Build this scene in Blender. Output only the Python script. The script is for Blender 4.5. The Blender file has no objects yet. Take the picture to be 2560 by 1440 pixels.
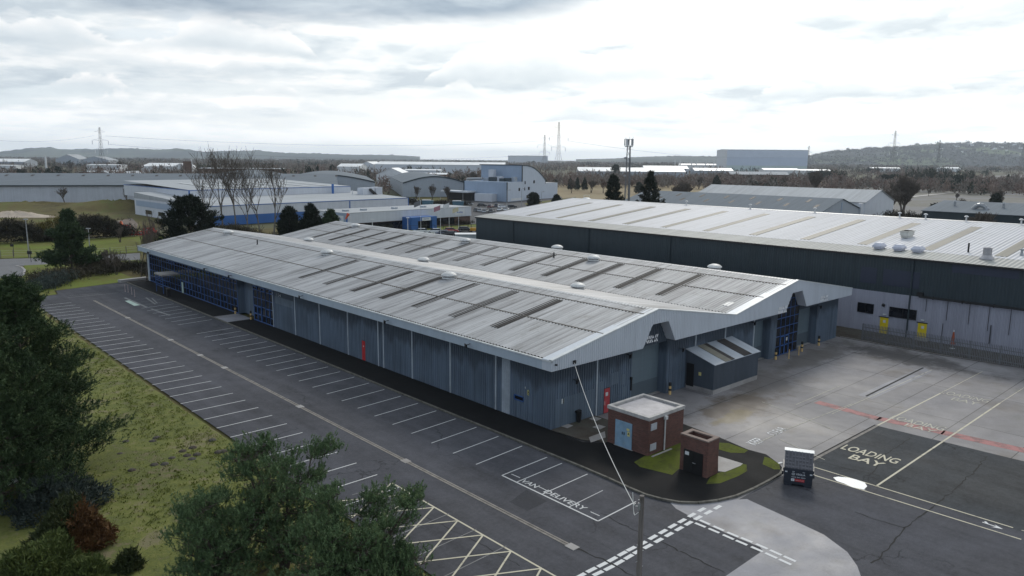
import bpy, bmesh, math, random
import numpy as np
from mathutils import Vector, Matrix
R_ = math.radians
rnd = random.Random(7)
sc = bpy.context.scene
COL = sc.collection

# ---------------------------------------------------------------- camera
F_PX = 1896.5
CAM = np.array([-38.73, -37.89, 20.0])
YAW, PITCH, ROLL = R_(42.4724), R_(9.6239), R_(0.4762)
cy, sy, cp, sp = math.cos(YAW), math.sin(YAW), math.cos(PITCH), math.sin(PITCH)
FW = np.array([sy*cp, cy*cp, -sp]); r0 = np.array([cy, -sy, 0.0]); u0 = np.cross(r0, FW)
RT = math.cos(ROLL)*r0 + math.sin(ROLL)*u0; UP = -math.sin(ROLL)*r0 + math.cos(ROLL)*u0
cam = bpy.data.cameras.new("camera"); camo = bpy.data.objects.new("camera", cam); COL.objects.link(camo)
mw = Matrix(((RT[0], UP[0], -FW[0], CAM[0]), (RT[1], UP[1], -FW[1], CAM[1]), (RT[2], UP[2], -FW[2], CAM[2]), (0, 0, 0, 1)))
camo.matrix_world = mw
cam.sensor_width = 36; cam.lens = F_PX/2560*36; cam.clip_start = 0.5; cam.clip_end = 80000
sc.camera = camo

def ray(x, y):
    return RT*((x-1280)/F_PX) - UP*((y-720)/F_PX) + FW
def G(x, y, z=0.0):                     # where a point of the photograph lies on level ground
    d = ray(x, y); t = (z-CAM[2])/d[2]; p = CAM+d*t
    return (float(p[0]), float(p[1]))
def horizon(x): return 388.0+x*0.0083
def AT(x, D):                           # ground point in column x at distance D
    d = ray(x, horizon(x)); h = d[:2]/(d[0]*sy+d[1]*cy)
    return (float(CAM[0]+h[0]*D), float(CAM[1]+h[1]*D))
def ZT(x, y, D):                        # height of a picture row at distance D
    d = ray(x, y); return float(CAM[2]+d[2]/(d[0]*sy+d[1]*cy)*D)

# ---------------------------------------------------------------- objects
def tag(o, label=None, cat=None, group=None, kind=None):
    if label: o['label'] = label
    if cat: o['category'] = cat
    if group: o['group'] = group
    if kind: o['kind'] = kind
    return o
def empty(name, loc=(0, 0, 0), rz=0.0, label=None, cat=None, group=None):
    o = bpy.data.objects.new(name, None); COL.objects.link(o); o.empty_display_size = 0.3
    o.location = loc if len(loc) == 3 else (loc[0], loc[1], 0.0); o.rotation_euler = (0, 0, rz)
    return tag(o, label, cat, group)
def copy_tree(o, parent=None):
    c = o.copy(); COL.objects.link(c); c.parent = parent
    if parent: c.matrix_parent_inverse = o.matrix_parent_inverse.copy()
    for ch in list(o.children): copy_tree(ch, c)
    return c

class MB:
    def __init__(s): s.v = []; s.f = []; s.m = []
    def add(s, vs, fs, m=0):
        b = len(s.v); s.v.extend([tuple(map(float, p)) for p in vs])
        for q in fs: s.f.append(tuple(b+i for i in q)); s.m.append(m)
    def box(s, x0, y0, z0, x1, y1, z1, m=0):
        s.add([(x0, y0, z0), (x1, y0, z0), (x1, y1, z0), (x0, y1, z0), (x0, y0, z1), (x1, y0, z1), (x1, y1, z1), (x0, y1, z1)],
              [(0, 3, 2, 1), (4, 5, 6, 7), (0, 1, 5, 4), (1, 2, 6, 5), (2, 3, 7, 6), (3, 0, 4, 7)], m)
    def obox(s, c, ax, ay, az, m=0):     # oriented box: centre and three half axes
        c, ax, ay, az = map(np.array, (c, ax, ay, az))
        vs = [c+i*ax+j*ay+k*az for k in (-1, 1) for j in (-1, 1) for i in (-1, 1)]
        s.add(vs, [(0, 2, 3, 1), (4, 5, 7, 6), (0, 1, 5, 4), (1, 3, 7, 5), (3, 2, 6, 7), (2, 0, 4, 6)], m)
    def quad(s, a, b, c, d, m=0): s.add([a, b, c, d], [(0, 1, 2, 3)], m)
    def poly(s, pts, m=0): s.add(pts, [tuple(range(len(pts)))], m)
    def prism(s, pts, z0, z1, m=0):      # vertical prism over a ground polygon
        n = len(pts)
        a = sum(pts[i][0]*pts[(i+1) % n][1]-pts[(i+1) % n][0]*pts[i][1] for i in range(n))
        if a < 0: pts = pts[::-1]
        vs = [(p[0], p[1], z0) for p in pts]+[(p[0], p[1], z1) for p in pts]
        s.add(vs, [tuple(range(n-1, -1, -1)), tuple(range(n, 2*n))]+[(i, (i+1) % n, n+(i+1) % n, n+i) for i in range(n)], m)
    def extrude(s, pts, d, m=0):         # any planar polygon pushed along d
        n = len(pts); d = np.array(d); vs = [np.array(p) for p in pts]; vs += [p+d for p in vs]
        s.add(vs, [tuple(range(n-1, -1, -1)), tuple(range(n, 2*n))]+[(i, (i+1) % n, n+(i+1) % n, n+i) for i in range(n)], m)
    def tube(s, p, q, r0, r1=None, n=6, m=0, cap=True):
        p, q = np.array(p, float), np.array(q, float); r1 = r0 if r1 is None else r1
        d = q-p; L = np.linalg.norm(d)
        if L < 1e-6: return
        d /= L; a = np.cross(d, (0, 0, 1.0) if abs(d[2]) < .9 else (1.0, 0, 0)); a /= np.linalg.norm(a); b = np.cross(d, a)
        vs = []
        for c, r in ((p, r0), (q, r1)):
            for i in range(n):
                t = 2*math.pi*i/n; vs.append(c+r*(math.cos(t)*a+math.sin(t)*b))
        fs = [(i, (i+1) % n, n+(i+1) % n, n+i) for i in range(n)]
        if cap: fs += [tuple(range(n-1, -1, -1)), tuple(range(n, 2*n))]
        s.add(vs, fs, m)
    def lathe(s, prof, c=(0, 0, 0), n=16, m=0):  # prof: (r, z)
        vs = []; k = len(prof)
        for r, z in prof:
            for i in range(n):
                t = 2*math.pi*i/n; vs.append((c[0]+r*math.cos(t), c[1]+r*math.sin(t), c[2]+z))
        fs = []
        for j in range(k-1):
            for i in range(n): fs.append((j*n+i, j*n+(i+1) % n, (j+1)*n+(i+1) % n, (j+1)*n+i))
        fs.append(tuple(range(n-1, -1, -1))); fs.append(tuple((k-1)*n+i for i in range(n)))
        s.add(vs, fs, m)
    def build(s, name, mat, parent=None, smooth=False, loc=None):
        me = bpy.data.meshes.new(name)
        me.from_pydata(s.v, [], s.f); me.update()
        for mm in (mat if isinstance(mat, (list, tuple)) else [mat]): me.materials.append(mm)
        if isinstance(mat, (list, tuple)): me.polygons.foreach_set('material_index', s.m)
        if smooth: me.polygons.foreach_set('use_smooth', [True]*len(me.polygons))
        o = bpy.data.objects.new(name, me); COL.objects.link(o)
        if loc is not None: o.location = loc
        if parent is not None: o.parent = parent
        return o
def tri_mesh(name, V, F, mat, parent=None):    # numpy: V (n,3), F (m,k)
    me = bpy.data.meshes.new(name); k = F.shape[1]
    me.vertices.add(len(V)); me.vertices.foreach_set('co', np.ascontiguousarray(V, dtype=np.float32).ravel())
    me.loops.add(F.size); me.loops.foreach_set('vertex_index', np.ascontiguousarray(F, dtype=np.int32).ravel())
    me.polygons.add(len(F)); me.polygons.foreach_set('loop_start', np.arange(0, F.size, k, dtype=np.int32))
    me.polygons.foreach_set('loop_total', np.full(len(F), k, dtype=np.int32))
    me.update(calc_edges=True); me.validate()
    me.materials.append(mat)
    o = bpy.data.objects.new(name, me); COL.objects.link(o)
    if parent is not None: o.parent = parent
    return o
def text_mesh(mb, txt, origin, right, up, size, width=None, normal=None, thick=0.0, m=0, bold=0.0, drop=None):
    cu = bpy.data.curves.new('t', 'FONT'); cu.body = txt; cu.size = 1.0; cu.resolution_u = 3; cu.offset = bold
    o = bpy.data.objects.new('t', cu); COL.objects.link(o)
    me = bpy.data.meshes.new_from_object(o)
    vs = np.array([v.co[:] for v in me.vertices]); fs = [tuple(p.vertices) for p in me.polygons]
    bpy.data.objects.remove(o); bpy.data.meshes.remove(me); bpy.data.curves.remove(cu)
    x0, x1 = vs[:, 0].min(), vs[:, 0].max(); y0, y1 = vs[:, 1].min(), vs[:, 1].max()
    kx = (width/(x1-x0)) if width else size/(y1-y0); ky = size/(y1-y0)
    origin, right, up = np.array(origin, float), np.array(right, float), np.array(up, float)
    P = [origin+right*((v[0]-x0)*kx)+up*((v[1]-y0)*ky) for v in vs]
    mb.add(P, fs, m)

# ---------------------------------------------------------------- materials
def newmat(name):
    m = bpy.data.materials.new(name); m.use_nodes = True
    nt = m.node_tree; b = nt.nodes['Principled BSDF']
    return m, nt, b
def L(nt, a, b): nt.links.new(a, b)
def node(nt, t, **kw):
    n = nt.nodes.new(t)
    for k, v in kw.items():
        if k in n.inputs: n.inputs[k].default_value = v
        else: setattr(n, k, v)
    return n
def coords(nt, scale=(1, 1, 1), rot=(0, 0, 0), kind='Object'):
    t = node(nt, 'ShaderNodeTexCoord'); mp = node(nt, 'ShaderNodeMapping')
    mp.inputs['Scale'].default_value = scale; mp.inputs['Rotation'].default_value = rot
    L(nt, t.outputs[kind], mp.inputs[0]); return mp.outputs[0]
def wcoords(nt, scale=(1, 1, 1), rot=(0, 0, 0), loc=(0, 0, 0)):
    g = node(nt, 'ShaderNodeNewGeometry'); mp = node(nt, 'ShaderNodeMapping')
    mp.inputs['Scale'].default_value = scale; mp.inputs['Rotation'].default_value = rot; mp.inputs['Location'].default_value = loc
    L(nt, g.outputs['Position'], mp.inputs[0]); return mp.outputs[0]
def noise(nt, vec, scale, detail=4, rough=.55, dist=0.0):
    n = node(nt, 'ShaderNodeTexNoise'); n.inputs['Scale'].default_value = scale; n.inputs['Detail'].default_value = detail
    n.inputs['Roughness'].default_value = rough; n.inputs['Distortion'].default_value = dist
    L(nt, vec, n.inputs['Vector']); return n.outputs['Fac']
def ramp(nt, fac, stops, interp='LINEAR'):
    r = node(nt, 'ShaderNodeValToRGB'); r.color_ramp.interpolation = interp; e = r.color_ramp.elements
    while len(e) < len(stops): e.new(0.5)
    for i, (p, c) in enumerate(stops):
        e[i].position = p; e[i].color = (c, c, c, 1) if isinstance(c, (int, float)) else (*c, 1)
    L(nt, fac, r.inputs[0]); return r.outputs[0]
def mix(nt, fac, a, b, bt='MIX'):
    n = node(nt, 'ShaderNodeMix', data_type='RGBA', blend_type=bt)
    for i, v in ((0, fac), (6, a), (7, b)):
        sock = n.inputs[i]
        if hasattr(v, 'is_linked'): L(nt, v, sock)
        elif isinstance(v, (int, float)): sock.default_value = v if i == 0 else (v, v, v, 1)
        else: sock.default_value = (*v, 1)
    return n.outputs[2]
def math_(nt, op, a, b=None, clamp=False):
    n = node(nt, 'ShaderNodeMath', operation=op, use_clamp=clamp)
    for i, v in enumerate((a, b)):
        if v is None: continue
        if isinstance(v, (int, float)): n.inputs[i].default_value = v
        else: L(nt, v, n.inputs[i])
    return n.outputs[0]
def bump(nt, b, h, strength=.3, dist=.02):
    n = node(nt, 'ShaderNodeBump'); n.inputs['Strength'].default_value = strength; n.inputs['Distance'].default_value = dist
    L(nt, h, n.inputs['Height']); L(nt, n.outputs[0], b.inputs['Normal'])
def plain(name, col, rough=.6, var=.12, scale=1.5, metal=0.0, spec=.4, stretch=(1, 1, 1), dirt=None):
    m, nt, b = newmat(name); v = wcoords(nt, stretch)
    f = noise(nt, v, scale, 5, .6)
    lo = tuple(c*(1-var*1.6) for c in col); hi = tuple(c*(1+var) for c in col)
    c = ramp(nt, f, [(.3, lo), (.7, hi)])
    if dirt:
        g = noise(nt, wcoords(nt, (1, 1, 1), loc=(3, 7, 1)), dirt[1], 6, .65)
        c = mix(nt, ramp(nt, g, [(dirt[2], 0.0), (dirt[2]+.15, dirt[3])]), c, dirt[0])
    L(nt, c, b.inputs['Base Color']); b.inputs['Roughness'].default_value = rough
    b.inputs['Metallic'].default_value = metal; b.inputs['Specular IOR Level'].default_value = spec
    return m

# ---------------------------------------------------------------- world and sun
SUN_AZ, SUN_EL = R_(61.0), R_(33.0)     # azimuth from +Y towards +X
def build_world():
    w = bpy.data.worlds.new("World"); sc.world = w; w.use_nodes = True
    nt = w.node_tree; nt.nodes.clear()
    out = node(nt, 'ShaderNodeOutputWorld'); bg = node(nt, 'ShaderNodeBackground')
    sky = node(nt, 'ShaderNodeTexSky', sky_type='NISHITA'); sky.sun_disc = False
    sky.sun_elevation = SUN_EL; sky.sun_rotation = SUN_AZ; sky.air_density = 1.0; sky.dust_density = 1.6; sky.ozone_density = 1.2
    ST = .1
    tc = node(nt, 'ShaderNodeTexCoord')
    sep = node(nt, 'ShaderNodeSeparateXYZ'); L(nt, tc.outputs['Generated'], sep.inputs[0])
    el = math_(nt, 'ARCSINE', sep.outputs[2])
    elp = math_(nt, 'MAXIMUM', el, 0.0)
    # azimuth about the view's middle so that the seam lies behind
    azx = node(nt, 'ShaderNodeVectorMath', operation='DOT_PRODUCT'); L(nt, tc.outputs['Generated'], azx.inputs[0]); azx.inputs[1].default_value = (cy, -sy, 0)
    azy = node(nt, 'ShaderNodeVectorMath', operation='DOT_PRODUCT'); L(nt, tc.outputs['Generated'], azy.inputs[0]); azy.inputs[1].default_value = (sy, cy, 0)
    az = math_(nt, 'ARCTAN2', azx.outputs['Value'], azy.outputs['Value'])
    # clouds get larger and taller up the sky
    v0 = math_(nt, 'POWER', math_(nt, 'ADD', elp, .012), .62)
    def cl(dz, kx, kz, seed, detail=9, rough=.58, dist=.25):
        v = math_(nt, 'POWER', math_(nt, 'ADD', elp, .012+dz), .62) if dz else v0
        cb = node(nt, 'ShaderNodeCombineXYZ')
        L(nt, math_(nt, 'MULTIPLY', az, kx), cb.inputs[0]); L(nt, math_(nt, 'MULTIPLY', v, kz), cb.inputs[1]); cb.inputs[2].default_value = seed
        return noise(nt, cb.outputs[0], 1.0, detail, rough, dist)
    n0 = cl(0, 4.6, 15.5, 4.3, 10, .56, .1); n1 = cl(.013, 4.6, 15.5, 4.3, 10, .56, .1)
    f0 = cl(0, 2.2, 22.0, 9.1, 6, .6, .6)
    cover = math_(nt, 'ADD', n0, math_(nt, 'MULTIPLY', math_(nt, 'SUBTRACT', f0, .5), .22))
    fac = ramp(nt, cover, [(.40, .0), (.50, 1.0)])
    sh = math_(nt, 'ADD', math_(nt, 'MULTIPLY', math_(nt, 'SUBTRACT', n0, n1), 3.6), .5)      # tops white, bases grey
    thick = ramp(nt, n0, [(.42, .95), (.68, .05)])
    sh = math_(nt, 'ADD', math_(nt, 'MULTIPLY', sh, .68), math_(nt, 'MULTIPLY', thick, .34))
    sd = Vector((math.sin(SUN_AZ)*math.cos(SUN_EL), math.cos(SUN_AZ)*math.cos(SUN_EL), math.sin(SUN_EL)))
    vm = node(nt, 'ShaderNodeVectorMath', operation='DOT_PRODUCT'); L(nt, tc.outputs['Generated'], vm.inputs[0]); vm.inputs[1].default_value = sd
    glare = ramp(nt, math_(nt, 'MULTIPLY', math_(nt, 'ADD', vm.outputs['Value'], 1.0), .5), [(.0, .0), (.55, .10), (.78, .36), (.90, .72), (.98, 1.0)])
    lowband = ramp(nt, elp, [(.0, 1.0), (.016, .74), (.04, .30), (.085, .0)])
    ccol = ramp(nt, sh, [(.30, (.50, .585, .655)), (.45, (.66, .735, .785)), (.58, (.83, .87, .89)), (.74, (1.04, 1.04, 1.03))])
    ccol = mix(nt, math_(nt, 'MULTIPLY', glare, .22), ccol, (1.16, 1.15, 1.12))
    # a long dark bank of cloud across the upper left
    wob = cl(0, 3.0, 9.0, 1.7, 5, .55, .3)
    thr = ramp(nt, math_(nt, 'ADD', math_(nt, 'MULTIPLY', az, .5), .5), [(.20, .150), (.36, .146), (.48, .172), (.58, .205)])
    bank = math_(nt, 'ADD', math_(nt, 'SUBTRACT', elp, thr), math_(nt, 'MULTIPLY', math_(nt, 'SUBTRACT', wob, .5), .10))
    side = ramp(nt, math_(nt, 'ADD', math_(nt, 'MULTIPLY', az, .5), .5), [(.10, .5), (.22, .9), (.30, 1.0), (.50, 1.0), (.60, .35), (.70, .3)])
    bank = math_(nt, 'MULTIPLY', ramp(nt, bank, [(.0, .0), (.022, 1.0)]), side)
    under = ramp(nt, cl(0, 5.0, 20.0, 6.6, 6, .6), [(.38, (.34, .415, .50)), (.64, (.60, .67, .73))])
    clear = mix(nt, .25, mix(nt, glare, (.62, .78, .90), (1.0, 1.02, 1.03)), mix(nt, 1.0, sky.outputs[0], ST*.75, 'MULTIPLY'))
    clear = mix(nt, math_(nt, 'MULTIPLY', glare, .4), clear, (1.08, 1.08, 1.07))
    c = mix(nt, fac, clear, ccol)
    # rows of cumulus: flat grey bases, lumpy white tops
    def vec3(a, b_, s):
        cb = node(nt, 'ShaderNodeCombineXYZ'); L(nt, a, cb.inputs[0]); L(nt, b_, cb.inputs[1]); cb.inputs[2].default_value = s; return cb.outputs[0]
    zero = math_(nt, 'MULTIPLY', az, 0.0)
    for e0, seed, hgt, kaz, off, a0, a1 in ((.050, 2.2, .16, 8.0, .44, .05, .95), (.070, 5.1, .19, 6.5, .45, .02, .80), (.092, 8.4, .26, 5.2, .43, .25, .62), (.118, 3.7, .24, 4.6, .42, .02, .47), (.150, 6.9, .22, 3.8, .47, .45, .98)):
        h = math_(nt, 'MULTIPLY', math_(nt, 'SUBTRACT', noise(nt, vec3(math_(nt, 'MULTIPLY', az, kaz), zero, seed), 1.0, 2, .5), off), hgt)
        lump = math_(nt, 'MULTIPLY', math_(nt, 'SUBTRACT', noise(nt, vec3(math_(nt, 'MULTIPLY', az, 26), math_(nt, 'MULTIPLY', elp, 42), seed), 1.0, 8, .62), .5), .05)
        y = math_(nt, 'SUBTRACT', elp, math_(nt, 'ADD', math_(nt, 'MULTIPLY', math_(nt, 'SUBTRACT', noise(nt, vec3(math_(nt, 'MULTIPLY', az, 1.6), zero, seed+3), 1.0, 2, .5), .5), .045), e0))
        topm = ramp(nt, math_(nt, 'SUBTRACT', math_(nt, 'ADD', h, lump), y), [(.0, .0), (.0045, 1.0)])
        botm = ramp(nt, math_(nt, 'ADD', y, math_(nt, 'MULTIPLY', lump, .35)), [(.0, .0), (.014, 1.0)])
        hz_ = math_(nt, 'ADD', math_(nt, 'MULTIPLY', az, .5), .5); rng = ramp(nt, hz_, [(max(0, a0-.06), 0.0), (a0+.05, 1.0), (a1-.05, 1.0), (min(1, a1+.06), 0.0)])
        mk = math_(nt, 'MULTIPLY', math_(nt, 'MULTIPLY', topm, botm), math_(nt, 'MULTIPLY', rng, .92))
        t = math_(nt, 'DIVIDE', y, math_(nt, 'MAXIMUM', math_(nt, 'ADD', h, .004), .012)); t = math_(nt, 'ADD', t, math_(nt, 'MULTIPLY', lump, 9.0))
        cc = ramp(nt, t, [(.05, (.50, .59, .655)), (.40, (.70, .77, .815)), (.75, (1.0, 1.0, .995))])
        c = mix(nt, mk, c, mix(nt, math_(nt, 'MULTIPLY', glare, .25), cc, (1.05, 1.04, 1.02)))
    c = mix(nt, bank, c, under)
    c = mix(nt, math_(nt, 'MULTIPLY', lowband, .8), c, mix(nt, glare, (1.22, 1.32, 1.38), (1.45, 1.42, 1.36)))
    # the sky behind the camera is dull, the sky round the sun bright
    gain = ramp(nt, vm.outputs['Value'], [(.0, .58), (.45, .90), (.72, 1.0), (.93, 1.22)])
    back = ramp(nt, math_(nt, 'ADD', math_(nt, 'MULTIPLY', vm.outputs['Value'], .5), .5), [(.0, (.74, .80, .95)), (.25, (.80, .86, .98)), (.40, (.90, .94, 1.0)), (.60, (.93, .95, .99)), (.72, (.96, .965, .975)), (.86, (1.0, 1.0, 1.0)), (1.0, (1.25, 1.24, 1.2))])
    c = mix(nt, 1.0, c, back, 'MULTIPLY')
    L(nt, mix(nt, 1.0, c, 1.0/ST, 'MULTIPLY'), bg.inputs[0]); bg.inputs[1].default_value = ST
    L(nt, bg.outputs[0], out.inputs[0])
build_world()
sun = bpy.data.lights.new("sun", 'SUN'); suno = bpy.data.objects.new("sun", sun); COL.objects.link(suno)
sun.energy = 1.5; sun.angle = R_(13); sun.color = (1.0, .95, .87)
suno.rotation_euler = (math.pi/2-SUN_EL, 0, -SUN_AZ+math.pi)
sc.view_settings.view_transform = 'Standard'; sc.view_settings.look = 'None'; sc.view_settings.exposure = 0.12; sc.view_settings.gamma = 1
sc.render.engine = 'CYCLES'
sc.cycles.use_denoising = True
sc.cycles.max_bounces = 6; sc.cycles.diffuse_bounces = 3; sc.cycles.glossy_bounces = 3; sc.cycles.transparent_max_bounces = 16
sc.cycles.volume_bounces = 0; sc.cycles.sample_clamp_indirect = 6
# ================================================================ shared materials
WHITE = lambda n, c, cov=.62: _paint(n, c, cov)
def _paint(name, col, keep):
    # worn road paint: the asphalt shows through where it has rubbed off
    m, nt, b = newmat(name)
    n1 = noise(nt, wcoords(nt), 1.3, 3, .5); n2 = noise(nt, wcoords(nt), 14, 4, .7)
    t = math_(nt, 'ADD', math_(nt, 'MULTIPLY', n1, .6), math_(nt, 'MULTIPLY', n2, .4))
    k = ramp(nt, t, [(1-keep-.06, 0.0), (1-keep+.05, 1.0)])
    L(nt, mix(nt, k, tuple(c*.35+.03 for c in col), col), b.inputs['Base Color']); b.inputs['Roughness'].default_value = .75
    return m
M = {}
def asphalt(name, base, patchy=.35, cracks=True, seed=0.0, spk=.5):
    m, nt, b = newmat(name); P = wcoords(nt, loc=(seed, seed*1.7, 0))
    big = noise(nt, P, .09, 5, .6, .4); mid = noise(nt, P, .6, 5, .65); fine = noise(nt, P, 26, 2, .7)
    long_ = noise(nt, wcoords(nt, (.9, .07, 1), loc=(seed, 0, 0)), 1.0, 4, .6)
    grain = noise(nt, P, 4.2, 5, .75)
    v = math_(nt, 'ADD', math_(nt, 'MULTIPLY', big, .36), math_(nt, 'ADD', math_(nt, 'MULTIPLY', mid, .22), math_(nt, 'ADD', math_(nt, 'MULTIPLY', long_, .20), math_(nt, 'MULTIPLY', grain, .22))))
    c = ramp(nt, v, [(.40, tuple(x*(1-patchy) for x in base)), (.5, base), (.60, tuple(x*(1+patchy*.9) for x in base))])
    c = mix(nt, ramp(nt, fine, [(.35, spk), (.62, 0.0)]), c, tuple(x*.45 for x in base))
    c = mix(nt, ramp(nt, fine, [(.63, 0.0), (.75, spk*.5)]), c, tuple(x*2.1 for x in base))
    if cracks:
        vo = node(nt, 'ShaderNodeTexVoronoi', feature='DISTANCE_TO_EDGE'); vo.inputs['Scale'].default_value = .17
        w = node(nt, 'ShaderNodeVectorMath', operation='ADD'); L(nt, P, w.inputs[0])
        nn = node(nt, 'ShaderNodeTexNoise'); nn.inputs['Scale'].default_value = .8; nn.inputs['Detail'].default_value = 6; L(nt, P, nn.inputs['Vector'])
        sc_ = node(nt, 'ShaderNodeVectorMath', operation='SCALE'); sc_.inputs['Scale'].default_value = 2.6; L(nt, nn.outputs['Color'], sc_.inputs[0]); L(nt, sc_.outputs[0], w.inputs[1])
        L(nt, w.outputs[0], vo.inputs['Vector'])
        on = ramp(nt, noise(nt, P, .14, 2, .5), [(.52, 0.0), (.6, 1.0)])
        ck = ramp(nt, vo.outputs['Distance'], [(.0, .8), (.012, .0)])
        c = mix(nt, math_(nt, 'MULTIPLY', ck, on), c, tuple(x*.3 for x in base))
    L(nt, c, b.inputs['Base Color'])
    L(nt, ramp(nt, big, [(.35, .72), (.65, .95)]), b.inputs['Roughness']); b.inputs['Specular IOR Level'].default_value = .12
    bump(nt, b, fine, .35, .02); return m
M['asphalt'] = asphalt('asphalt', (.076, .077, .088), .45)
M['asphalt_old'] = asphalt('asphalt_old', (.056, .060, .065), .55, seed=31)
M['asphalt_patch'] = asphalt('asphalt_patch', (.050, .051, .058), .2, False, 12)
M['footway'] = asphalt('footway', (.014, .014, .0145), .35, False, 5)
M['road'] = asphalt('road', (.17, .17, .175), .12, False, 77, .2)
def concrete(name, base, joints=True):
    m, nt, b = newmat(name); P = wcoords(nt)
    big = noise(nt, P, .075, 6, .62, .6); mid = noise(nt, P, .55, 6, .68, .3); fine = noise(nt, P, 9, 4, .7)
    v = math_(nt, 'ADD', math_(nt, 'MULTIPLY', big, .45), math_(nt, 'ADD', math_(nt, 'MULTIPLY', mid, .4), math_(nt, 'MULTIPLY', fine, .15)))
    c = ramp(nt, v, [(.36, tuple(x*.5 for x in base)), (.46, tuple(x*.86 for x in base)), (.54, base), (.63, tuple(x*1.25 for x in base))])
    # brown and green staining by the old kerb line
    st = noise(nt, wcoords(nt, (1, 1, 1), loc=(5, 2, 0)), .13, 5, .6)
    c = mix(nt, ramp(nt, st, [(.55, 0.0), (.68, .6)]), c, (.105, .082, .058))
    gr = noise(nt, wcoords(nt, (1, 1, 1), loc=(15, 9, 0)), .21, 6, .66)
    c = mix(nt, ramp(nt, gr, [(.6, 0.0), (.72, .5)]), c, (.10, .105, .075))
    if joints:
        def spot(c, x0, y0, rx, ry, rot, col, amt, seed):    # a stain of its own shape
            mp = wcoords(nt, loc=(-x0, -y0, 0)); m2 = node(nt, 'ShaderNodeMapping'); m2.inputs['Rotation'].default_value = (0, 0, rot); L(nt, mp, m2.inputs[0])
            m3 = node(nt, 'ShaderNodeMapping'); m3.inputs['Scale'].default_value = (1/rx, 1/ry, 0); L(nt, m2.outputs[0], m3.inputs[0])
            ln = node(nt, 'ShaderNodeVectorMath', operation='LENGTH'); L(nt, m3.outputs[0], ln.inputs[0])
            d = math_(nt, 'ADD', ln.outputs['Value'], math_(nt, 'MULTIPLY', math_(nt, 'SUBTRACT', noise(nt, wcoords(nt, loc=(seed, 0, 0)), .45, 6, .68), .5), 2.6))
            return mix(nt, ramp(nt, d, [(.55, amt), (1.05, 0.0)]), c, col)
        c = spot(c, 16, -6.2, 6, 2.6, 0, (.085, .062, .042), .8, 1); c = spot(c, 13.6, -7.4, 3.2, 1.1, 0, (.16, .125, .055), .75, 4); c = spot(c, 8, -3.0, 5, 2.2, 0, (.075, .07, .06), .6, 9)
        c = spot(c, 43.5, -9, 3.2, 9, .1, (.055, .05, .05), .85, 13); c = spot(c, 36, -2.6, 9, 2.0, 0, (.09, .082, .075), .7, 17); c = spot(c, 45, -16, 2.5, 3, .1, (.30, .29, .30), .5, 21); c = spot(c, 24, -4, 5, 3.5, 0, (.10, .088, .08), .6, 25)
        br = node(nt, 'ShaderNodeTexBrick'); br.offset = 0; br.inputs['Scale'].default_value = 1.0
        br.inputs['Brick Width'].default_value = 9.2; br.inputs['Row Height'].default_value = 5.0; br.inputs['Mortar Size'].default_value = .035
        br.inputs['Color1'].default_value = (1, 1, 1, 1); br.inputs['Color2'].default_value = (.86, .86, .86, 1); br.inputs['Mortar'].default_value = (.25, .25, .24, 1)
        L(nt, wcoords(nt, loc=(2, -.4, 0)), br.inputs['Vector']); c = mix(nt, 1.0, c, br.outputs['Color'], 'MULTIPLY')
    L(nt, c, b.inputs['Base Color']); L(nt, ramp(nt, big, [(.35, .55), (.65, .85)]), b.inputs['Roughness']); bump(nt, b, fine, .2, .02)
    return m
M['concrete'] = concrete('concrete', (.205, .195, .200))
M['concrete_new'] = concrete('concrete_new', (.235, .233, .255), False)
M['slab'] = concrete('slab', (.30, .285, .275), False)
def grass(name, cols, scale=.22, fine=7.0):
    m, nt, b = newmat(name); P = wcoords(nt)
    big = noise(nt, P, scale, 6, .6, .5); mid = noise(nt, P, scale*6, 5, .7); f = noise(nt, P, fine, 4, .75)
    v = math_(nt, 'ADD', math_(nt, 'MULTIPLY', big, .5), math_(nt, 'ADD', math_(nt, 'MULTIPLY', mid, .28), math_(nt, 'MULTIPLY', f, .22)))
    n = len(cols); c = ramp(nt, v, [(.34+.32*i/(n-1), k) for i, k in enumerate(cols)])
    L(nt, c, b.inputs['Base Color']); b.inputs['Roughness'].default_value = .9; b.inputs['Specular IOR Level'].default_value = .1
    bump(nt, b, f, .7, .08); return m
M['lawn'] = grass('lawn', [(.10, .088, .05), (.165, .14, .085), (.105, .12, .04), (.145, .155, .045), (.185, .16, .10), (.10, .122, .035)])
M['verge'] = grass('verge', [(.085, .08, .04), (.12, .12, .035), (.12, .15, .03), (.15, .18, .04)], .1, 3)
M['moor'] = grass('moor', [(.062, .048, .028), (.085, .072, .034), (.115, .095, .04), (.10, .115, .035), (.13, .115, .05)], .05, 1.5)
M['dirt'] = grass('dirt', [(.04, .036, .032), (.075, .062, .05), (.09, .085, .075), (.055, .06, .03)], .6, 8)
M['moss'] = grass('moss', [(.05, .045, .03), (.075, .085, .02), (.10, .12, .018), (.065, .05, .03)], .9, 9)
M['tan'] = grass('tan', [(.17, .13, .075), (.22, .17, .10), (.26, .21, .13), (.19, .17, .08)], .02, .3)
M['plough'] = grass('plough', [(.16, .155, .15), (.205, .20, .205), (.17, .16, .13), (.23, .225, .225)], .03, .5)
M['plain_land'] = grass('plain_land', [(.07, .062, .048), (.095, .082, .066), (.10, .10, .055), (.085, .072, .062), (.12, .105, .08)], .004, .06)
M['sand'] = plain('sand', (.42, .35, .28), .9, .1, .8)
M['white_paint'] = _paint('white_paint', (.50, .50, .50), .62)
M['faded_paint'] = _paint('faded_paint', (.36, .36, .36), .40)
M['cream_paint'] = _paint('cream_paint', (.50, .46, .35), .60)
M['red_paint'] = _paint('red_paint', (.33, .13, .125), .52)
M['kerb'] = plain('kerb_stone', (.125, .118, .10), .85, .3, 3)
M['drain'] = plain('drain_concrete', (.21, .19, .17), .85, .25, 2)
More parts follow.
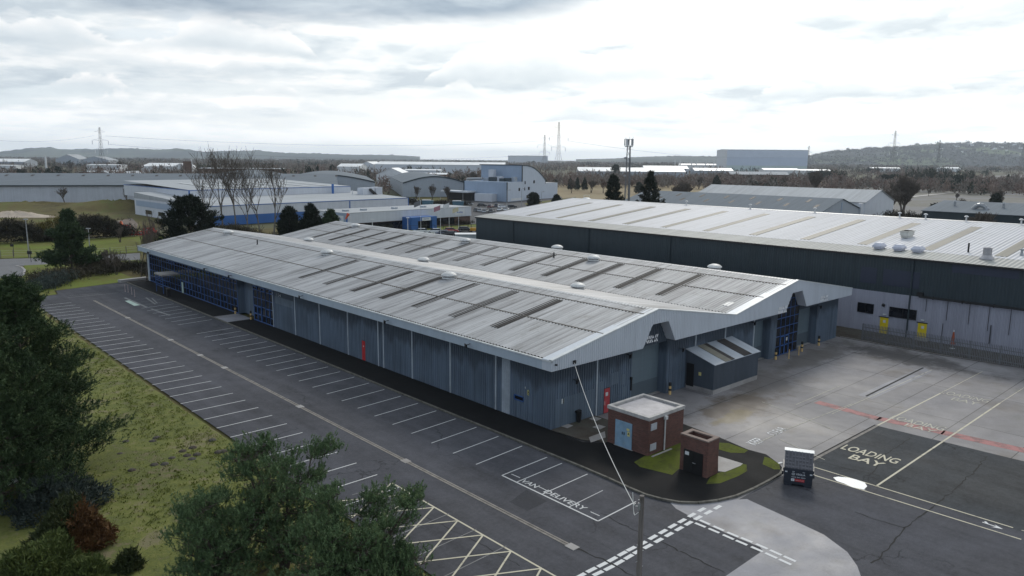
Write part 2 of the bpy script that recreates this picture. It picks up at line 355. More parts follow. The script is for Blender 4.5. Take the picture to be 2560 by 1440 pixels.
M['dark_gap'] = plain('dark_gap', (.012, .012, .012), .9)

# ================================================================ ground
gm = MB(); S_ = 14400.0
gm.quad((-S_, -S_, -.35), (S_, -S_, -.35), (S_, S_, -.35), (-S_, S_, -.35))
tag(gm.build('ground', M['plain_land']), kind='structure')
def sheet(name, pts, z, mat, thick=0.0):
    mb = MB(); pts = [tuple(p) for p in pts]
    a = sum(pts[i][0]*pts[(i+1) % len(pts)][1]-pts[(i+1) % len(pts)][0]*pts[i][1] for i in range(len(pts)))
    if a < 0: pts = pts[::-1]
    if thick: mb.prism(pts, z-thick, z)
    else: mb.poly([(p[0], p[1], z) for p in pts])
    return tag(mb.build(name, mat), kind='structure')
PX = lambda l: [G(*p) for p in l]
# site ground round the buildings
sheet('site_ground', [(-80, -70), (110, -70), (110, 170), (-80, 170)], -.12, M['moor'])
sheet('car_park', [(-18.7, -45), (8.4, -45), (8.4, -15.6), (1.2, -15.6), (-1, 0), (0, 95), (-3, 93.5), (-13.5, 91), (-14, 87.5), (-18.0, 86.5)], 0.0, M['asphalt'])
yard = [(-1, -15.6), (19.8, -15.64), (20.2, -26), (24, -60), (70, -60), (52.9, -19), (52.9, 95), (47.4, 95), (47.4, 3), (-1, 3)]
sheet('concrete_yard', yard, 0.006, M['concrete'])
sheet('loading_asphalt', [(8.4, -70), (60, -70), (24, -60), (20.2, -26), (19.8, -15.64), (8.4, -15.6)], 0.003, M['asphalt_old'])
# lawn strip with a little relief
def lawn():
    nx, ny = 46, 130; xs = np.linspace(-18.72, -64, nx); ys = np.linspace(-60, 86, ny); V = []; rr = np.random.RandomState(3)
    H = rr.rand(ny, nx)
    for j in range(ny):
        for i in range(nx):
            x = xs[i]; y = ys[j]; e = min(1.0, i/4.0)
            z = .035+.10*e+e*(.10*math.sin(x*.35+y*.11)*math.sin(y*.17+1)+.05*(H[j, i]-.5))
            xx = x+(0.14*(H[j, (i+7) % nx]-.5) if i == 0 else .3*(H[(j+5) % ny, i]-.5)); V.append((xx, y, z))
    F = [(j*nx+i, (j+1)*nx+i, (j+1)*nx+i+1, j*nx+i+1) for j in range(ny-1) for i in range(nx-1)]
    mb = MB(); mb.add(V, F); o = mb.build('lawn', M['lawn'], smooth=True); tag(o, kind='structure'); o.data.polygons.foreach_set('use_smooth', [True]*len(F))
    # skirt so that the sheet never shows an open edge is given by the gentle fall to the tarmac
lawn()
sheet('lawn_end', [(-18.8, 85.9), (-14.2, 87.4), (-13.7, 91), (-3.2, 93.4), (-1, 96), (-1, 110), (-64, 110), (-64, 85.9)], .03, M['verge'])
# grass blades: clumps of coarse grass and molehills
def tufts(name, n, area, mat, hmin, hmax, seed, k=5, zb=.1):
    r = np.random.RandomState(seed); V = np.zeros((n*k*3, 3)); c = 0
    cx = r.uniform(area[0], area[1], n); cyy = r.uniform(area[2], area[3], n)
    cx = np.repeat(cx, k)+r.normal(0, .09, n*k); cyy = np.repeat(cyy, k)+r.normal(0, .09, n*k); N = n*k
    h = r.uniform(hmin, hmax, N); a = r.uniform(0, 6.28, N); w = r.uniform(.02, .045, N); lx = r.normal(0, .6, N)*h; ly = r.normal(0, .6, N)*h
    V[0::3] = np.c_[cx-np.cos(a)*w, cyy-np.sin(a)*w, np.full(N, zb)]; V[1::3] = np.c_[cx+np.cos(a)*w, cyy+np.sin(a)*w, np.full(N, zb)]
    V[2::3] = np.c_[cx+lx, cyy+ly, zb+h]
    return tag(tri_mesh(name, V, np.arange(N*3).reshape(-1, 3), mat), kind='stuff')
M['blade'] = grass('grass_blade', [(.075, .08, .022), (.105, .125, .022), (.13, .15, .03), (.11, .10, .045)], .3, 6)
o = tufts('rough_grass', 14000, (-44, -18.9, -14, 60), M['blade'], .05, .17, 5, zb=.09)
tag(o, 'short rough grass tufts covering the green lawn strip', 'grass')
# molehills on the lawn
mh = MB(); r = random.Random(11)
for px, py in ((315, 1108), (392, 1098), (382, 1107), (457, 1132), (482, 1123), (531, 1104), (493, 1140), (480, 1152), (412, 1164), (386, 1166), (546, 1134), (559, 1132), (430, 1150), (468, 1143), (330, 1180), (300, 1140)):
    x, y = G(px, py)
    mh.lathe([(.30, 0), (.2, .09), (.06, .14)], (x, y, .10), 7)
tag(mh.build('molehills', M['dirt']), 'small dark molehills scattered over the lawn', 'molehills', kind='stuff')
# footway with kerb along the long wall and round the island
KX = -3.3
island = PX([(1367, 1134), (1450, 1168), (1520, 1198), (1572, 1222), (1615, 1240), (1655, 1251), (1700, 1259), (1745, 1260), (1795, 1254), (1840, 1243), (1885, 1224), (1925, 1203), (1950, 1188), (1957, 1176)])
kerbline = [(KX, 93.0), (KX, 60), (KX, 20), (KX, 0)]+island
inner = PX([(1950, 1166), (1915, 1140), (1870, 1128), (1800, 1098), (1704, 1062)])+[(4.9, -4.6), (1.0, -4.4), (-.05, -3.3), (-.05, .1), (.05, 93.0)]
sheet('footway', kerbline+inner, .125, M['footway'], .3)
kb = MB()
for i in range(len(kerbline)-1):
    a, b_ = np.array(kerbline[i]), np.array(kerbline[i+1]); d = b_-a; ln = np.linalg.norm(d); d /= ln; nrm = np.array([-d[1], d[0]])
    nseg = max(1, int(ln/.95))
    for k in range(nseg):
        p = a+d*ln*(k+.01)/nseg; q = a+d*ln*(k+.985)/nseg
        w = nrm*.075
        kb.obox((*(p+q)/2-np.array([0, 0]), .075), (*(q-p)/2, 0), (*w, 0), (0, 0, .058+.004*rnd.random()))
tag(kb.build('kerb', M['kerb']), kind='structure')
# dirt and planting beds on the island
sheet('gravel_bed', [(-.05, -.02), (4.9, -.02), (4.9, -4.5), (1.0, -4.4), (.9, -3.9), (.2, -3.1)], .131, M['dirt'])
sheet('moss_bed', PX([(1700, 1085), (1640, 1128), (1585, 1160), (1600, 1172), (1680, 1192), (1705, 1170), (1720, 1090)]), .131, M['moss'])
sheet('moss_bed', PX([(1765, 1215), (1800, 1213), (1845, 1195), (1868, 1182), (1866, 1166), (1850, 1163), (1830, 1175), (1795, 1187), (1775, 1198)]), .131, M['moss'])
sheet('moss_bed', PX([(1798, 1111), (1822, 1112), (1870, 1130), (1860, 1137), (1825, 1136), (1797, 1128)]), .131, M['moss'])
sheet('moss_bed', PX([(1911, 1146), (1925, 1150), (1948, 1165), (1950, 1178), (1935, 1178), (1906, 1165)]), .131, M['moss'])
sheet('concrete_pad', PX([(1795, 1145), (1857, 1164), (1850, 1170), (1812, 1185), (1795, 1183)]), .15, M['slab'], .03)
r = random.Random(5)
sheet('paving_slab', PX([(1472, 1098), (1512, 1083), (1514, 1098), (1477, 1111)]), .15, M['slab'], .03)
for px, py in ((1418, 1075), (1490, 1057), (1500, 1078)):
    x, y = G(px, py); sheet('paving_slab', [(x, y), (x+.75, y+.1), (x+.7, y+.75), (x-.05, y+.7)], .155, M['slab'], .03)
sheet('door_apron', [(-3.2, 56.6), (-.05, 56.6), (-.05, 52.3), (-3.2, 52.3)], .13, M['concrete_new'])
# concrete aprons in the junction
sheet('concrete_apron', PX([(1675, 1257), (1690, 1272), (1745, 1302), (1820, 1335), (1900, 1368), (1907, 1377), (1815, 1440), (1740, 1500), (2140, 1500), (2152, 1440), (2143, 1415), (2118, 1380), (2060, 1337), (1975, 1297), (1878, 1253), (1868, 1248)]), .009, M['concrete_new'])
sheet('tarmac_patch', PX([(1272, 1254), (1366, 1249), (1318, 1277)]), .004, M['asphalt_patch'])
sheet('tarmac_patch', PX([(1276, 1254), (1316, 1224), (1368, 1253), (1318, 1278)]), .0045, M['asphalt_patch'])
sheet('drain_strip', PX([(2145, 988), (2180, 998), (2330, 930), (2307, 917)]), .012, M['concrete_new'])
sheet('drain_slot', PX([(2163, 990), (2167, 992), (2311, 920), (2306, 919)]), .018, M['dark_gap'])
sheet('channel_gap', [(8.6, -15.55), (19.9, -15.62), (19.9, -15.5), (8.6, -15.42)], .014, M['dark_gap'])
sheet('channel_edge', [(8.6, -15.78), (19.9, -15.84), (19.9, -15.64), (8.6, -15.57)], .014, M['drain'])
# puddle
mw_, nt, b = newmat('water'); b.inputs['Base Color'].default_value = (.33, .33, .34, 1); b.inputs['Roughness'].default_value = .05; b.inputs['Specular IOR Level'].default_value = 1.0
b.inputs['Metallic'].default_value = .75; b.inputs['Base Color'].default_value = (.93, .93, .93, 1)
pts = [(2083, 1194), (2095, 1192), (2118, 1194), (2140, 1199), (2162, 1207), (2168, 1216), (2160, 1224), (2166, 1226), (2148, 1222), (2130, 1218), (2110, 1209), (2092, 1203)]
sheet('puddle', PX(pts), .013, mw_)

# ---------------------------------------------------------------- painted markings
Z1 = .012
def strip(mb, a, b_, w, z=Z1):
    a, b_ = np.array(a[:2], float), np.array(b_[:2], float); d = b_-a; d /= np.linalg.norm(d); n = np.array([-d[1], d[0]])*w/2
    mb.quad((*(a-n), z), (*(b_-n), z), (*(b_+n), z), (*(a+n), z))
mk = MB()
for i in range(35):
    y = 79.1-i*2.266 if i <= 23 else 24.48-(i-24)*2.525
    strip(mk, (-18.45+.002*i, y+.0), (-14.02-.12*max(0, (y-50)/30), y), .10)
for i in range(12): strip(mk, (-8.1, 49.0-i*2.262), (-3.72, 49.3-i*2.262), .09)
for i in range(10): strip(mk, (-8.08-.03*max(0, i-5), 21.57-i*2.525), (-3.66, 21.95-i*2.525), .09)
for i in range(7): strip(mk, (-8.12, 68.69-i*2.26), (-3.8, 69.2-i*2.26), .085)
tag(mk.build('bay_marking', M['white_paint']), kind='structure')
mk = MB()
for i in range(3): strip(mk, (-8.1, 71+2.26*i), (-4.2, 71.5+2.26*i), .08)
strip(mk, (-7.5, 78.4), (-7.4, 69.0), .35); strip(mk, (-7.3, 67.5), (-6.9, 61.5), .32)
strip(mk, (-5.2, 76.5), (-5.8, 70.5), .25); strip(mk, (-4.7, 75.5), (-5.4, 71.0), .2)
a, b_ = G(60+580*.1875, 700+237*.1875), G(60+1255*.1875, 700+170*.1875); strip(mk, a, b_, .14)
a, b_ = G(60+590*.1875, 700+212*.1875), G(60+1000*.1875, 700+180*.1875); strip(mk, a, b_, .10)
# ghost lines under the hatching
for y0 in (-3.2, -5.6, -8.05, -10.5): strip(mk, (-13.9, y0), (-18.2, y0-.2), .07)
tag(mk.build('faded_marking', M['faded_paint']), kind='structure')
mk = MB()
mk.quad((-8.24, 75.7, Z1), (-8.35, 71.1, Z1), (-7.61, 71.15, Z1), (-7.63, 75.9, Z1))
M['mint'] = plain('mint_paint', (.40, .50, .44), .8, .08, 2)
tag(mk.build('green_marking', M['mint']), kind='structure')
# van bay
z3 = lambda x, y: G(1180+x*.1875, 1080+y*.1875)
mk = MB(); z3l = z3
for a, b_, w in (((400, 580), (1000, 338), .09), ((600, 668), (1200, 418), .08), ((940, 830), (1540, 562), .08), ((1295, 1000), (1440, 930), .08), ((1440, 930), (1745, 780), .055), ((1680, 1190), (2185, 930), .09), ((2225, 908), (2285, 878), .09), ((400, 580), (1680, 1190), .11), ((525, 562), (640, 612), .07), ((890, 730), (990, 778), .07), ((1580, 1065), (1700, 1120), .07)):
    strip(mk, z3(*a), z3(*b_), w)
text_mesh(mk, 'VAN', (-7.86, -5.05, Z1+.002), (.02, -1, 0), (1, 0, 0), .47, 1.32, bold=.012)
text_mesh(mk, 'DELIVERY', (-7.86, -7.1, Z1+.002), (0, -1, 0), (1, 0, 0), .47, 3.3, bold=.012)
tag(mk.build('van_bay_marking', M['white_paint']), kind='structure')
# yellow zigzag hatching
zq = lambda x, y: G(780+x*.2578, 1080+y*.2578)
mk = MB(); node_ = [(775, 495), (955, 605), (1180, 733), (1412, 862), (1660, 1000), (1930, 1158), (2222, 1325), (2560, 1515)]
strip(mk, zq(*node_[0]), zq(*node_[-1]), .11)
for i, p in enumerate(node_):
    P = zq(*p)
    if i: strip(mk, P, (P[0]-4.3, P[1]+2.35), .10, Z1+.001)
    strip(mk, P, (P[0]-4.3, P[1]-2.45), .10, Z1+.002)
tag(mk.build('hatch_marking', M['cream_paint']), kind='structure')
mk = MB(); strip(mk, zq(775, 495), zq(390, 612), .07)
tag(mk.build('faded_marking', M['faded_paint']), kind='structure')
# give way dashes
y2 = lambda x, y: G(1430+x*.19441, 1160+y*.19441)
mk = MB()
A = [(110, 1440), (250, 1365), (390, 1297), (520, 1228), (648, 1155), (762, 1093), (905, 1025), (1040, 945), (1170, 872), (1293, 800), (1415, 733), (1540, 660), (1668, 590)]
B = [(335, 1408), (478, 1340), (608, 1268), (730, 1197), (845, 1128), (975, 1062), (1115, 985), (1248, 910), (1378, 835), (1500, 765), (1620, 695), (1752, 625), (1872, 560)]
for P in (A, B):
    for k, p in enumerate(P):
        c = np.array(y2(*p)); d = np.array(y2(*P[min(k+1, len(P)-1)]))-np.array(y2(*P[max(k-1, 0)])); d /= np.linalg.norm(d)
        strip(mk, c-d*.33, c+d*.33, .24, .016)
Cc = [(1650, 788), (1825, 860), (2010, 942), (2180, 1015), (2378, 1098), (2560, 1180), (2740, 1262)]; D = [(1708, 752), (1885, 830), (2068, 910), (2245, 980), (2440, 1062), (2620, 1142), (2800, 1222)]
for P in (Cc, D):
    for k, p in enumerate(P):
        c = np.array(y2(*p)); d = np.array(y2(*P[min(k+1, len(P)-1)]))-np.array(y2(*P[max(k-1, 0)])); d /= np.linalg.norm(d)
        strip(mk, c-d*.34, c+d*.34, .19, .016)
M['fresh_paint'] = _paint('fresh_paint', (.60, .60, .60), .78)
tag(mk.build('give_way_marking', M['fresh_paint']), kind='structure')
# yard markings
mk = MB()
strip(mk, (8.35, -20.32), (33.45, -20.3), .13); strip(mk, (19.6, -15.72), (32.7, -15.95), .12)
strip(mk, (33.5, -20.3), (44, -20.4), .05); strip(mk, (32.8, -15.95), (43.5, -16.1), .05)
strip(mk, (8.38, -16.3), (8.57, -27.7), .11); strip(mk, (7.11, -16.9), (7.36, -28.4), .11); strip(mk, (8.6, -28.1), (8.7, -33), .07)
text_mesh(mk, 'LOADING', (12.95, -15.95, .016), (.02, -1, 0), (1, 0, 0), 1.12, 3.75, bold=.012)
text_mesh(mk, 'BAY', (11.6, -17.1, .016), (.02, -1, 0), (1, 0, 0), 1.0, 2.15, bold=.012)
tag(mk.build('loading_bay_marking', M['cream_paint']), kind='structure')
mk = MB()
text_mesh(mk, 'LOADING', (22.25, -15.65, .02), (.02, -1, 0), (1, 0, 0), 1.1, 3.85, bold=.005)
text_mesh(mk, 'BAY', (21.25, -17.1, .02), (.02, -1, 0), (1, 0, 0), .9, 2.15, bold=.005)
text_mesh(mk, 'LOADING', (32.6, -15.9, .02), (.02, -1, 0), (1, 0, 0), 1.15, 3.65, bold=-.004)
text_mesh(mk, 'BAY', (31.2, -17.2, .02), (.02, -1, 0), (1, 0, 0), 1.0, 2.0, bold=-.004)
for a, b_ in (((1890, 1110), (1950, 1082)), ((1948, 1098), (2062, 1150)), ((1990, 1012), (2100, 965)), ((1905, 1005), (2085, 1075)), ((2080, 1035), (2330, 925)), ((1950, 1080), (2130, 1010))):
    strip(mk, G(*a), G(*b_), .07, .02)
tag(mk.build('faded_bay_marking', _paint('cream_faded', (.42, .40, .33), .56)), kind='structure')
mk = MB()
text_mesh(mk, 'KEEP', (8.95, -11.68, .02), (1, 0.02, 0), (-.02, 1, 0), .78, 1.42, bold=.012)
text_mesh(mk, 'CLEAR', (11.75, -11.65, .02), (1, 0.02, 0), (-.02, 1, 0), .76, 2.1, bold=.006)
tip = np.array([7.95, -27.35]); strip(mk, (8.0, -26.35), (7.97, -27.1), .10, .02)
mk.poly([(7.72, -26.85, .021), (7.92, -27.4, .021), (8.2, -26.9, .021), (7.96, -27.08, .021)]); strip(mk, (8.22, -26.42), (8.0, -26.6), .12, .021)
strip(mk, G(1955, 1156), G(1942, 1160), .16, .02)
tag(mk.build('keep_clear_marking', M['fresh_paint']), kind='structure')
mk = MB(); strip(mk, G(2042, 1005), G(2200, 1048), .95, .0105); strip(mk, G(2195, 1046), G(2360, 1082), 1.0, .0105); strip(mk, G(2355, 1081), G(2600, 1135), 1.1, .0105)
tag(mk.build('red_marking', M['red_paint']), kind='structure')
# ---------------------------------------------------------------- drain channel in the car park
mb = MB(); mb.box(-11.52, -12.75, -.05, -11.38, 78.8, .014); mb.box(-11.33, -12.75, -.05, -11.22, 78.8, .014)
ch = tag(mb.build('drain_channel', M['drain']), kind='structure')
mb = MB(); mb.box(-11.38, -12.75, -.05, -11.33, 78.8, .006)
tag(mb.build('drain_gap', M['dark_gap']), kind='structure')
for y in (63.33, 47.84, 39.15, 32.87, 17.48, 2.4, -12.84):
    mb = MB(); mb.box(-11.62, y-.32, -.02, -11.12, y+.32, .022); tag(mb.build('drain_cover', M['slab']), kind='structure')
# long joints and cracks in the tarmac
def crack(pts, w, z=.0085, seed=0):
    mb = MB(); r = random.Random(seed)
    P = [np.array(G(*p)) for p in pts]
    for a, b_ in zip(P[:-1], P[1:]):
        n = max(2, int(np.linalg.norm(b_-a)/.35)); prev = a
        for k in range(1, n+1):
            q = a+(b_-a)*k/n+np.array([r.gauss(0, .045), r.gauss(0, .045)]); strip(mb, prev, q, w*r.uniform(.5, 1.5), z); prev = q
    return tag(mb.build('tarmac_crack', M['dark_gap']), kind='structure')
crack([(1440, 1371), (1520, 1405), (1585, 1440), (1640, 1475)], .10, seed=1)
crack([(1500, 1283), (1570, 1318), (1640, 1350), (1700, 1378), (1815, 1432)], .06, seed=2)
crack([(2468, 1142), (2440, 1175), (2395, 1215), (2360, 1245), (2315, 1280), (2262, 1320), (2225, 1368), (2180, 1410)], .07, seed=3)
crack([(2262, 1320), (2190, 1300), (2135, 1280)], .06, seed=4); crack([(2275, 1095), (2215, 1135), (2180, 1185)], .05, seed=6)
crack([(2035, 1152), (2120, 1172), (2200, 1190)], .05, seed=7); crack([(1015, 1270), (1110, 1315), (1200, 1360), (1300, 1415)], .035, seed=8)
crack([(1258, 1175), (1290, 1190), (1480, 1275)], .03, seed=9)
# ================================================================ building materials
def clad(name, base, rough=.5, streak=.18, rot=0, top_tone=None, spec=.4):
    # profiled sheet: faint vertical weather streaks and panel to panel shifts
    m, nt, b = newmat(name)
    s1 = noise(nt, wcoords(nt, (2.2, 2.2, .10)), 1.0, 5, .6); s2 = noise(nt, wcoords(nt, (.35, .35, .3)), 1.0, 3, .5)
    v = math_(nt, 'ADD', math_(nt, 'MULTIPLY', s1, .6), math_(nt, 'MULTIPLY', s2, .4))
    c = ramp(nt, v, [(.36, tuple(x*(1-streak*1.3) for x in base)), (.5, base), (.64, tuple(x*(1+streak) for x in base))])
    if top_tone:
        g = node(nt, 'ShaderNodeNewGeometry'); sp_ = node(nt, 'ShaderNodeSeparateXYZ'); L(nt, g.outputs['Position'], sp_.inputs[0])
        n = noise(nt, wcoords(nt, (.55, .55, .12)), 1.0, 5, .6); n3 = noise(nt, wcoords(nt, (3, 3, .15)), 1.0, 3, .6)
        h = math_(nt, 'ADD', sp_.outputs[2], math_(nt, 'MULTIPLY', math_(nt, 'SUBTRACT', math_(nt, 'ADD', math_(nt, 'MULTIPLY', n, .7), math_(nt, 'MULTIPLY', n3, .3)), .5), 5.5))
        k = math_(nt, 'MULTIPLY', math_(nt, 'SUBTRACT', h, 3.25), 1.6, True)
        c = mix(nt, math_(nt, 'MULTIPLY', k, .85), c, top_tone)   # darker towards the top of the wall, with a ragged streaky edge
    L(nt, c, b.inputs['Base Color']); b.inputs['Roughness'].default_value = rough; b.inputs['Specular IOR Level'].default_value = spec
    return m
M['wall'] = clad('wall_cladding', (.105, .138, .18), .55, .24, top_tone=(.055, .07, .09))
M['fascia'] = clad('fascia_cladding', (.36, .415, .47), .5, .07)
M['gable'] = clad('gable_cladding', (.50, .53, .57), .5, .06)
M['trim'] = plain('white_trim', (.56, .58, .58), .5, .12, 1.2)
M['pale_trim'] = plain('pale_trim', (.36, .40, .44), .5, .12, 1.2)
M['grey_door'] = clad('roller_door', (.125, .165, .19), .5, .08)
M['blue_frame'] = plain('blue_frame', (.032, .095, .27), .45, .12, 2)
M['red_door'] = plain('red_door', (.42, .022, .025), .5, .08, 2)
M['red_worn'] = plain('worn_red_door', (.40, .05, .06), .6, .1, 2, dirt=((.55, .52, .5), 1.6, .56, .9))
M['black'] = plain('black_paint', (.014, .014, .015), .5, .1, 3)
M['steel'] = plain('galvanised_steel', (.33, .34, .35), .45, .12, 3, .35)
M['vent'] = plain('vent_white', (.55, .55, .54), .5, .14, 2)
M['brick_dark'] = None
mg, nt, b = newmat('dark_glass'); b.inputs['Base Color'].default_value = (.006, .007, .010, 1); b.inputs['Roughness'].default_value = .12; b.inputs['Specular IOR Level'].default_value = .45
gn = noise(nt, wcoords(nt), .6, 3); L(nt, ramp(nt, gn, [(.35, (.004, .005, .008)), (.65, (.016, .018, .024))]), b.inputs['Base Color']); M['glass'] = mg
def roofmat(name, base, stripes=.35, moss=(.16, .155, .135), rough=.42, ax=1, fall=.12, spec=.5, bright=None):
    # fibre cement or steel sheet: streaks run down the fall; ax is the axis across the sheets
    m, nt, b = newmat(name)
    s = [fall, fall, fall]; s[ax] = 2.5; s2 = [fall*.8]*3; s2[ax] = 1.1; s3 = [.03]*3; s3[ax] = .16
    a1 = noise(nt, wcoords(nt, tuple(s)), 1.0, 6, .62); a2 = noise(nt, wcoords(nt, tuple(s2)), 1.0, 5, .6); a3 = noise(nt, wcoords(nt, tuple(s3)), 1.0, 3, .5)
    v = math_(nt, 'ADD', math_(nt, 'MULTIPLY', a1, .46), math_(nt, 'ADD', math_(nt, 'MULTIPLY', a2, .32), math_(nt, 'MULTIPLY', a3, .22)))
    c = ramp(nt, v, [(.38, tuple(x*(1-stripes) for x in base)), (.50, base), (.58, tuple(min(.9, x*(1+stripes*.55)) for x in base)), (.7, tuple(min(.9, x*(1+stripes)) for x in base))])
    mo = noise(nt, wcoords(nt), .5, 6, .7); c = mix(nt, ramp(nt, mo, [(.56, 0.0), (.74, .55)]), c, moss)
    L(nt, c, b.inputs['Base Color']); b.inputs['Roughness'].default_value = rough; b.inputs['Specular IOR Level'].default_value = spec
    return m
M['roof'] = roofmat('cement_roof', (.33, .33, .335), .55, rough=.55, spec=.4)
M['skylight'] = roofmat('dirty_rooflight', (.046, .042, .040), .3, (.028, .026, .022), .6, spec=.1)
M['seam'] = plain('roof_seam', (.095, .085, .07), .8, .3, 3)
M['dark_clad'] = clad('dark_cladding', (.026, .040, .048), .5, .12)
M['dark_patch'] = clad('dark_patch', (.028, .035, .058), .5, .08)
M['light_clad'] = clad('light_cladding', (.31, .315, .37), .55, .1)
M['metal_roof'] = roofmat('metal_roof', (.455, .46, .485), .16, (.30, .30, .27), .6, 1, .05, .25)
M['gutter_dirt'] = roofmat('eaves_roof', (.34, .34, .32), .2, (.24, .235, .2), .65, 1, .1, .25)
M['beige_light'] = roofmat('grp_rooflight', (.17, .16, .13), .2, (.12, .115, .09), .6, spec=.25)

def corr(mb, p0, along, out, length, z0, z1, pitch=.27, depth=.06):
    # trapezoidal profile standing on p0 and running along; z1 may be a function of the distance
    p0 = np.array(p0, float); along = np.array(along, float); out = np.array(out, float)
    n = max(1, int(round(length/pitch))); pt = length/n; prof = []
    for i in range(n):
        for fr, dp in ((0, 0), (.34, 0), (.46, 1), (.88, 1)): prof.append(((i+fr)*pt, dp*depth))
    prof.append((length, 0)); vs = []
    for s_, dp in prof:
        q = p0[:2]+along[:2]*s_+out[:2]*dp; zt = z1(s_) if callable(z1) else z1; zb = z0(s_) if callable(z0) else z0
        vs += [(q[0], q[1], zb), (q[0], q[1], zt)]
    flip = np.cross((along[0], along[1], 0), (0, 0, 1))[:2]@out[:2] > 0
    fs = [((2*i, 2*i+2, 2*i+3, 2*i+1) if flip else (2*i, 2*i+1, 2*i+3, 2*i+2)) for i in range(len(prof)-1)]
    mb.add(vs, fs)

# ================================================================ the main warehouse
mainw = empty('warehouse', (0, 0, 0), 0, 'long low grey-blue warehouse with twin-pitched streaked roof and glazed far end', 'warehouse')
EX0, EX1, R1, VAL, R2, YE, YN = -1.05, 47.85, 11.35, 23.3, 34.9, 93.0, -1.0
EZ, RZ, VZ = 5.74, 7.94, 5.88
WX, WY = 46.7, 91.75
# long wall
wb = MB(); segs = [(0, 2.92), (3.99, 4.53), (5.48, 25.83), (26.5, 46.0)]
for a, b_ in segs: corr(wb, (0, a, 0), (0, 1, 0), (-1, 0, 0), b_-a, .12, 5.1)
corr(wb, (0, 2.92, 0), (0, 1, 0), (-1, 0, 0), 1.07, .12, 1.55); corr(wb, (0, 2.92, 0), (0, 1, 0), (-1, 0, 0), 1.07, 1.94, 5.1)
corr(wb, (0, 25.83, 0), (0, 1, 0), (-1, 0, 0), .67, 2.12, 5.1)
wb.box(.0, 56.5, 4.45, .2, 91.0, 5.1); wb.box(0, 46.0, 4.45, .2, 51.8, 5.1)
wb.box(.9, 51.8, .1, 1.05, 56.5, 5.1); wb.box(0, 51.7, .1, .9, 51.8, 5.1); wb.box(0, 56.5, .1, .9, 56.6, 5.1)
wb.box(.05, 91.70, .0, WX, WY, 5.4); wb.box(WX-.1, 0, 0, WX, WY, 5.4)
for a, b_, z0 in ((0, 5.9, .0), (6.7, 9.35, 0), (14.15, 28.45, 0), (31.7, 32.9, 0), (41.75, 46.7, 0)): corr(wb, (a, 0, 0), (1, 0, 0), (0, -1, 0), b_-a, z0, 5.1)
corr(wb, (5.9, 0, 0), (1, 0, 0), (0, -1, 0), .8, 2.1, 5.1)
corr(wb, (9.35, 0, 0), (1, 0, 0), (0, -1, 0), 4.8, 4.75, 7.2); corr(wb, (28.45, 0, 0), (1, 0, 0), (0, -1, 0), 3.25, 4.35, 5.1); corr(wb, (37.5, 0, 0), (1, 0, 0), (0, -1, 0), 4.25, 4.45, 5.1)
for x in (9.35, 14.15, 28.45, 31.7, 37.5, 41.75): wb.box(x-.04, .0, 0, x+.04, 1.0, 5.1)
wall = wb.build('wall', M['wall'], mainw)
mb = MB(); corr(mb, (-.004, 4.53, 0), (0, 1, 0), (-1, 0, 0), .95, .12, 5.1); mb.build('pale_panel', M['pale_trim'], mainw)
for y in (46.25, 40.66, 34.98, 29.1, 23.42, 22.5, 17.76, 12.12, 6.19):
    mb = MB(); mb.box(-.085, y-.08, .1, -.03, y+.08, 5.05); mb.build('rainwater_pipe', M['pale_trim'], mainw)
for x in (5.02, 18.35, 23.2, 28.35):
    mb = MB(); mb.box(x-.08, -.085, .0, x+.08, -.03, 5.05); mb.build('rainwater_pipe', M['pale_trim'], mainw)
mb = MB(); mb.box(-.12, 91.0, .1, .05, 91.78, 5.0); mb.build('end_pier', M['pale_trim'], mainw)
mb = MB(); mb.box(-.06, -.06, 0, .05, .05, 5.0); mb.build('corner_trim', M['wall'], mainw)
mb = MB(); mb.box(-.03, .0, .0, .02, 46.0, .115); mb.build('damp_course', M['dark_gap'], mainw)
# glazing: bays of blue framed panes
def glazing(y0, y1, nb, opens, x=0.0, ztop=4.45, door=None):
    w = MB(); step = (y1-y0)/nb; zs = [.12, 1.02, 2.03, 3.02, 3.98, ztop]
    for k in range(nb+1): w.box(x-.05, y0+k*step-.016, .1, x+.03, y0+k*step+.016, ztop)
    for z in zs: w.box(x-.056, y0, z-.022, x+.036, y1, z+.022)
    w.box(x-.07, y0, .04, x+.04, y1, .22)
    for k, r_ in opens:
        a, c = y0+k*step, y0+(k+1)*step; z0, z1 = zs[r_], zs[r_+1]
        for q in ((a, a+.1, z0, z1), (c-.1, c, z0, z1), (a, c, z0, z0+.1), (a, c, z1-.1, z1)): w.box(x-.085, q[0], q[2], x-.057, q[1], q[3])
    if door:
        a, c = door
        for q in ((a, a+.14, .1, 2.05), (c-.14, c, .1, 2.05), ((a+c)/2-.08, (a+c)/2+.08, .1, 2.05), (a, c, 1.9, 2.06), (a, c, .95, 1.1)): w.box(x-.09, q[0], q[2], x-.058, q[1], q[3])
    f = w.build('window_wall', M['blue_frame'], mainw)
    g = MB(); g.box(x+.0, y0, .1, x+.02, y1, ztop); g.build('pane', M['glass'], f)
r = random.Random(3)
for i in range(6):
    op = [(k, 2-1) for k in range(5) if (k+i) % 3 == 0 or r.random() < .15]+[(k, 4) for k in range(5) if r.random() < .35]
    glazing(56.6+i*5.73, 56.6+(i+1)*5.73-.1, 5, op, door=None)
    mb = MB(); mb.box(-.06, 56.6+(i+1)*5.73-.09, .1, .03, 56.6+(i+1)*5.73-.01, 4.45); mb.build('mullion', M['blue_frame'], mainw)
glazing(46.05, 51.7, 5, [(1, 1), (0, 4), (2, 4), (4, 4)], door=(49.4, 51.6))
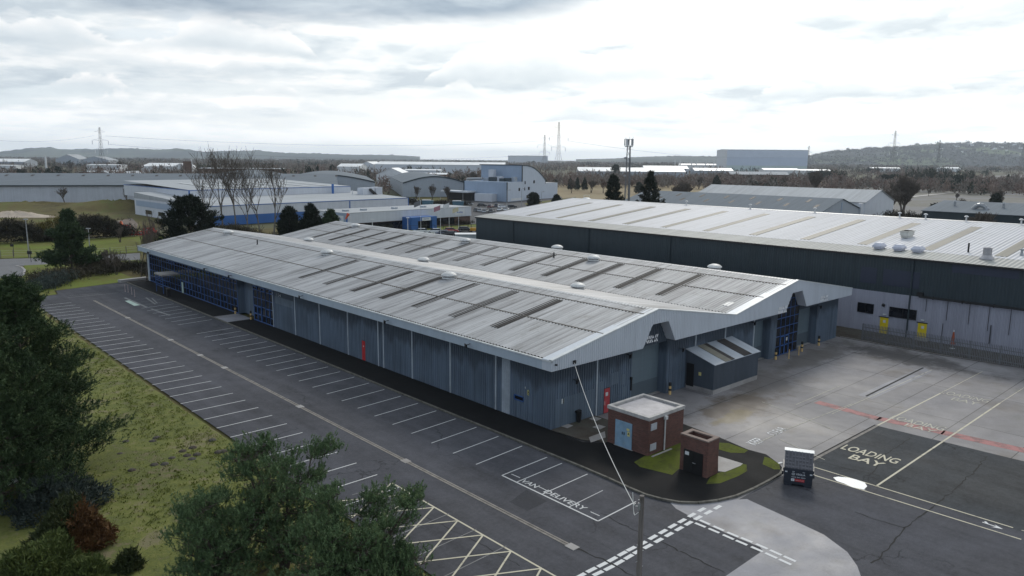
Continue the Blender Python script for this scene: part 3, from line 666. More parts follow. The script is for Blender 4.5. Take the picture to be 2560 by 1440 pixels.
# gable entrance glazing
gx = MB(); X0, X1 = 32.9, 37.5; st = (X1-X0)/5
for k in range(6): gx.box(X0+k*st-.025, .0, .05, X0+k*st+.025, .07, 6.9)
for z in (.1, 1.05, 2.1, 3.05, 4.0, 4.95, 5.9): gx.box(X0, -.006, z-.03, X1, .076, z+.03)
for q in ((X0+st, X0+st+.14, .05, 2.1), (X0+3*st-.14, X0+3*st, .05, 2.1), (X0+2*st-.09, X0+2*st+.09, .05, 2.1), (X0+st, X0+3*st, 1.98, 2.12), (X0+st, X0+3*st, 1.0, 1.12)): gx.box(q[0], -.03, q[2], q[1], -.008, q[3])
f = gx.build('entrance_glazing', M['blue_frame'], mainw)
mb = MB(); mb.box(X0, .03, .05, X1, .05, 6.95); mb.build('pane', M['glass'], f)
mb = MB(); mb.box(X0+st*2.35, -.02, 1.45, X0+st*2.65, -.012, 1.8); mb.build('notice', M['trim'], f)
for x0, x1, zt in ((9.39, 14.11, 4.75), (28.49, 31.66, 4.35), (37.54, 41.71, 4.45)):
    mb = MB(); mb.box(x0, .86, .02, x1, .95, zt)
    for k in range(1, int(zt/.45)): mb.box(x0, .845, k*.45-.012, x1, .862, k*.45+.012)
    d_ = mb.build('roller_door', M['grey_door'], mainw)
    mb = MB(); mb.box(x0+.02, .835, .03, x1-.02, .855, 1.35); mb.build('dark_lower_panel', clad('door_lower', (.085, .11, .13), .5, .06), d_)
    mb = MB(); mb.box(x0, .5, .0, x1, .83, .05); mb.build('threshold', M['slab'], d_)
mb = MB(); mb.box(.93, 52.0, .1, .99, 56.4, 3.6); mb.build('roller_door', M['grey_door'], mainw)
# doors
mb = MB(); mb.box(-.05, 25.88, .13, .03, 26.45, 2.1); d_ = mb.build('door', M['red_door'], mainw); d_['label'] = 'bright red fire door'
mb = MB(); mb.box(-.06, 26.08, 1.5, -.052, 26.2, 1.64); mb.build('notice', M['trim'], d_)
mb = MB(); mb.box(-.02, 25.82, .1, .02, 26.5, 2.16); mb.build('door_frame', M['black'], mainw)
mb = MB(); mb.box(5.96, -.06, .05, 6.62, .02, 2.06); d_ = mb.build('door', M['red_worn'], mainw); d_['label'] = 'red door with peeling pale notices'
mb = MB(); mb.box(6.1, -.07, 1.45, 6.4, -.062, 1.75); mb.build('notice', M['trim'], d_)
mb = MB(); mb.box(5.9, -.03, .0, 6.7, .0, 2.12); mb.build('door_frame', M['black'], mainw)
mb = MB()
for q in ((2.9, 4.01, 1.53, 1.60), (2.9, 4.01, 1.89, 1.96), (2.9, 2.97, 1.53, 1.96), (3.94, 4.01, 1.53, 1.96)): mb.box(-.09, q[0], q[2], .0, q[1], q[3])
f = mb.build('window', M['blue_frame'], mainw); mb = MB(); mb.box(-.03, 2.95, 1.56, -.01, 3.96, 1.93); mb.build('pane', M['glass'], f)
M['yellow'] = plain('yellow_sign', (.62, .56, .22), .5, .06, 4)
mb = MB(); mb.box(-.06, 2.28, 2.22, -.045, 2.55, 2.62); f = mb.build('sign', M['yellow'], mainw)
mb = MB(); mb.poly([(-.064, 2.5, 2.42), (-.064, 2.33, 2.42), (-.064, 2.415, 2.57)]); mb.poly([(-.064, 2.5, 2.35), (-.064, 2.5, 2.29), (-.064, 2.33, 2.29), (-.064, 2.33, 2.35)]); mb.build('sign_mark', M['black'], f)
mb = MB(); mb.box(-.06, 2.72, 2.66, -.045, 2.83, 2.82); mb.build('sign', M['trim'], mainw)
mb = MB(); mb.box(1.05, -.06, 1.9, 1.32, -.045, 2.28); mb.build('sign', M['trim'], mainw)
mb = MB(); text_mesh(mb, '104', (-.05, 45.2, 4.0), (0, -1, 0), (0, 0, 1), .36, 1.1, bold=.02); mb.build('number', M['trim'], mainw)
# fascias
mb = MB(); mb.box(EX0-.004, YN+.99, 4.98, EX0+.09, YE, 5.72); mb.box(EX0+.09, YN+1.0, 4.99, -.001, YE, 5.08); mb.build('fascia', M['fascia'], mainw)
mb = MB(); mb.box(EX0-.05, YN, 5.66, EX0+.1, YE, 5.76)
mb.build('fascia_capping', M['trim'], mainw)
mb = MB(); mb.box(EX0+.1, YN+.1, 5.60, EX0+.24, YE, 5.70); mb.build('gutter', M['seam'], mainw)
bot = [(EX0, 4.98), (9.48, 4.98), (10.64, 6.8), (12.8, 6.8), (13.86, 4.99), (32.63, 4.95), (33.86, 6.8), (35.88, 6.82), (37.04, 5.02), (EX1, 4.98)]
top = [(EX1, 5.80), (R2, 8.02), (VAL, 5.94), (R1, 8.0), (EX0, 5.80)]
mb = MB(); mb.extrude([(x, YN, z) for x, z in bot+top], (0, .98, 0))
bx, bz = zip(*bot); tx, tz = zip(*top[::-1]); x = EX0+.1
while x < EX1-.15:
    a, c = x, x+.11
    za, zc = np.interp(a, bx, bz)+.01, np.interp(c, bx, bz)+.01; ta, tcc = np.interp(a, tx, tz)-.02, np.interp(c, tx, tz)-.02; y = YN; e = .02
    mb.add([(a, y, za), (a+e, y-.03, za), (c-e, y-.03, zc), (c, y, zc), (a, y, ta), (a+e, y-.03, ta), (c-e, y-.03, tcc), (c, y, tcc)], [(0, 1, 5, 4), (1, 2, 6, 5), (2, 3, 7, 6)]); x += .235
mb.build('gable_fascia', M['gable'], mainw)
mb = MB()
for (xa, za), (xb, zb) in zip(top[:-1], top[1:]):
    mb.extrude([(xa, YN-.05, za-.05), (xb, YN-.05, zb-.05), (xb, YN-.05, zb+.05), (xa, YN-.05, za+.05)], (0, .3, 0))
mb.build('gable_capping', M['trim'], mainw)
# roof slopes, truly corrugated
def slope(x0, z0, x1, z1, name, y0=YN+.25, y1=YE, pitch=.36, dep=.075, mat='roof', par=None):
    n = int((y1-y0)/pitch); ys = []; zs = []
    for i in range(n):
        for fr, d in ((0, 0), (.3, 0), (.5, 1), (.8, 1)): ys.append(y0+(i+fr)*(y1-y0)/n); zs.append(d*dep)
    ys.append(y1); zs.append(0); ys = np.array(ys); zs = np.array(zs); k = len(ys)
    V = np.concatenate([np.c_[np.full(k, x0), ys, z0+zs], np.c_[np.full(k, x1), ys, z1+zs]])
    i = np.arange(k-1); F = np.c_[i, i+k, i+1+k, i+1] if x0 > x1 else np.c_[i, i+1, i+1+k, i+k]
    F = F[:, ::-1]
    return tri_mesh(name, V, F, M[mat], par or mainw)
rf = slope(EX0+.22, EZ, R1, RZ, 'roof'); slope(VAL-.12, VZ, R1, RZ, 'roof'); slope(VAL+.12, VZ, R2, RZ+.01, 'roof'); slope(EX1-.1, EZ, R2, RZ+.01, 'roof')
mb = MB(); mb.box(VAL-.16, YN+.2, VZ-.12, VAL+.16, YE, VZ-.02); mb.build('valley_gutter', M['seam'], mainw)
for x, z in ((R1, RZ), (R2, RZ+.01)):
    mb = MB(); mb.extrude([(x-.34, YN, z-.0), (x, YN, z+.075), (x+.34, YN, z-.0), (x, YN, z+.02)], (0, YE-YN, 0)); mb.build('ridge_cap', M['vent'], mainw)
zr1 = lambda x: EZ+(x-EX0-.22)*(RZ-EZ)/(R1-EX0-.22); zr3 = lambda x: VZ+(x-VAL-.12)*(RZ+.01-VZ)/(R2-VAL-.12); zr2 = lambda x: VZ+(VAL-.12-x)*(RZ-VZ)/(VAL-.12-R1)
def onslope(zf, x0, x1, y0, y1, h, name, mat, par):
    mb = MB(); mb.add([(x0, y0, zf(x0)+h), (x1, y0, zf(x1)+h), (x1, y1, zf(x1)+h), (x0, y1, zf(x0)+h), (x0, y0, zf(x0)), (x1, y0, zf(x1)), (x1, y1, zf(x1)), (x0, y1, zf(x0))],
        [(0, 1, 2, 3), (4, 5, 1, 0), (5, 6, 2, 1), (6, 7, 3, 2), (7, 4, 0, 3)]); return mb.build(name, mat, par)
def lightstrip(zf, x0, x1, yc, w, par):      # ribbed like the sheets around it
    mb = MB(); n = 4
    for i in range(n):
        a = yc-w/2+i*w/n; q = [(a, .055), (a+w/n*.3, .055), (a+w/n*.5, .095), (a+w/n*.8, .095), (a+w/n, .055)]
        for (ya, ha), (yb, hb) in zip(q[:-1], q[1:]): mb.quad((x0, ya, zf(x0)+ha), (x1, ya, zf(x1)+ha), (x1, yb, zf(x1)+hb), (x0, yb, zf(x0)+hb))
    return mb.build('rooflight', M['skylight'], par)
for i in range(7): lightstrip(zr1, 1.72, 9.45, 42.6-5.68*i, 1.15, mainw)
for i in range(14): lightstrip(zr3, 25.0, 32.7, 83.5-5.73*i, 1.2, mainw)
for zf, x in ((zr1, 4.9), (zr1, 9.85), (zr3, 28.7), (zr3, 33.0)): onslope(zf, x-.07, x+.07, YN+.3, YE, .085, 'sheet_lap', M['seam'], mainw)
onslope(zr3, 25.1, 26.2, .95, 1.75, .07, 'roof_patch', M['vent'], mainw)
vb = MB(); vb.lathe([(.72, .0), (.72, .16), (.50, .2), (.50, .30)], n=20); vb.lathe([(.80, .30), (.84, .36), (.80, .44), (.62, .58), (.34, .68), (.12, .71)], n=20)
vprot = None
for zf, x, y in ((zr1, 9.9, 83.1), (zr1, 9.5, 50.4), (zr1, 9.5, 24.6), (zr3, 33.1, 82.7), (zr3, 32.8, 50.7), (zr3, 32.6, 24.9), (zr2, 19.9, 75.4), (zr2, 19.6, 43.2), (zr2, 20.3, 16.2), (lambda x: RZ-.2, 36.0, 34.6), (lambda x: RZ-.25, 36.4, 9.9)):
    if vprot is None: vprot = vb.build('roof_vent', M['vent'], mainw, smooth=False); v_ = vprot
    else: v_ = vprot.copy(); COL.objects.link(v_)
    v_.location = (x, y, zf(x)+.02)
for zf, x, y in ((zr1, 8.3, 68.7), (zr3, 31.6, 30.9)):
    mb = MB(); mb.tube((x, y, zf(x)), (x, y, zf(x)+.75), .09, .09, 8); mb.tube((x, y, zf(x)), (x, y, zf(x)+.06), .2, .18, 8); mb.build('flue', M['black'], mainw)
# emblems: rows of slanted white bars
def emblem(par, o, rt, up, w, h, mat):
    mb = MB(); o, rt, up = map(np.array, (o, rt, up)); n = 7; bw = w/(n+2)
    nrm = np.cross(rt, up)
    for row, (v0, sl) in enumerate(((.55, 1), (.0, -1))):
        for k in range(n):
            u = (k+.5)*bw+.4*bw*row; s_ = sl*.55*bw if k not in (3, 4) else (-.55 if (k == 3) == (row == 0) else .55)*bw*-1
            P = [(u, v0), (u+bw*.62, v0), (u+bw*.62+s_*1.1, v0+.42), (u+s_*1.1, v0+.42)]
            mb.poly([o+rt*a+up*(c*h)+nrm*.004 for a, c in P])
    mb.build('emblem', mat, par)
M['emblem'] = plain('emblem_white', (.85, .85, .86), .5, .05, 2)
emblem(mainw, (30.95, YN-.05, 4.85+.12), (.999, 0, .0), (0, 0, 1), 2.2, .72, M['emblem'])
emblem(mainw, (39.9, YN-.05, 5.02+.1), (1.0, 0, .0), (0, 0, 1), 2.2, .62, M['emblem'])
emblem(mainw, (11.0, -.08, 4.95), (1, 0, 0), (0, 0, 1), 2.0, .62, M['emblem'])
M['emblem_faint'] = plain('emblem_faint', (.33, .32, .42), .5, .05, 2)
emblem(mainw, (EX0-.004, 57.7, 5.12), (0, -1, 0), (0, 0, 1), 2.6, .44, M['emblem_faint'])
# floodlights and cameras on the fascia and walls
def flood(x, y, z, dx, dy):
    mb = MB(); mb.tube((x, y, z+.1), (x+dx*.35, y+dy*.35, z+.05), .03, .03, 5); mb.obox((x+dx*.45, y+dy*.45, z), (.2*abs(dy)+.10*abs(dx), .2*abs(dx)+.10*abs(dy), 0), (.0, .0, .14), (.09*dx, .09*dy, .05)); mb.build('floodlight', M['black'], mainw)
for y in (86.5, 63.5, 55.4, 36.6, 20.0, 8.2): flood(EX0, y, 5.25, -1, 0)
for x, z in ((2.3, 3.5), (15.9, 3.7), (8.6, 4.4), (27.7, 4.4), (41.5, 4.3)): flood(x, -.03, z, 0, -1)
mb = MB(); mb.box(-.75, YN-.2, 5.42, -.62, YN-.03, 5.52); mb.build('camera', M['black'], mainw)
mb = MB(); mb.box(9.2, -.14, 1.3, 9.34, -.035, 2.35); mb.box(9.15, -.2, 2.2, 9.3, -.035, 2.45); mb.build('switch_box', M['black'], mainw)
for x, z in ((8.05, 2.0), (8.25, .9), (16.0, 1.6)):
    mb = MB(); mb.box(x, -.043, z, x+.55, -.037, z+.85); mb.build('repair_patch', clad('patch', (.10, .13, .16), .5), mainw)
mb = MB(); mb.box(.35, -.045, .1, 4.7, -.037, 2.35); mb.box(5.2, -.045, .1, 5.85, -.037, 2.75); mb.box(6.75, -.045, 2.2, 7.6, -.037, 3.2); mb.build('dark_band', clad('wall_dark_band', (.115, .15, .185), .55, .15), mainw)
mb = MB(); mb.box(-.048, 41.0, 3.1, -.04, 45.6, 3.95); mb.build('dark_band', clad('wall_dark_band2', (.115, .15, .185), .55, .15), mainw)
mb = MB(); mb.tube((2.8, -.25, .05), (2.8, -.25, 1.0), .16, .22, 8); mb.box(2.55, -.32, .9, 3.05, -.04, 1.05); tag(mb.build('outlet_hood', M['black'], mainw))
# porch canopy by the far glazing
mb = MB(); mb.box(-2.6, 77.3, 2.72, -.08, 80.6, 2.95); cnp = mb.build('porch_canopy', M['slab'], mainw)
mb = MB(); mb.box(-2.5, 77.4, .1, -2.42, 77.48, 2.72); mb.box(-2.5, 80.4, .1, -2.42, 80.48, 2.72)
for z in (1.1, 1.9, 2.45): mb.box(-2.49, 77.4, z, -2.44, 80.5, z+.05); mb.box(-2.46, 80.42, z, -.1, 80.46, z+.05)
mb.build('porch_frame', M['blue_frame'], mainw)
mb = MB(); mb.box(-.13, 75.9, .15, -.1, 76.6, 1.75); mb.build('door', M['mint'], mainw)

# ================================================================ lean-to plant shed
sh = empty('plant_shed', (16.9, -3, 0), 0, 'small slate-grey lean-to shed with striped rooflights against the warehouse gable', 'shed')
M['slate_clad'] = clad('slate_cladding', (.065, .08, .10), .5, .14)
mb = MB(); mb.box(-.02, -.02, 0, 7.3, 2.8, .42); mb.build('plinth', M['slab'], sh)
mb = MB(); x0, x1, y0, y1 = .0, 7.28, .0, 2.9; zf, zb = 2.68, 3.55
corr(mb, (x0, y0, 0), (1, 0, 0), (0, -1, 0), x1, .42, zf, .2, .03)
ZS = lambda s_: zb-(zb-zf)*s_/y1
mb.poly([(x0, y0, .42), (x0, y1, .42), (x0, y1, zb), (x0, y0, zf)][::-1]); mb.poly([(x1, y0, .42), (x1, y1, .42), (x1, y1, zb), (x1, y0, zf)])
mb.build('wall', M['slate_clad'], sh)
mb = MB(); mb.extrude([(x0-.12, y0-.15, zf-.03), (x0-.12, y1, zb-.0), (x0-.12, y1, zb+.05), (x0-.12, y0-.15, zf+.03)], (x1+.24, 0, 0)); rr_ = mb.build('roof', roofmat('shed_roof', (.34, .37, .41), .1, ax=0), sh)
for a, c, mt in ((1.55, 2.5, 'beige_light'), (2.5, 3.05, 'skylight'), (4.6, 5.9, 'skylight')):
    mb = MB(); mb.extrude([(a, y0-.13, zf+.04), (a, y1-.1, zb+.04), (a, y1-.1, zb+.075), (a, y0-.13, zf+.07)], (c-a, 0, 0)); mb.build('rooflight', M[mt], rr_)
mb = MB(); mb.box(-.05, 2.0, .3, -.01, 2.75, 2.35); mb.build('door', M['black'], sh)
mb = MB(); mb.box(-.04, 1.25, 1.45, -.012, 1.5, 1.75); mb.build('sign', M['yellow'], sh)

# ================================================================ brick substation and brick bin enclosure
def brickmat(name, base):
    m, nt, b = newmat(name); g = node(nt, 'ShaderNodeNewGeometry'); sp_ = node(nt, 'ShaderNodeSeparateXYZ'); L(nt, g.outputs['Position'], sp_.inputs[0])
    cb = node(nt, 'ShaderNodeCombineXYZ'); L(nt, math_(nt, 'ADD', sp_.outputs[0], sp_.outputs[1]), cb.inputs[0]); L(nt, sp_.outputs[2], cb.inputs[1])
    br = node(nt, 'ShaderNodeTexBrick'); br.inputs['Scale'].default_value = 1; br.inputs['Brick Width'].default_value = .225; br.inputs['Row Height'].default_value = .075; br.inputs['Mortar Size'].default_value = .009
    br.inputs['Color1'].default_value = (*[x*.7 for x in base], 1); br.inputs['Color2'].default_value = (*[x*1.25 for x in base], 1); br.inputs['Mortar'].default_value = (.13, .10, .085, 1)
    L(nt, cb.outputs[0], br.inputs['Vector'])
    st = noise(nt, wcoords(nt), .7, 5, .6); c = mix(nt, ramp(nt, st, [(.4, 0.0), (.7, .5)]), br.outputs['Color'], tuple(x*.55 for x in base))
    L(nt, c, b.inputs['Base Color']); b.inputs['Roughness'].default_value = .85; bump(nt, b, br.outputs['Fac'], .3, .01); return m
M['brick'] = brickmat('red_brick', (.115, .042, .032))
sub = empty('brick_substation', (1.31, -8.0, .125), 0, 'square red-brick substation with flat pale roof and blue double doors', 'substation')
w_, d_ = 4.0, 3.6
mb = MB(); mb.box(0, 0, 0, w_, d_, 2.5); mb.build('wall', M['brick'], sub)
mb = MB(); mb.box(.26, .26, 2.5, w_-.26, d_-.26, 2.58); mb.build('roof_felt', plain('roof_felt', (.36, .345, .36), .6, .15, 1.5), sub)
mb = MB()
for q in ((-.06, -.06, w_+.06, .2), (-.06, d_-.2, w_+.06, d_+.06), (-.06, .2, .2, d_-.2), (w_-.2, .2, w_+.06, d_-.2)): mb.box(q[0], q[1], 2.502, q[2], q[3], 2.74)
mb.build('parapet', plain('parapet_stone', (.40, .385, .37), .8, .2, 2), sub)
M['door_blue'] = plain('faded_blue_door', (.21, .33, .44), .6, .12, 1.5, dirt=((.30, .34, .36), 2.2, .55, .5))
for y in (1.4, 2.14):
    mb = MB(); mb.box(-.06, y, .03, .0, y+.73, 1.9); f = mb.build('door', M['door_blue'], sub)
    mb = MB(); mb.box(-.08, y+(.62 if y < 2 else .04), .95, -.062, y+(.69 if y < 2 else .11), 1.15); mb.build('handle', M['black'], f)
    if y < 2:
        mb = MB(); mb.box(-.07, y+.16, .95, -.062, y+.38, 1.28); mb.box(-.07, y+.2, 1.34, -.062, y+.45, 1.5); f2 = mb.build('warning_sign', M['yellow'], f)
        mb = MB(); mb.poly([(-.074, y+.35, 1.08), (-.074, y+.19, 1.08), (-.074, y+.27, 1.24)]); mb.build('sign_mark', M['black'], f2)
mb = MB(); mb.box(-.08, 1.3, -.05, .05, 2.95, .03); mb.build('threshold', M['slab'], sub)
M['pale_vent'] = plain('pale_vent', (.43, .45, .48), .5, .08, 3)
for z in (.30, 1.75):
    mb = MB(); mb.box(.2, -.04, z, .85, -.002, z+.48)
    for k in range(5): mb.box(.22, -.055, z+.05+k*.085, .83, -.04, z+.09+k*.085)
    mb.build('louvre', M['pale_vent'], sub)
mb = MB(); mb.tube((1.75, -.07, .02), (1.75, -.07, 2.3), .055, .055, 8); mb.box(1.62, -.2, 2.25, 1.88, -.02, 2.5); mb.tube((1.75, -.1, 2.45), (1.75, .15, 2.62), .06, .06, 8); mb.build('downpipe', M['vent'], sub)
mb = MB(); mb.box(.1, -.35, .0, 2.3, -.22, .05); mb.build('edging', M['slab'], sub)
enc = empty('bin_enclosure', (1.16, -12.74, .125), 0, 'narrow roofless red-brick bin store with black double doors', 'bin store')
w_, d_ = 1.25, 2.05
mb = MB()
for q in ((0, 0, w_, .22), (0, d_-.22, w_, d_), (0, .22, .22, d_-.22), (w_-.22, .22, w_, d_-.22)): mb.box(q[0], q[1], 0, q[2], q[3], 2.36)
mb.build('wall', brickmat('red_brick_b', (.12, .045, .034)), enc)
mb = MB()
for q in ((-.03, -.03, w_+.03, .26), (-.03, d_-.26, w_+.03, d_+.03), (-.03, .26, .26, d_-.26), (w_-.26, .26, w_+.03, d_-.26)): mb.box(q[0], q[1], 2.362, q[2], q[3], 2.45)
mb.build('coping', plain('coping_stone', (.19, .14, .12), .8, .2, 3), enc)
for y in (.32, 1.04):
    mb = MB(); mb.box(-.05, y, .02, .0, y+.70, 1.5); f = mb.build('door', M['black'], enc)
    if y > 1: mb = MB(); mb.box(-.06, y+.3, 1.15, -.052, y+.6, 1.38); mb.build('notice', M['trim'], f)
    else: mb = MB(); mb.box(-.08, y+.5, .72, -.052, y+.74, .76); mb.build('handle', M['steel'], f)

# ================================================================ dark warehouse on the right
dw = empty('warehouse', (53, 0, 0), 0, 'tall charcoal warehouse with bright pale roof beyond the loading yard', 'warehouse')
ed, rd, xr, ya, yb = 9.25, 12.0, 79.6-53, -62.0, 72.5
mb = MB(); corr(mb, (0, ya, 0), (0, 1, 0), (-1, 0, 0), yb-ya, 4.95, ed, .33, .04)
mb.box(.0, 8, 0, .05, yb, 4.95); mb.poly([(0, yb, 0), (xr*2, yb, 0), (xr*2, yb, ed), (xr, yb, rd), (0, yb, ed)][::-1]); mb.poly([(0, ya, 0), (xr*2, ya, 0), (xr*2, ya, ed), (xr, ya, rd), (0, ya, ed)]); mb.box(xr*2-.05, ya, 0, xr*2, yb, ed)
mb.build('upper_wall', M['dark_clad'], dw)
mb = MB(); corr(mb, (.0, ya, 0), (0, 1, 0), (-1, 0, 0), 70.0, .0, 4.95, .25, .035); mb.build('lower_wall', M['light_clad'], dw)
def droof(x0, z0, x1, z1, name, mat):
    n = int((yb-ya)/.5); ys = []; zs = []
    for i in range(n):
        for fr, d in ((0, 0), (.5, 0), (.6, 1), (.9, 1)): ys.append(ya+(i+fr)*(yb-ya)/n); zs.append(d*.04)
    ys = np.array(ys); zs = np.array(zs); k = len(ys)
    V = np.concatenate([np.c_[np.full(k, x0), ys, z0+zs], np.c_[np.full(k, x1), ys, z1+zs]]); i = np.arange(k-1)
    F = np.c_[i, i+1, i+1+k, i+k] if x0 > x1 else np.c_[i, i+k, i+1+k, i+1]
    return tri_mesh(name, V, F, M[mat], dw)
zd = lambda x: ed+x*(rd-ed)/xr
droof(-.25, ed, 4.0, zd(4.0), 'eaves_sheet', 'gutter_dirt'); droof(4.0, zd(4.0)+.012, xr, rd, 'roof', 'metal_roof'); droof(xr*2+.2, ed, xr, rd, 'roof', 'metal_roof')
mb = MB(); mb.box(-.34, ya, ed-.2, -.2, yb, ed+.02); mb.build('gutter', M['black'], dw)
mb = MB(); mb.extrude([(xr-.4, ya, rd+.0), (xr, ya, rd+.09), (xr+.4, ya, rd+.0)], (0, yb-ya, 0)); mb.build('ridge_cap', M['vent'], dw)
mb = MB(); mb.extrude([(-.3, yb, ed-.1), (xr, yb, rd-.1), (xr, yb, rd+.1), (-.3, yb, ed+.08)], (0, .12, 0)); mb.build('verge_trim', M['vent'], dw)
for i in range(17):
    y = 63.6-i*7.63
    a = onslope(zd, 5.0, 22.4, y-.62, y+.62, .06, 'rooflight', M['beige_light'], dw)
for y in (-37, -5.5, 28, 44, 62):
    mb = MB(); mb.tube((-.13, y, .0), (-.13, y, ed-.15), .09, .09, 8); mb.build('downpipe', M['dark_clad'], dw)
for y0, y1, z0, z1 in ((.3, -1.55, 5.8, 7.7), (-2.3, -6.3, 5.8, 7.7), (-9.5, -15.9, 8.1, 9.0)):
    mb = MB(); mb.box(-.06, y1, z0, -.044, y0, z1); mb.build('panel', M['dark_patch'], dw)
for y0, y1 in ((.3, -1.5), (-3.4, -6.3)):
    mb = MB(); z0, z1 = 2.24, 3.3
    mb.box(-.1, y1-.06, z0-.06, -.03, y0+.06, z0); mb.box(-.1, y1-.06, z1, -.03, y0+.06, z1+.06); mb.box(-.1, y1-.06, z0, -.03, y1, z1); mb.box(-.1, y0, z0, -.03, y0+.06, z1); mb.box(-.09, (y0+y1)/2-.03, z0, -.03, (y0+y1)/2+.03, z1)
    f = mb.build('window', M['black'], dw); mb = MB(); mb.box(-.06, y1, z0, -.045, y0, z1); mb.build('pane', M['glass'], f)
M['door_yellow'] = plain('yellow_door', (.66, .50, .02), .45, .06, 2)
for y in (-2.4, -6.62):
    mb = MB(); mb.box(-.08, y-.95, .05, -.03, y, 1.95); f = mb.build('door', M['door_yellow'], dw)
    mb = MB(); mb.box(-.088, y-.66, 1.35, -.082, y-.36, 1.66); mb.build('notice', M['trim'], f)
    mb = MB(); mb.box(-.12, y-1.0, 1.97, -.03, y+.15, 2.06); mb.build('door_head', M['black'], dw)
    mb = MB(); mb.box(-.16, y-.62, 2.28, -.04, y-.28, 2.4); mb.build('bulkhead_light', M['trim'], dw)
mb = MB(); mb.lathe([(.2, 0), (.2, .08), (.1, .14)], n=12); o = mb.build('round_light', M['black'], dw); o.rotation_euler = (0, -math.pi/2, 0); o.location = (-.04, -2.65, 3.42)
mb = MB()
for z, xx in ((4.95, -.25), (5.12, -.25), (5.0, -.4)): mb.tube((xx, -6.5, z), (xx, -61, z+.0), .055, .055, 6)
for y in range(-8, -60, -3): mb.box(-.45, y, 4.85, -.03, y+.06, 5.2)
mb.box(-.4, -6.9, 5.1, -.05, -6.3, 5.5); mb.build('pipework', M['black'], dw)
for y, z0 in ((-7.3, 3.4), (-9.5, 2.7), (-11.7, 2.6), (-13.6, 2.2), (-15.6, 2.1)):
    mb = MB(); mb.tube((-.12, y, z0), (-.12, y, 4.9), .03, .03, 5); mb.build('cable', M['black'], dw)
mb = MB(); mb.tube((-.1, -9.2, 0), (-.1, -9.2, 2.3), .03, .03, 5); mb.tube((-.1, -13.9, .8), (-.1, -13.9, 2.9), .05, .05, 5); mb.build('pipe', M['black'], dw)
# plant on the dark warehouse's roof
cs = MB(); cs.box(-.85, -.55, .25, .85, .55, .78); cs.box(-.95, -.62, .7, .95, .62, .78); cs.box(-.7, -.45, 0, .7, .45, .25); f = None
for x, y, nm in ((64.8-53, -.2, 'air_unit'),):
    o = cs.build(nm, plain('air_unit_cream', (.56, .55, .50), .5, .08, 2), dw); o.location = (x, y, zd(x)+.03); o.scale = (1.15, .95, 1.1)
def housing():
    mb = MB(); b_ = [(-.75, -.55), (.75, -.55), (.75, .55), (-.75, .55)]
    mb.box(-.6, -.42, 0, .6, .42, .22); vs = [(x, y, .22) for x, y in b_]+[(x, y, .42) for x, y in b_]+[(x*.55, y*.62, .72) for x, y in b_]
    fs = [(i, (i+1) % 4, 4+(i+1) % 4, 4+i) for i in range(4)]+[(4+i, 4+(i+1) % 4, 8+(i+1) % 4, 8+i) for i in range(4)]+[(8, 9, 10, 11), (3, 2, 1, 0)]
    mb.add(vs, fs); return mb
hp = housing().build('fan_cowl', plain('fan_cowl_grey', (.50, .51, .58), .5, .06, 2), dw); hp.location = (56.4-53, -.2, zd(3.4)+.04)
for y in (-2.55, -4.65):
    c = hp.copy(); COL.objects.link(c); c.location = (56.35-53, y, zd(3.4)+.04)
mb = MB(); mb.tube((58.8-53, -9.2, zd(5.8)), (58.8-53, -9.2, zd(5.8)+1.1), .1, .1, 8); mb.build('flue', M['black'], dw)
mb = MB(); mb.lathe([(.75, 0), (.72, .12), (.45, .45), (.44, .5), (.44, 1.25), (.38, 1.25), (.36, .8)], (56.1-53, -11.9, zd(3.1)), 16); mb.build('chimney_vent', plain('chimney_steel', (.36, .35, .36), .4, .15, 2, .4), dw)
mb = MB(); mb.lathe([(.25, 0), (.12, .3), (.12, .5), (.22, .62), (.18, .75)], (59.6-53, -14.3, zd(6.6)), 10); mb.build('cowl', M['steel'], dw)
for y in (44, 31, 19.5, 6.5, 2.9, -2.4, -9.0):
    mb = MB(); mb.lathe([(.12, 0), (.1, .55), (.3, .6), (.3, .68), (.1, .8)], (xr+.0, y, rd), 8); mb.build('ridge_cowl', M['vent'], dw)

# ================================================================ yard furniture
bprot = None
for x, y, lb in ((14.2, -.45, 'black and yellow bollard beside the roller door with the striped emblem above'), (32.2, -.5, 'black and yellow bollard at the left foot of the blue gable glazing'), (37.45, -.65, 'black and yellow bollard between the blue glazing and the second roller door'), (41.4, -.6, 'black and yellow bollard by the far right end of the gable'),
        (-.35, 56.75, 'black and yellow bollard at the end of the long blue glazing'), (-.35, 52.0, 'black and yellow bollard at the concrete door apron by the blue doors')):
    if bprot is None:
        b0 = empty('bollard', (x, y, 0), 0, lb, 'bollard', 'striped bollards guarding the doors')
        M['bollard_yellow'] = plain('bollard_buff', (.62, .42, .18), .5, .08, 3)
        mb = MB(); mb.tube((0, 0, 0), (0, 0, .36), .115, .115, 12); mb.tube((0, 0, .54), (0, 0, .78), .115, .115, 12); mb.build('post', M['bollard_yellow'], b0)
        mb = MB(); mb.tube((0, 0, .36), (0, 0, .54), .118, .118, 12); mb.tube((0, 0, .78), (0, 0, 1.06), .118, .118, 12); mb.lathe([(.118, 1.06), (.06, 1.11)], n=12); mb.build('black_band', M['black'], b0); bprot = b0
    else:
        c = copy_tree(bprot); c.location = (x, y, 0.12 if x < 0 else 0); c['label'] = lb
p0 = None
for x, y, lb in ((33.6, -1.2, 'thin yellow post in front of the blue gable doors, the left of the pair'), (35.7, -1.2, 'thin yellow post in front of the blue gable doors, the right of the pair')):
    mb = MB(); mb.tube((0, 0, 0), (0, 0, .95), .05, .05, 8); mb.lathe([(.09, 0), (.09, .02)], n=8); o = mb.build('guard_post', M['bollard_yellow']); o.location = (x, y, 0); tag(o, lb, 'post', 'thin yellow posts at the gable doors')
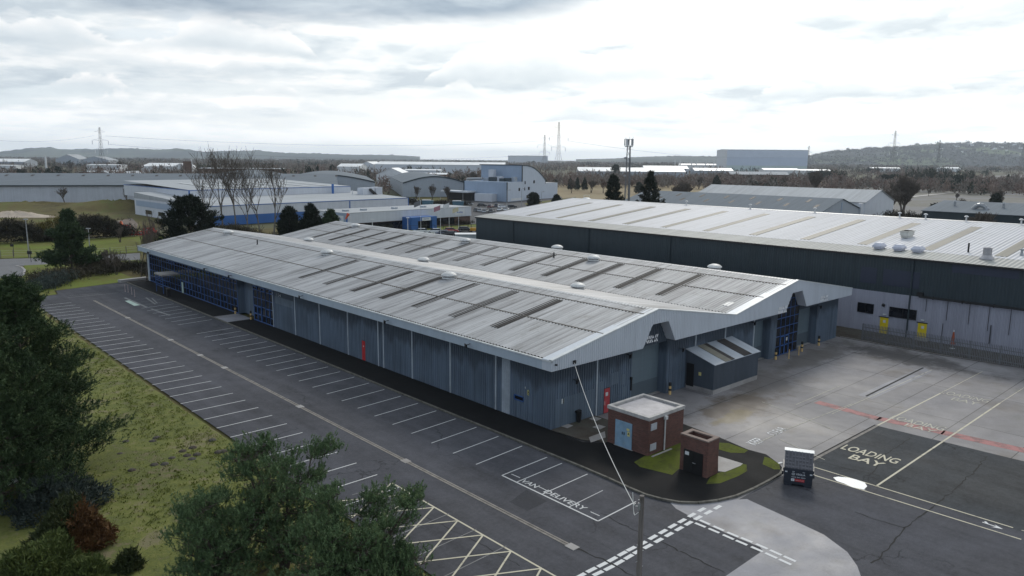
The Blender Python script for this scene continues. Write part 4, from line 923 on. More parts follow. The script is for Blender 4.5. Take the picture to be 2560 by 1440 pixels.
# cycle posts
M['pinkish'] = plain('faded_red_post', (.40, .32, .31), .6, .1, 3)
for (px, py), lb in zip(((1350, 155), (1390, 165), (1437, 190), (1477, 222)), ('faded pale post nearest the planted corner at the car park end', 'faded pale post second from the planted corner', 'faded pale post third from the planted corner', 'faded pale post nearest the disabled bays')):
    x, y = G(60+px*.1875, 700+py*.1875); mb = MB(); mb.tube((0, 0, 0), (0, 0, 1.05), .045, .045, 8); mb.lathe([(.1, 0), (.1, .02)], n=8); o = mb.build('marker_post', M['pinkish']); o.location = (x, y, 0); tag(o, lb, 'post', 'row of pale posts at the car park end')
x, y = G(60+1930*.1875, 700+226*.1875)
bn = empty('litter_bin', (x, y, .125), 0, 'black litter bin on the footway by the long blue glazing', 'litter bin')
mb = MB(); mb.box(-.24, -.24, 0, .24, .24, 1.0); mb.build('body', M['black'], bn); mb = MB(); mb.box(-.27, -.27, 1.12, .27, .27, 1.2); mb.box(-.24, .18, 1.0, .24, .24, 1.12); mb.box(-.24, -.24, 1.0, .24, -.18, 1.12); mb.build('hood', plain('bin_hood', (.08, .075, .07), .5), bn)
mb = MB(); x, y = G(60+1400*.1875, 700+80*.1875)
mb.obox((x+2.0, y+4.5, .25), (2.2, .3, 0), (-.12, .5, 0), (0, 0, .22)); tag(mb.build('concrete_bench', M['slab']), 'low concrete block wall at the planted corner by the end pier', 'low wall')
# skip bin
o3 = np.array([4.23, -16.3]); o4 = np.array([5.02, -17.82]); ax = (o4-o3)/np.linalg.norm(o4-o3); ay = np.array([-ax[1], ax[0]])
bin_ = empty('waste_container', (4.23, -16.3, .0), math.atan2(ax[1], ax[0]), 'black commercial waste container with ribbed lids and white lettering in the yard', 'waste container')
W_, D_ = 1.72, 1.30
M['bin_dark'] = plain('bin_dark', (.030, .035, .046), .45, .1, 2); M['bin_lid'] = plain('bin_lid', (.07, .07, .082), .4, .12, 4)
mb = MB(); vs = [(.03, .05, .12), (W_-.03, .05, .12), (W_-.03, D_, .12), (.03, D_, .12), (0, 0, 1.12), (W_, 0, 1.12), (W_, D_, 1.12), (0, D_, 1.12)]
mb.add(vs, [(0, 3, 2, 1), (4, 5, 6, 7), (0, 1, 5, 4), (1, 2, 6, 5), (2, 3, 7, 6), (3, 0, 4, 7)]); mb.box(-.05, -.05, 1.0, W_+.05, D_+.05, 1.16)
for x in (-.1, W_): mb.box(x, .3, .55, x+.1, 1.0, .78)
mb.box(.05, .0, .02, .5, D_, .12); mb.box(W_-.5, .0, .02, W_-.05, D_, .12)
body = mb.build('body', M['bin_dark'], bin_)
mb = MB(); zt = 1.98; yb_ = .82
mb.add([(.02, 0, 1.16), (W_-.02, 0, 1.16), (W_-.02, yb_, zt), (.02, yb_, zt), (.02, D_, 1.16), (W_-.02, D_, 1.16), (W_-.02, D_, zt-.04), (.02, D_, zt-.04)], [(0, 1, 2, 3), (0, 3, 7, 4), (1, 5, 6, 2), (4, 7, 6, 5)])
lid = mb.build('lid', M['bin_lid'], bin_)
mb = MB(); sl = np.array([0, yb_, zt-1.16]); nn = np.array([0, -(zt-1.16), yb_]); nn = nn/np.linalg.norm(nn)
for k in range(9):
    x = .04+k*(W_-.12)/8; p = np.array([x, 0, 1.16])+sl*.5+nn*.02; mb.obox(p, (.022, 0, 0), sl*.5, nn*.025)
for k in range(8):
    for j in range(4):
        if (k+j) % 5 == 4: continue
        x = .04+(k+.5)*(W_-.12)/8; p = np.array([x+.0, 0, 1.16])+sl*(.10+.2*j)+nn*.01; mb.obox(p, (.06, 0, 0), sl*.045, nn*.018)
mb.build('lid_rib', plain('lid_rib', (.11, .11, .125), .35, .1, 5), lid)
mb = MB(); mb.box(-.02, yb_-.02, zt-.03, W_+.02, D_+.03, zt+.02); mb.build('lid_top', plain('lid_top', (.36, .40, .44), .35, .06, 3), lid)
M['letter_white'] = plain('letter_white', (.62, .64, .66), .5, .03, 3)
fy = lambda z: .05-(z-.12)*.05-.006
def btext(t, x, z, h, w, mat=None, par=body, nm='lettering'):
    mb = MB(); text_mesh(mb, t, (x, fy(z)-.002, z), (1, 0, 0), (0, -.05, 1), h, w, bold=.018); return mb.build(nm, mat or M['letter_white'], par)
btext('VEOLIA', .72, .74, .12, .55); btext('0203 567 6820', .48, .57, .065, .8)
mb = MB(); c0 = np.array([.57, 0, .80])
for k in range(20):
    t0, t1 = 6.283*k/20, 6.283*(k+1)/20; f4 = lambda t, rr: (c0[0]+rr*math.cos(t), fy(c0[2]+rr*math.sin(t))-.003, c0[2]+rr*math.sin(t))
    mb.quad(f4(t0, .07), f4(t0, .092), f4(t1, .092), f4(t1, .07))
mb.poly([(.52, fy(.77)-.003, .77), (.62, fy(.77)-.003, .77), (.57, fy(.84)-.003, .84)]); mb.build('emblem', M['letter_white'], body)
mb = MB(); mb.box(.68, .006, .33, 1.24, .03, .49); lb_ = mb.build('red_label', M['red_door'], body); mb = MB(); text_mesh(mb, 'GENERAL WASTE', (.72, .003, .385), (1, 0, 0), (0, -.05, 1), .05, .47); mb.build('lettering', M['letter_white'], lb_)
mb = MB(); mb.box(.46, .006, .33, .655, .03, .49); f = mb.build('white_label', M['letter_white'], body); mb = MB(); text_mesh(mb, '7', (.53, .003, .35), (1, 0, 0), (0, -.05, 1), .11, .06); mb.build('lettering', M['black'], f)
for x, z in ((.08, .9), (1.53, .87), (.5, .98), (1.1, .98)):
    mb = MB(); mb.box(x, fy(z)-.008, z-.03, x+.14, fy(z), z+.05); mb.build('sticker', M['letter_white'], body)
for x in (.12, W_-.22):
    for y in (.2, D_-.2):
        mb = MB(); mb.tube((x, y, .07), (x+.09, y, .07), .08, .08, 10); mb.build('wheel', M['black'], bin_)
# telegraph pole with its cable
TP = (-15.07, -20.02); ht = ZT(1591, 1226, math.hypot(TP[0]-CAM[0], TP[1]-CAM[1]))
tp = empty('telegraph_pole', (TP[0], TP[1], 0), 0, 'weathered wooden telegraph pole in the foreground beside the van bay', 'telegraph pole')
M['old_wood'] = plain('weathered_wood', (.17, .15, .14), .85, .3, 1.2, stretch=(6, 6, .4), dirt=((.04, .035, .03), .8, .55, .7))
mb = MB(); mb.tube((0, 0, -.2), (0, 0, ht), .135, .10, 12); mb.build('shaft', M['old_wood'], tp)
mb = MB(); mb.tube((-.12, .05, ht-.45), (-.28, .12, ht-.42), .02, .02, 6); mb.tube((-.28, .12, ht-.42), (-.28, .12, ht-.3), .03, .03, 6); mb.box(-.15, -.02, ht-.6, -.1, .08, ht-.3); mb.build('bracket', M['steel'], tp)
mb = MB()
for k in range(6): s_ = -1 if k % 2 else 1; mb.tube((.13*s_, 0, 2.6+k*.35), (.25*s_, 0, 2.6+k*.35), .012, .012, 5)
mb.build('step_iron', M['steel'], tp)
def cable(name, a, b_, sag, r_, mat, n=24):
    mb = MB(); a, b_ = np.array(a, float), np.array(b_, float); prev = a
    for k in range(1, n+1):
        t = k/n; q = a+(b_-a)*t; q[2] -= sag*4*t*(1-t); mb.tube(prev, q, r_, r_, 5, cap=False); prev = q
    return mb.build(name, mat)
M['white_cable'] = plain('white_cable', (.56, .56, .54), .6, .08, 3)
cb_ = cable('drop_cable', (TP[0]-.28, TP[1]+.12, ht-.42), (1.25, YN-.05, 5.3), .55, .019, M['white_cable'])
mb = MB(); q0 = np.array([TP[0]-.05, TP[1]+.1, ht-.75]); pr = np.array([TP[0]+.35, TP[1]+.75, ht-.22])
for k in range(1, 9):
    t = k/8; q = pr*(1-t)+q0*t if k == 8 else np.array([TP[0]+.35*(1-t)-.28*t, TP[1]+.75*(1-t)+.1*t, ht-.22-.75*math.sin(t*2.2)*.9]); mb.tube(pr if k == 1 else last, q, .014, .014, 5); last = q
mb.build('slack_loop', M['white_cable'], cb_)
mb = MB(); mb.box(1.15, YN-.14, 5.2, 1.4, YN-.035, 5.45); mb.build('junction_box', M['black'], cb_)
tag(cb_, 'white cable sagging from the telegraph pole to the warehouse gable', 'cable')
# palisade fence in front of the dark warehouse
fc = empty('palisade_fence', (47.75, 0, 0), 0, 'grey steel palisade fence along the edge of the loading yard', 'fence')
M['galv_dark'] = plain('dull_galvanised', (.15, .155, .165), .55, .15, 4, .2)
y = -2.6; i = 0
while y > -44:
    pb = MB(); pb.box(-.03, y-.05, 0, .05, y+.05, 1.95); pb.build('post', M['galv_dark'], fc)
    pb = MB(); pb.box(-.02, y-2.7, .35, .03, y-.05, .42); pb.box(-.02, y-2.7, 1.5, .03, y-.05, 1.57)
    for k in range(17):
        q = y-.15-k*.155; pb.box(-.045, q-.035, .05, -.022, q+.035, 1.88); pb.add([(-.045, q-.035, 1.88), (-.045, q+.035, 1.88), (-.045, q, 2.02), (-.022, q-.035, 1.88), (-.022, q+.035, 1.88), (-.022, q, 2.02)], [(0, 2, 1), (3, 4, 5), (0, 3, 5, 2), (1, 2, 5, 4)])
    pb.build('pale_panel', M['galv_dark'], fc); y -= 2.75
sheet('gravel_strip', [(47.3, -.3), (47.2, -6), (47.1, -11), (48.0, -18.5), (48.5, -45), (53, -45), (53, 3), (47.4, 3)], .04, M['dirt'], .05)
ky = MB(); 
for a, c in (((47.34, -.3), (47.2, -6)), ((47.2, -6), (47.1, -11)), ((47.1, -11), (47.95, -18))):
    strip(ky, a, c, .16, .075)
tag(ky.build('yard_kerb', M['slab']), kind='structure')
st_ = MB(); st_.box(-.75, -7.9, 0, 0, -6.4, .18); st_.box(-.4, -7.9, .18, 0, -6.4, .34); st_.build('door_step', M['slab'], dw)
pr_ = empty('furled_parasol', (51.2, -10.9, 0), 0, 'furled orange-red parasol with white tip behind the palisade fence', 'parasol')
mb = MB(); mb.lathe([(.07, 1.9), (.17, .9), (.26, .55), (.2, .5)], n=10); mb.build('canopy', plain('parasol_orange', (.30, .07, .03), .8, .15, 5), pr_)
mb = MB(); mb.tube((0, 0, 0), (0, 0, 2.0), .03, .03, 6); mb.lathe([(.08, 1.9), (.06, 2.1)], n=8); mb.lathe([(.28, 0), (.28, .06)], n=10); mb.build('pole', M['trim'], pr_)
# ================================================================ vegetation generators
def leafmat(name, cols, scale=.9, rough=.75, fine=5.0):
    m, nt, b = newmat(name)
    a = noise(nt, coords(nt), scale, 3, .6); f = noise(nt, coords(nt), fine, 2, .6)
    v = math_(nt, 'ADD', math_(nt, 'MULTIPLY', a, .55), math_(nt, 'MULTIPLY', f, .45)); n = len(cols)
    L(nt, ramp(nt, v, [(.34+.32*i/(n-1), c) for i, c in enumerate(cols)]), b.inputs['Base Color'])
    b.inputs['Roughness'].default_value = rough; b.inputs['Specular IOR Level'].default_value = .2; return m
M['bark'] = plain('bark', (.085, .068, .055), .9, .25, 3)
M['pale_bark'] = plain('pale_bark', (.16, .145, .12), .9, .2, 3)
M['twig'] = plain('bare_twig', (.105, .086, .07), .9, .2, 1)
M['twig_red'] = plain('russet_twig', (.135, .092, .075), .9, .2, 1)
M['needle'] = leafmat('pine_needle', [(.018, .034, .016), (.032, .056, .024), (.050, .080, .032), (.075, .10, .04)])
M['needle_fg'] = leafmat('scots_pine_needle', [(.055, .092, .045), (.085, .135, .062), (.115, .17, .078), (.18, .215, .09)], .7)
M['needle_dark'] = leafmat('dark_conifer_needle', [(.007, .012, .007), (.013, .021, .012), (.022, .032, .016)])
M['needle_far'] = leafmat('far_evergreen', [(.018, .026, .017), (.028, .04, .026)], .3)
def blades(C, D, ln, w, r):
    # one thin triangle per row of C (root), D (direction)
    n = len(C); D = D/np.linalg.norm(D, axis=1, keepdims=True); s = np.cross(D, r.normal(size=(n, 3))); s /= np.linalg.norm(s, axis=1, keepdims=True)+1e-9
    V = np.empty((n*3, 3)); V[0::3] = C-s*w[:, None]; V[1::3] = C+s*w[:, None]; V[2::3] = C+D*ln[:, None]; return V
def conifer(seed, h, rad, base=.12, nbr=70, per=9, nb=9, bl=.5, bw=.05, prof=lambda t: (1-t)**.8, up=.12, jit=.13, tr=.16, droop=0.0, lean=0.0, cols='needle', gap=.25, brush=0.0):
    r = np.random.RandomState(seed); tk = MB(); tk.tube((0, 0, -.3), (lean*.6, 0, h*.6), tr, tr*.5, 7); tk.tube((lean*.6, 0, h*.6), (lean, 0, h*.97), tr*.5, tr*.12, 5)
    Cs, Ds = [], []
    for i in range(nbr):
        t = (i+r.rand())/nbr; z = h*(base+(1-base)*t*.97); Lb = rad*prof(t)*r.uniform(.62, 1.12)
        a = i*2.399+r.normal(0, .5); ux, uy = math.cos(a), math.sin(a); x0 = lean*z/h; rise = Lb*(up+.35*t)-droop*Lb*(1-t)
        P0 = np.array([x0, 0, z]); P1 = P0+np.array([ux*Lb, uy*Lb, rise])
        if Lb > .5: tk.tube(P0, P0+(P1-P0)*.8, max(.02, tr*.22*(1-t)), .012, 4, cap=False)
        k = max(3, int(per*(Lb/rad+.25))); s = gap+(1-gap)*np.sqrt(r.rand(k))
        c = P0+np.outer(s, P1-P0)+np.c_[r.normal(0, jit*Lb*.8+.05, k), r.normal(0, jit*Lb*.8+.05, k), r.normal(0, jit*Lb*.45+.05, k)]; c[:, 2] += .35*Lb*(s**2)*up
        Cs.append(c); Ds.append(np.tile([ux*.55, uy*.55, .5], (k, 1)))
    C = np.concatenate(Cs); D = np.concatenate(Ds); n = len(C)
    if brush:        # bottle-brush shoots: short needles all round an upturned twig
        A = D*np.array([.8, .8, 1.15])+r.normal(0, .28, (n, 3)); A /= np.linalg.norm(A, axis=1, keepdims=True); ln = brush*r.uniform(.6, 1.25, n); N = n*nb; f = r.rand(N)
        C2 = np.repeat(C, nb, 0)+np.repeat(A*ln[:, None], nb, 0)*f[:, None]; D2 = np.repeat(A, nb, 0)*.7+r.normal(0, .6, (N, 3))
        return tk, blades(C2, D2, bl*r.uniform(.65, 1.15, N), bw*r.uniform(.7, 1.3, N), r)
    C2 = np.repeat(C, nb, 0)+r.normal(0, bl*.22, (n*nb, 3)); D2 = np.repeat(D, nb, 0)+r.normal(0, .62, (n*nb, 3))
    N = n*nb; V = blades(C2, D2, bl*r.uniform(.6, 1.15, N), bw*r.uniform(.7, 1.3, N), r)
    return tk, V
def tree_thing(name, loc, tk, V, leaf, label, cat, group=None, rz=0.0, bark='bark'):
    t = empty(name, loc, rz, label, cat, group); tk.build('trunk', M[bark], t)
    tri_mesh('crown', V, np.arange(len(V)).reshape(-1, 3), M[leaf], t); return t
def bare_tree(seed, h, spread=.5, forks=4, levels=4, trunk=.3, r0=.16, rmin=.018, upb=.45, multi=1, len_dec=.68):
    r = random.Random(seed); tk = MB(); tw = MB(); 
    def grow(p, d, ln, rad, lev):
        n = 3 if lev < 2 else 2; q = p
        for i in range(n):
            d2 = (d[0]+r.gauss(0, .10), d[1]+r.gauss(0, .10), d[2]+r.gauss(0, .06)+upb*.10); k = math.sqrt(sum(c*c for c in d2)); d = tuple(c/k for c in d2)
            q2 = tuple(q[j]+d[j]*ln/n for j in range(3)); a, b_ = rad*(1-.45*i/n), rad*(1-.45*(i+1)/n)
            (tk if lev == 0 else tw).tube(q, q2, max(a, rmin), max(b_, rmin*.8), 6 if lev == 0 else (4 if lev < 2 else 3), cap=False); q = q2
            if lev < levels and (i > 0 or lev > 0):
                for f in range(forks if i == n-1 else max(1, forks-2)):
                    an = r.uniform(0, 6.283); tl = spread*r.uniform(.6, 1.3)
                    nd = (d[0]*.8+math.cos(an)*tl, d[1]*.8+math.sin(an)*tl, d[2]*.8+upb*.5); k2 = math.sqrt(sum(c*c for c in nd))
                    grow(q, tuple(c/k2 for c in nd), ln*len_dec*r.uniform(.7, 1.15), rad*.5, lev+1)
    for m_ in range(multi):
        an = r.uniform(0, 6.28); t0 = 0 if multi == 1 else .28
        grow((0, 0, -.2), (math.cos(an)*t0, math.sin(an)*t0, 1.0), h*trunk, r0, 0)
    top = max(v[2] for v in tw.v); k = h/top
    for mb in (tk, tw): mb.v = [(a*(.5+.5*k), b_*(.5+.5*k), c*k) for a, b_, c in mb.v]
    return tk, tw
def bare_thing(name, loc, seed, h, label, cat='tree', group=None, bark='bark', twig='twig', **kw):
    tk, tw = bare_tree(seed, h, **kw); t = empty(name, loc, 0, label, cat, group); tk.build('trunk', M[bark], t); tw.build('crown', M[twig], t); return t
def bush(seed, w, h, n=900, bl=.28, bw=.05, hollow=.55):
    r = np.random.RandomState(seed); u = r.normal(size=(n, 3)); u /= np.linalg.norm(u, axis=1, keepdims=True); u[:, 2] = np.abs(u[:, 2])
    lob = 1+.22*np.sin(u[:, 0]*5+seed)*np.cos(u[:, 1]*4+seed*2)+.12*np.sin(u[:, 2]*9)
    k = (hollow+(1-hollow)*r.rand(n)**.5)*lob; C = np.c_[u[:, 0]*w*k, u[:, 1]*w*k, .05+u[:, 2]*h*k]
    D = u*.8+np.array([0, 0, .5])+r.normal(0, .45, (n, 3)); nb = 7; C = np.repeat(C, nb, 0)+r.normal(0, bl*.3, (n*nb, 3)); C[:, 2] = np.maximum(C[:, 2], .02); D = np.repeat(D, nb, 0)+r.normal(0, .5, (n*nb, 3)); N = n*nb
    return blades(C, D, bl*r.uniform(.6, 1.2, N), bw*r.uniform(.7, 1.3, N), r)

# ---------------------------------------------------------------- foreground pines
def fg_pine(seed, px, D, h, rad, label, leanv=0.0, n_sh=2300, stems=3):
    r = np.random.RandomState(seed); loc = AT(px, D); tk = MB(); tips = []
    for s in range(stems):
        an = s*2.1+r.rand()*1.5; tl = .28 if stems > 1 else .05
        p = np.array([0, 0, -.3]); d = np.array([math.cos(an)*tl+leanv, math.sin(an)*tl, 1.0]); hh = h*r.uniform(.74, 1.0)
        ns = 7; rad0 = .15
        for i in range(ns):
            q = p+d/np.linalg.norm(d)*hh/ns; tk.tube(p, q, rad0*(1-i/ns*.85), rad0*(1-(i+1)/ns*.85), 7, cap=False)
            d = d+np.array([r.normal(0, .12), r.normal(0, .12), .05]); t = (i+1)/ns
            if t > .14:
                for b_ in range(6 if i < ns-1 else 8):
                    a2 = r.uniform(0, 6.283); Lb = rad*(1.0-t*.60)*r.uniform(.45, 1.05)
                    e = q+np.array([math.cos(a2)*Lb, math.sin(a2)*Lb, Lb*r.uniform(.05, .5)+ .1]); tk.tube(q, e, .045*(1.2-t), .014, 4, cap=False)
                    for k in range(4):
                        f = r.uniform(.35, 1.0); c = q+(e-q)*f; e2 = c+np.array([r.normal(0, .42), r.normal(0, .42), abs(r.normal(.15, .25))])*(.5+.5*Lb/rad); tk.tube(c, e2, .018, .01, 3, cap=False); tips.append(e2); tips.append(c+(e2-c)*.6)
                    tips.append(e)
            p = q
        tips += [p]*3
    tips = np.array(tips); nc = min(len(tips), n_sh//6); ti = tips[r.permutation(len(tips))[:nc]]; n_sh = nc*7; pick = np.repeat(ti, 7, 0)+r.normal(0, 1, (n_sh, 3))*np.array([.15, .15, .10])
    pick[:, 2] = np.maximum(pick[:, 2], .5)
    ax_ = np.c_[r.normal(0, .33, n_sh), r.normal(0, .33, n_sh), np.full(n_sh, 1.0)]; out = pick.copy(); out[:, 2] = 0; ax_[:, :2] += out[:, :2]/(rad*1.3)*.55; ax_ /= np.linalg.norm(ax_, axis=1, keepdims=True)
    ln = r.uniform(.16, .42, n_sh); nb = 24; N = n_sh*nb; f = r.rand(N)
    C = np.repeat(pick, nb, 0)+np.repeat(ax_*ln[:, None], nb, 0)*f[:, None]; D_ = np.repeat(ax_, nb, 0)*.75+r.normal(0, .62, (N, 3))
    V = blades(C, D_, r.uniform(.08, .15, N), r.uniform(.012, .021, N), r)
    return tree_thing('pine_tree', (loc[0], loc[1], 0), tk, V, 'needle_fg', label, 'pine tree', 'young pines in the foreground', rz=r.rand()*6)
fg_pine(21, 668, 34.5, 7.0, 2.9, 'largest bushy young pine in the foreground, standing at the lawn edge', n_sh=3600, stems=4)
fg_pine(22, 478, 33.0, 4.9, 2.5, 'low bushy pine on the lawn side of the largest foreground pine', n_sh=2900)
fg_pine(23, 862, 32.0, 5.6, 1.9, 'upright young pine in front of the yellow hatched bays', n_sh=2200, stems=3)
fg_pine(24, 985, 31.0, 2.9, 1.7, 'small low pine at the right end of the foreground clump', n_sh=1500)
fg_pine(25, 770, 30.5, 4.4, 2.2, 'leafy pine filling the front of the foreground clump', n_sh=2300)
# big dark pine at the left edge
tk, V = conifer(31, 12.8, 5.2, .02, 260, 50, 20, .20, .026, prof=lambda t: (1-t)**.68*(.82+.22*math.sin(t*31)), up=.22, jit=.085, tr=.25, brush=.55, gap=.35)
a = AT(-2, 45); tree_thing('pine_tree', (a[0], a[1], 0), tk, V, 'needle', 'tall dark pine at the left edge of the lawn', 'pine tree')
tk, V = conifer(32, 10.5, 4.6, .03, 180, 40, 18, .20, .026, prof=lambda t: (1-t)**.6, up=.2, jit=.09, tr=.2, brush=.5)
a = AT(-90, 41); tree_thing('pine_tree', (a[0], a[1], 0), tk, V, 'needle', 'dark pine cut off by the left border behind the lawn shrubs', 'pine tree')
# shrubs bottom left
def shrub(px, D, w, h, seed, cols, label, n=1300, bl=.26, bw=.04, part=None):
    a = AT(px, D); t = empty('shrub', (a[0], a[1], .08), 0, label, 'shrub'); V = bush(seed, w, h, n, bl, bw)
    if part is not None:
        c = V.reshape(-1, 3, 3).mean(1); mk_ = (c@np.array(part[:3])) > part[3]; Vk = V.reshape(-1, 3, 3)
        tri_mesh('foliage', Vk[~mk_].reshape(-1, 3), np.arange((~mk_).sum()*3).reshape(-1, 3), cols, t); tri_mesh('browned_foliage', Vk[mk_].reshape(-1, 3), np.arange(mk_.sum()*3).reshape(-1, 3), part[4], t)
    else: tri_mesh('foliage', V, np.arange(len(V)).reshape(-1, 3), cols, t)
    return t
M['juniper'] = leafmat('juniper', [(.028, .04, .036), (.05, .066, .058), (.07, .085, .07)], 1.2)
M['rust'] = leafmat('browned_leaf', [(.06, .03, .014), (.11, .055, .022), (.14, .075, .03)], 1.2)
M['shrub'] = leafmat('shrub_leaf', [(.02, .03, .011), (.034, .046, .016), (.055, .06, .02)], 1.0)
M['lime'] = leafmat('pale_shrub_leaf', [(.045, .06, .018), (.075, .10, .028), (.11, .13, .035)], 1.0)
shrub(55, 40.5, 2.4, 1.7, 41, M['juniper'], 'spreading blue-grey juniper behind the browned shrub', 1500)
shrub(85, 36.4, 1.75, 2.15, 42, M['shrub'], 'rounded dark green shrub with a rust-brown right side', 1900, part=(math.cos(YAW), -math.sin(YAW), .15, .75, M['rust']))
shrub(-5, 33.2, 1.9, 1.7, 43, M['lime'], 'pale green shrub in the bottom left corner', 1500)
shrub(238, 34.2, .55, .75, 44, M['shrub'], 'small dark shrub on the lawn near the bottom edge', 350)
shrub(110, 33.0, 1.0, 1.0, 45, M['lime'], 'low pale shrub beside the browned shrub at the bottom edge', 700)
a = G(22, 1213); mb = MB(); mb.lathe([(.5, 0), (.62, .12), (.5, .3), (.2, .42), (.0, .44)], (0, 0, 0), 9); 
for i, v in enumerate(mb.v): mb.v[i] = (v[0]*1.3+.08*math.sin(i*1.7), v[1]*.8+.08*math.cos(i*2.3), v[2]*.9+.04*math.sin(i))
o = mb.build('rubble_sack', M['trim']); o.location = (a[0], a[1], .1); tag(o, 'crumpled white sack lying under the left pine', 'sack')
# ---------------------------------------------------------------- mid distance trees
def con(px, D, h, rad, seed, label, leaf='needle_dark', name='conifer', group=None, **kw):
    a = AT(px, D); args = dict(base=.05, nbr=130, per=30, nb=12, bl=.48, bw=.085, up=.2, jit=.07, tr=.2, brush=.8, gap=.3); args.update(kw); pf = args['prof'] if 'prof' in args else (lambda t: (1-t)**.8); rs = random.Random(seed)
    args['prof'] = lambda t: pf(t)*(.70+.38*abs(math.sin(t*(19+seed % 5)+seed)))*rs.uniform(.75, 1.15)
    tk, V = conifer(seed, h, rad, **args); return tree_thing(name, (a[0], a[1], -.1), tk, V, leaf, label, 'tree', group)
con(155, 131, 10.6, 4.6, 51, 'open-branched pine between the scrub and the road at the car park end', 'needle', 'pine_tree', prof=lambda t: (1-t)**.75*(.8+.3*math.sin(t*14)), gap=.35)
con(465, 150, 12.3, 6.3, 52, 'broad rounded dark pine behind the far end of the warehouse', prof=lambda t: (1-t**2.1)**.8, nbr=150, name='pine_tree')
con(716, 172, 8.8, 3.3, 53, 'dark conifer left of the windsock, the left one of three', prof=lambda t: (1-t)**.7, group='three conifers behind the warehouse')
con(772, 170, 9.6, 3.7, 54, 'tallest middle conifer of the three left of the windsock', prof=lambda t: (1-t)**.75, group='three conifers behind the warehouse')
con(822, 171, 8.2, 2.7, 55, 'conifer nearest the windsock, the right one of three', prof=lambda t: (1-t)**.6, leaf='needle', group='three conifers behind the warehouse')
con(1535, 205, 16.2, 4.6, 56, 'dark conifer left of the mobile phone mast behind the charcoal warehouse', up=.3)
con(1628, 212, 17.2, 5.2, 57, 'pointed dark conifer right of the mobile phone mast', up=.34, prof=lambda t: (1-t)**.9)
con(1393, 300, 6.2, 2.6, 58, 'dark conifer at the right end of the curved-roof factory')
con(1335, 318, 6.0, 2.5, 59, 'dark bush-like conifer in front of the curved-roof factory', prof=lambda t: (1-t**2)**.7)
con(1450, 285, 4.2, 1.5, 60, 'small dark conifer beside the white tank')
con(2352, 205, 8.8, 2.9, 61, 'dark evergreen in front of the dark shed on the right', prof=lambda t: (1-t**2)**.7)
con(2500, 300, 8.0, 2.5, 62, 'dark evergreen behind the dark shed on the right', prof=lambda t: (1-t**2)**.7)
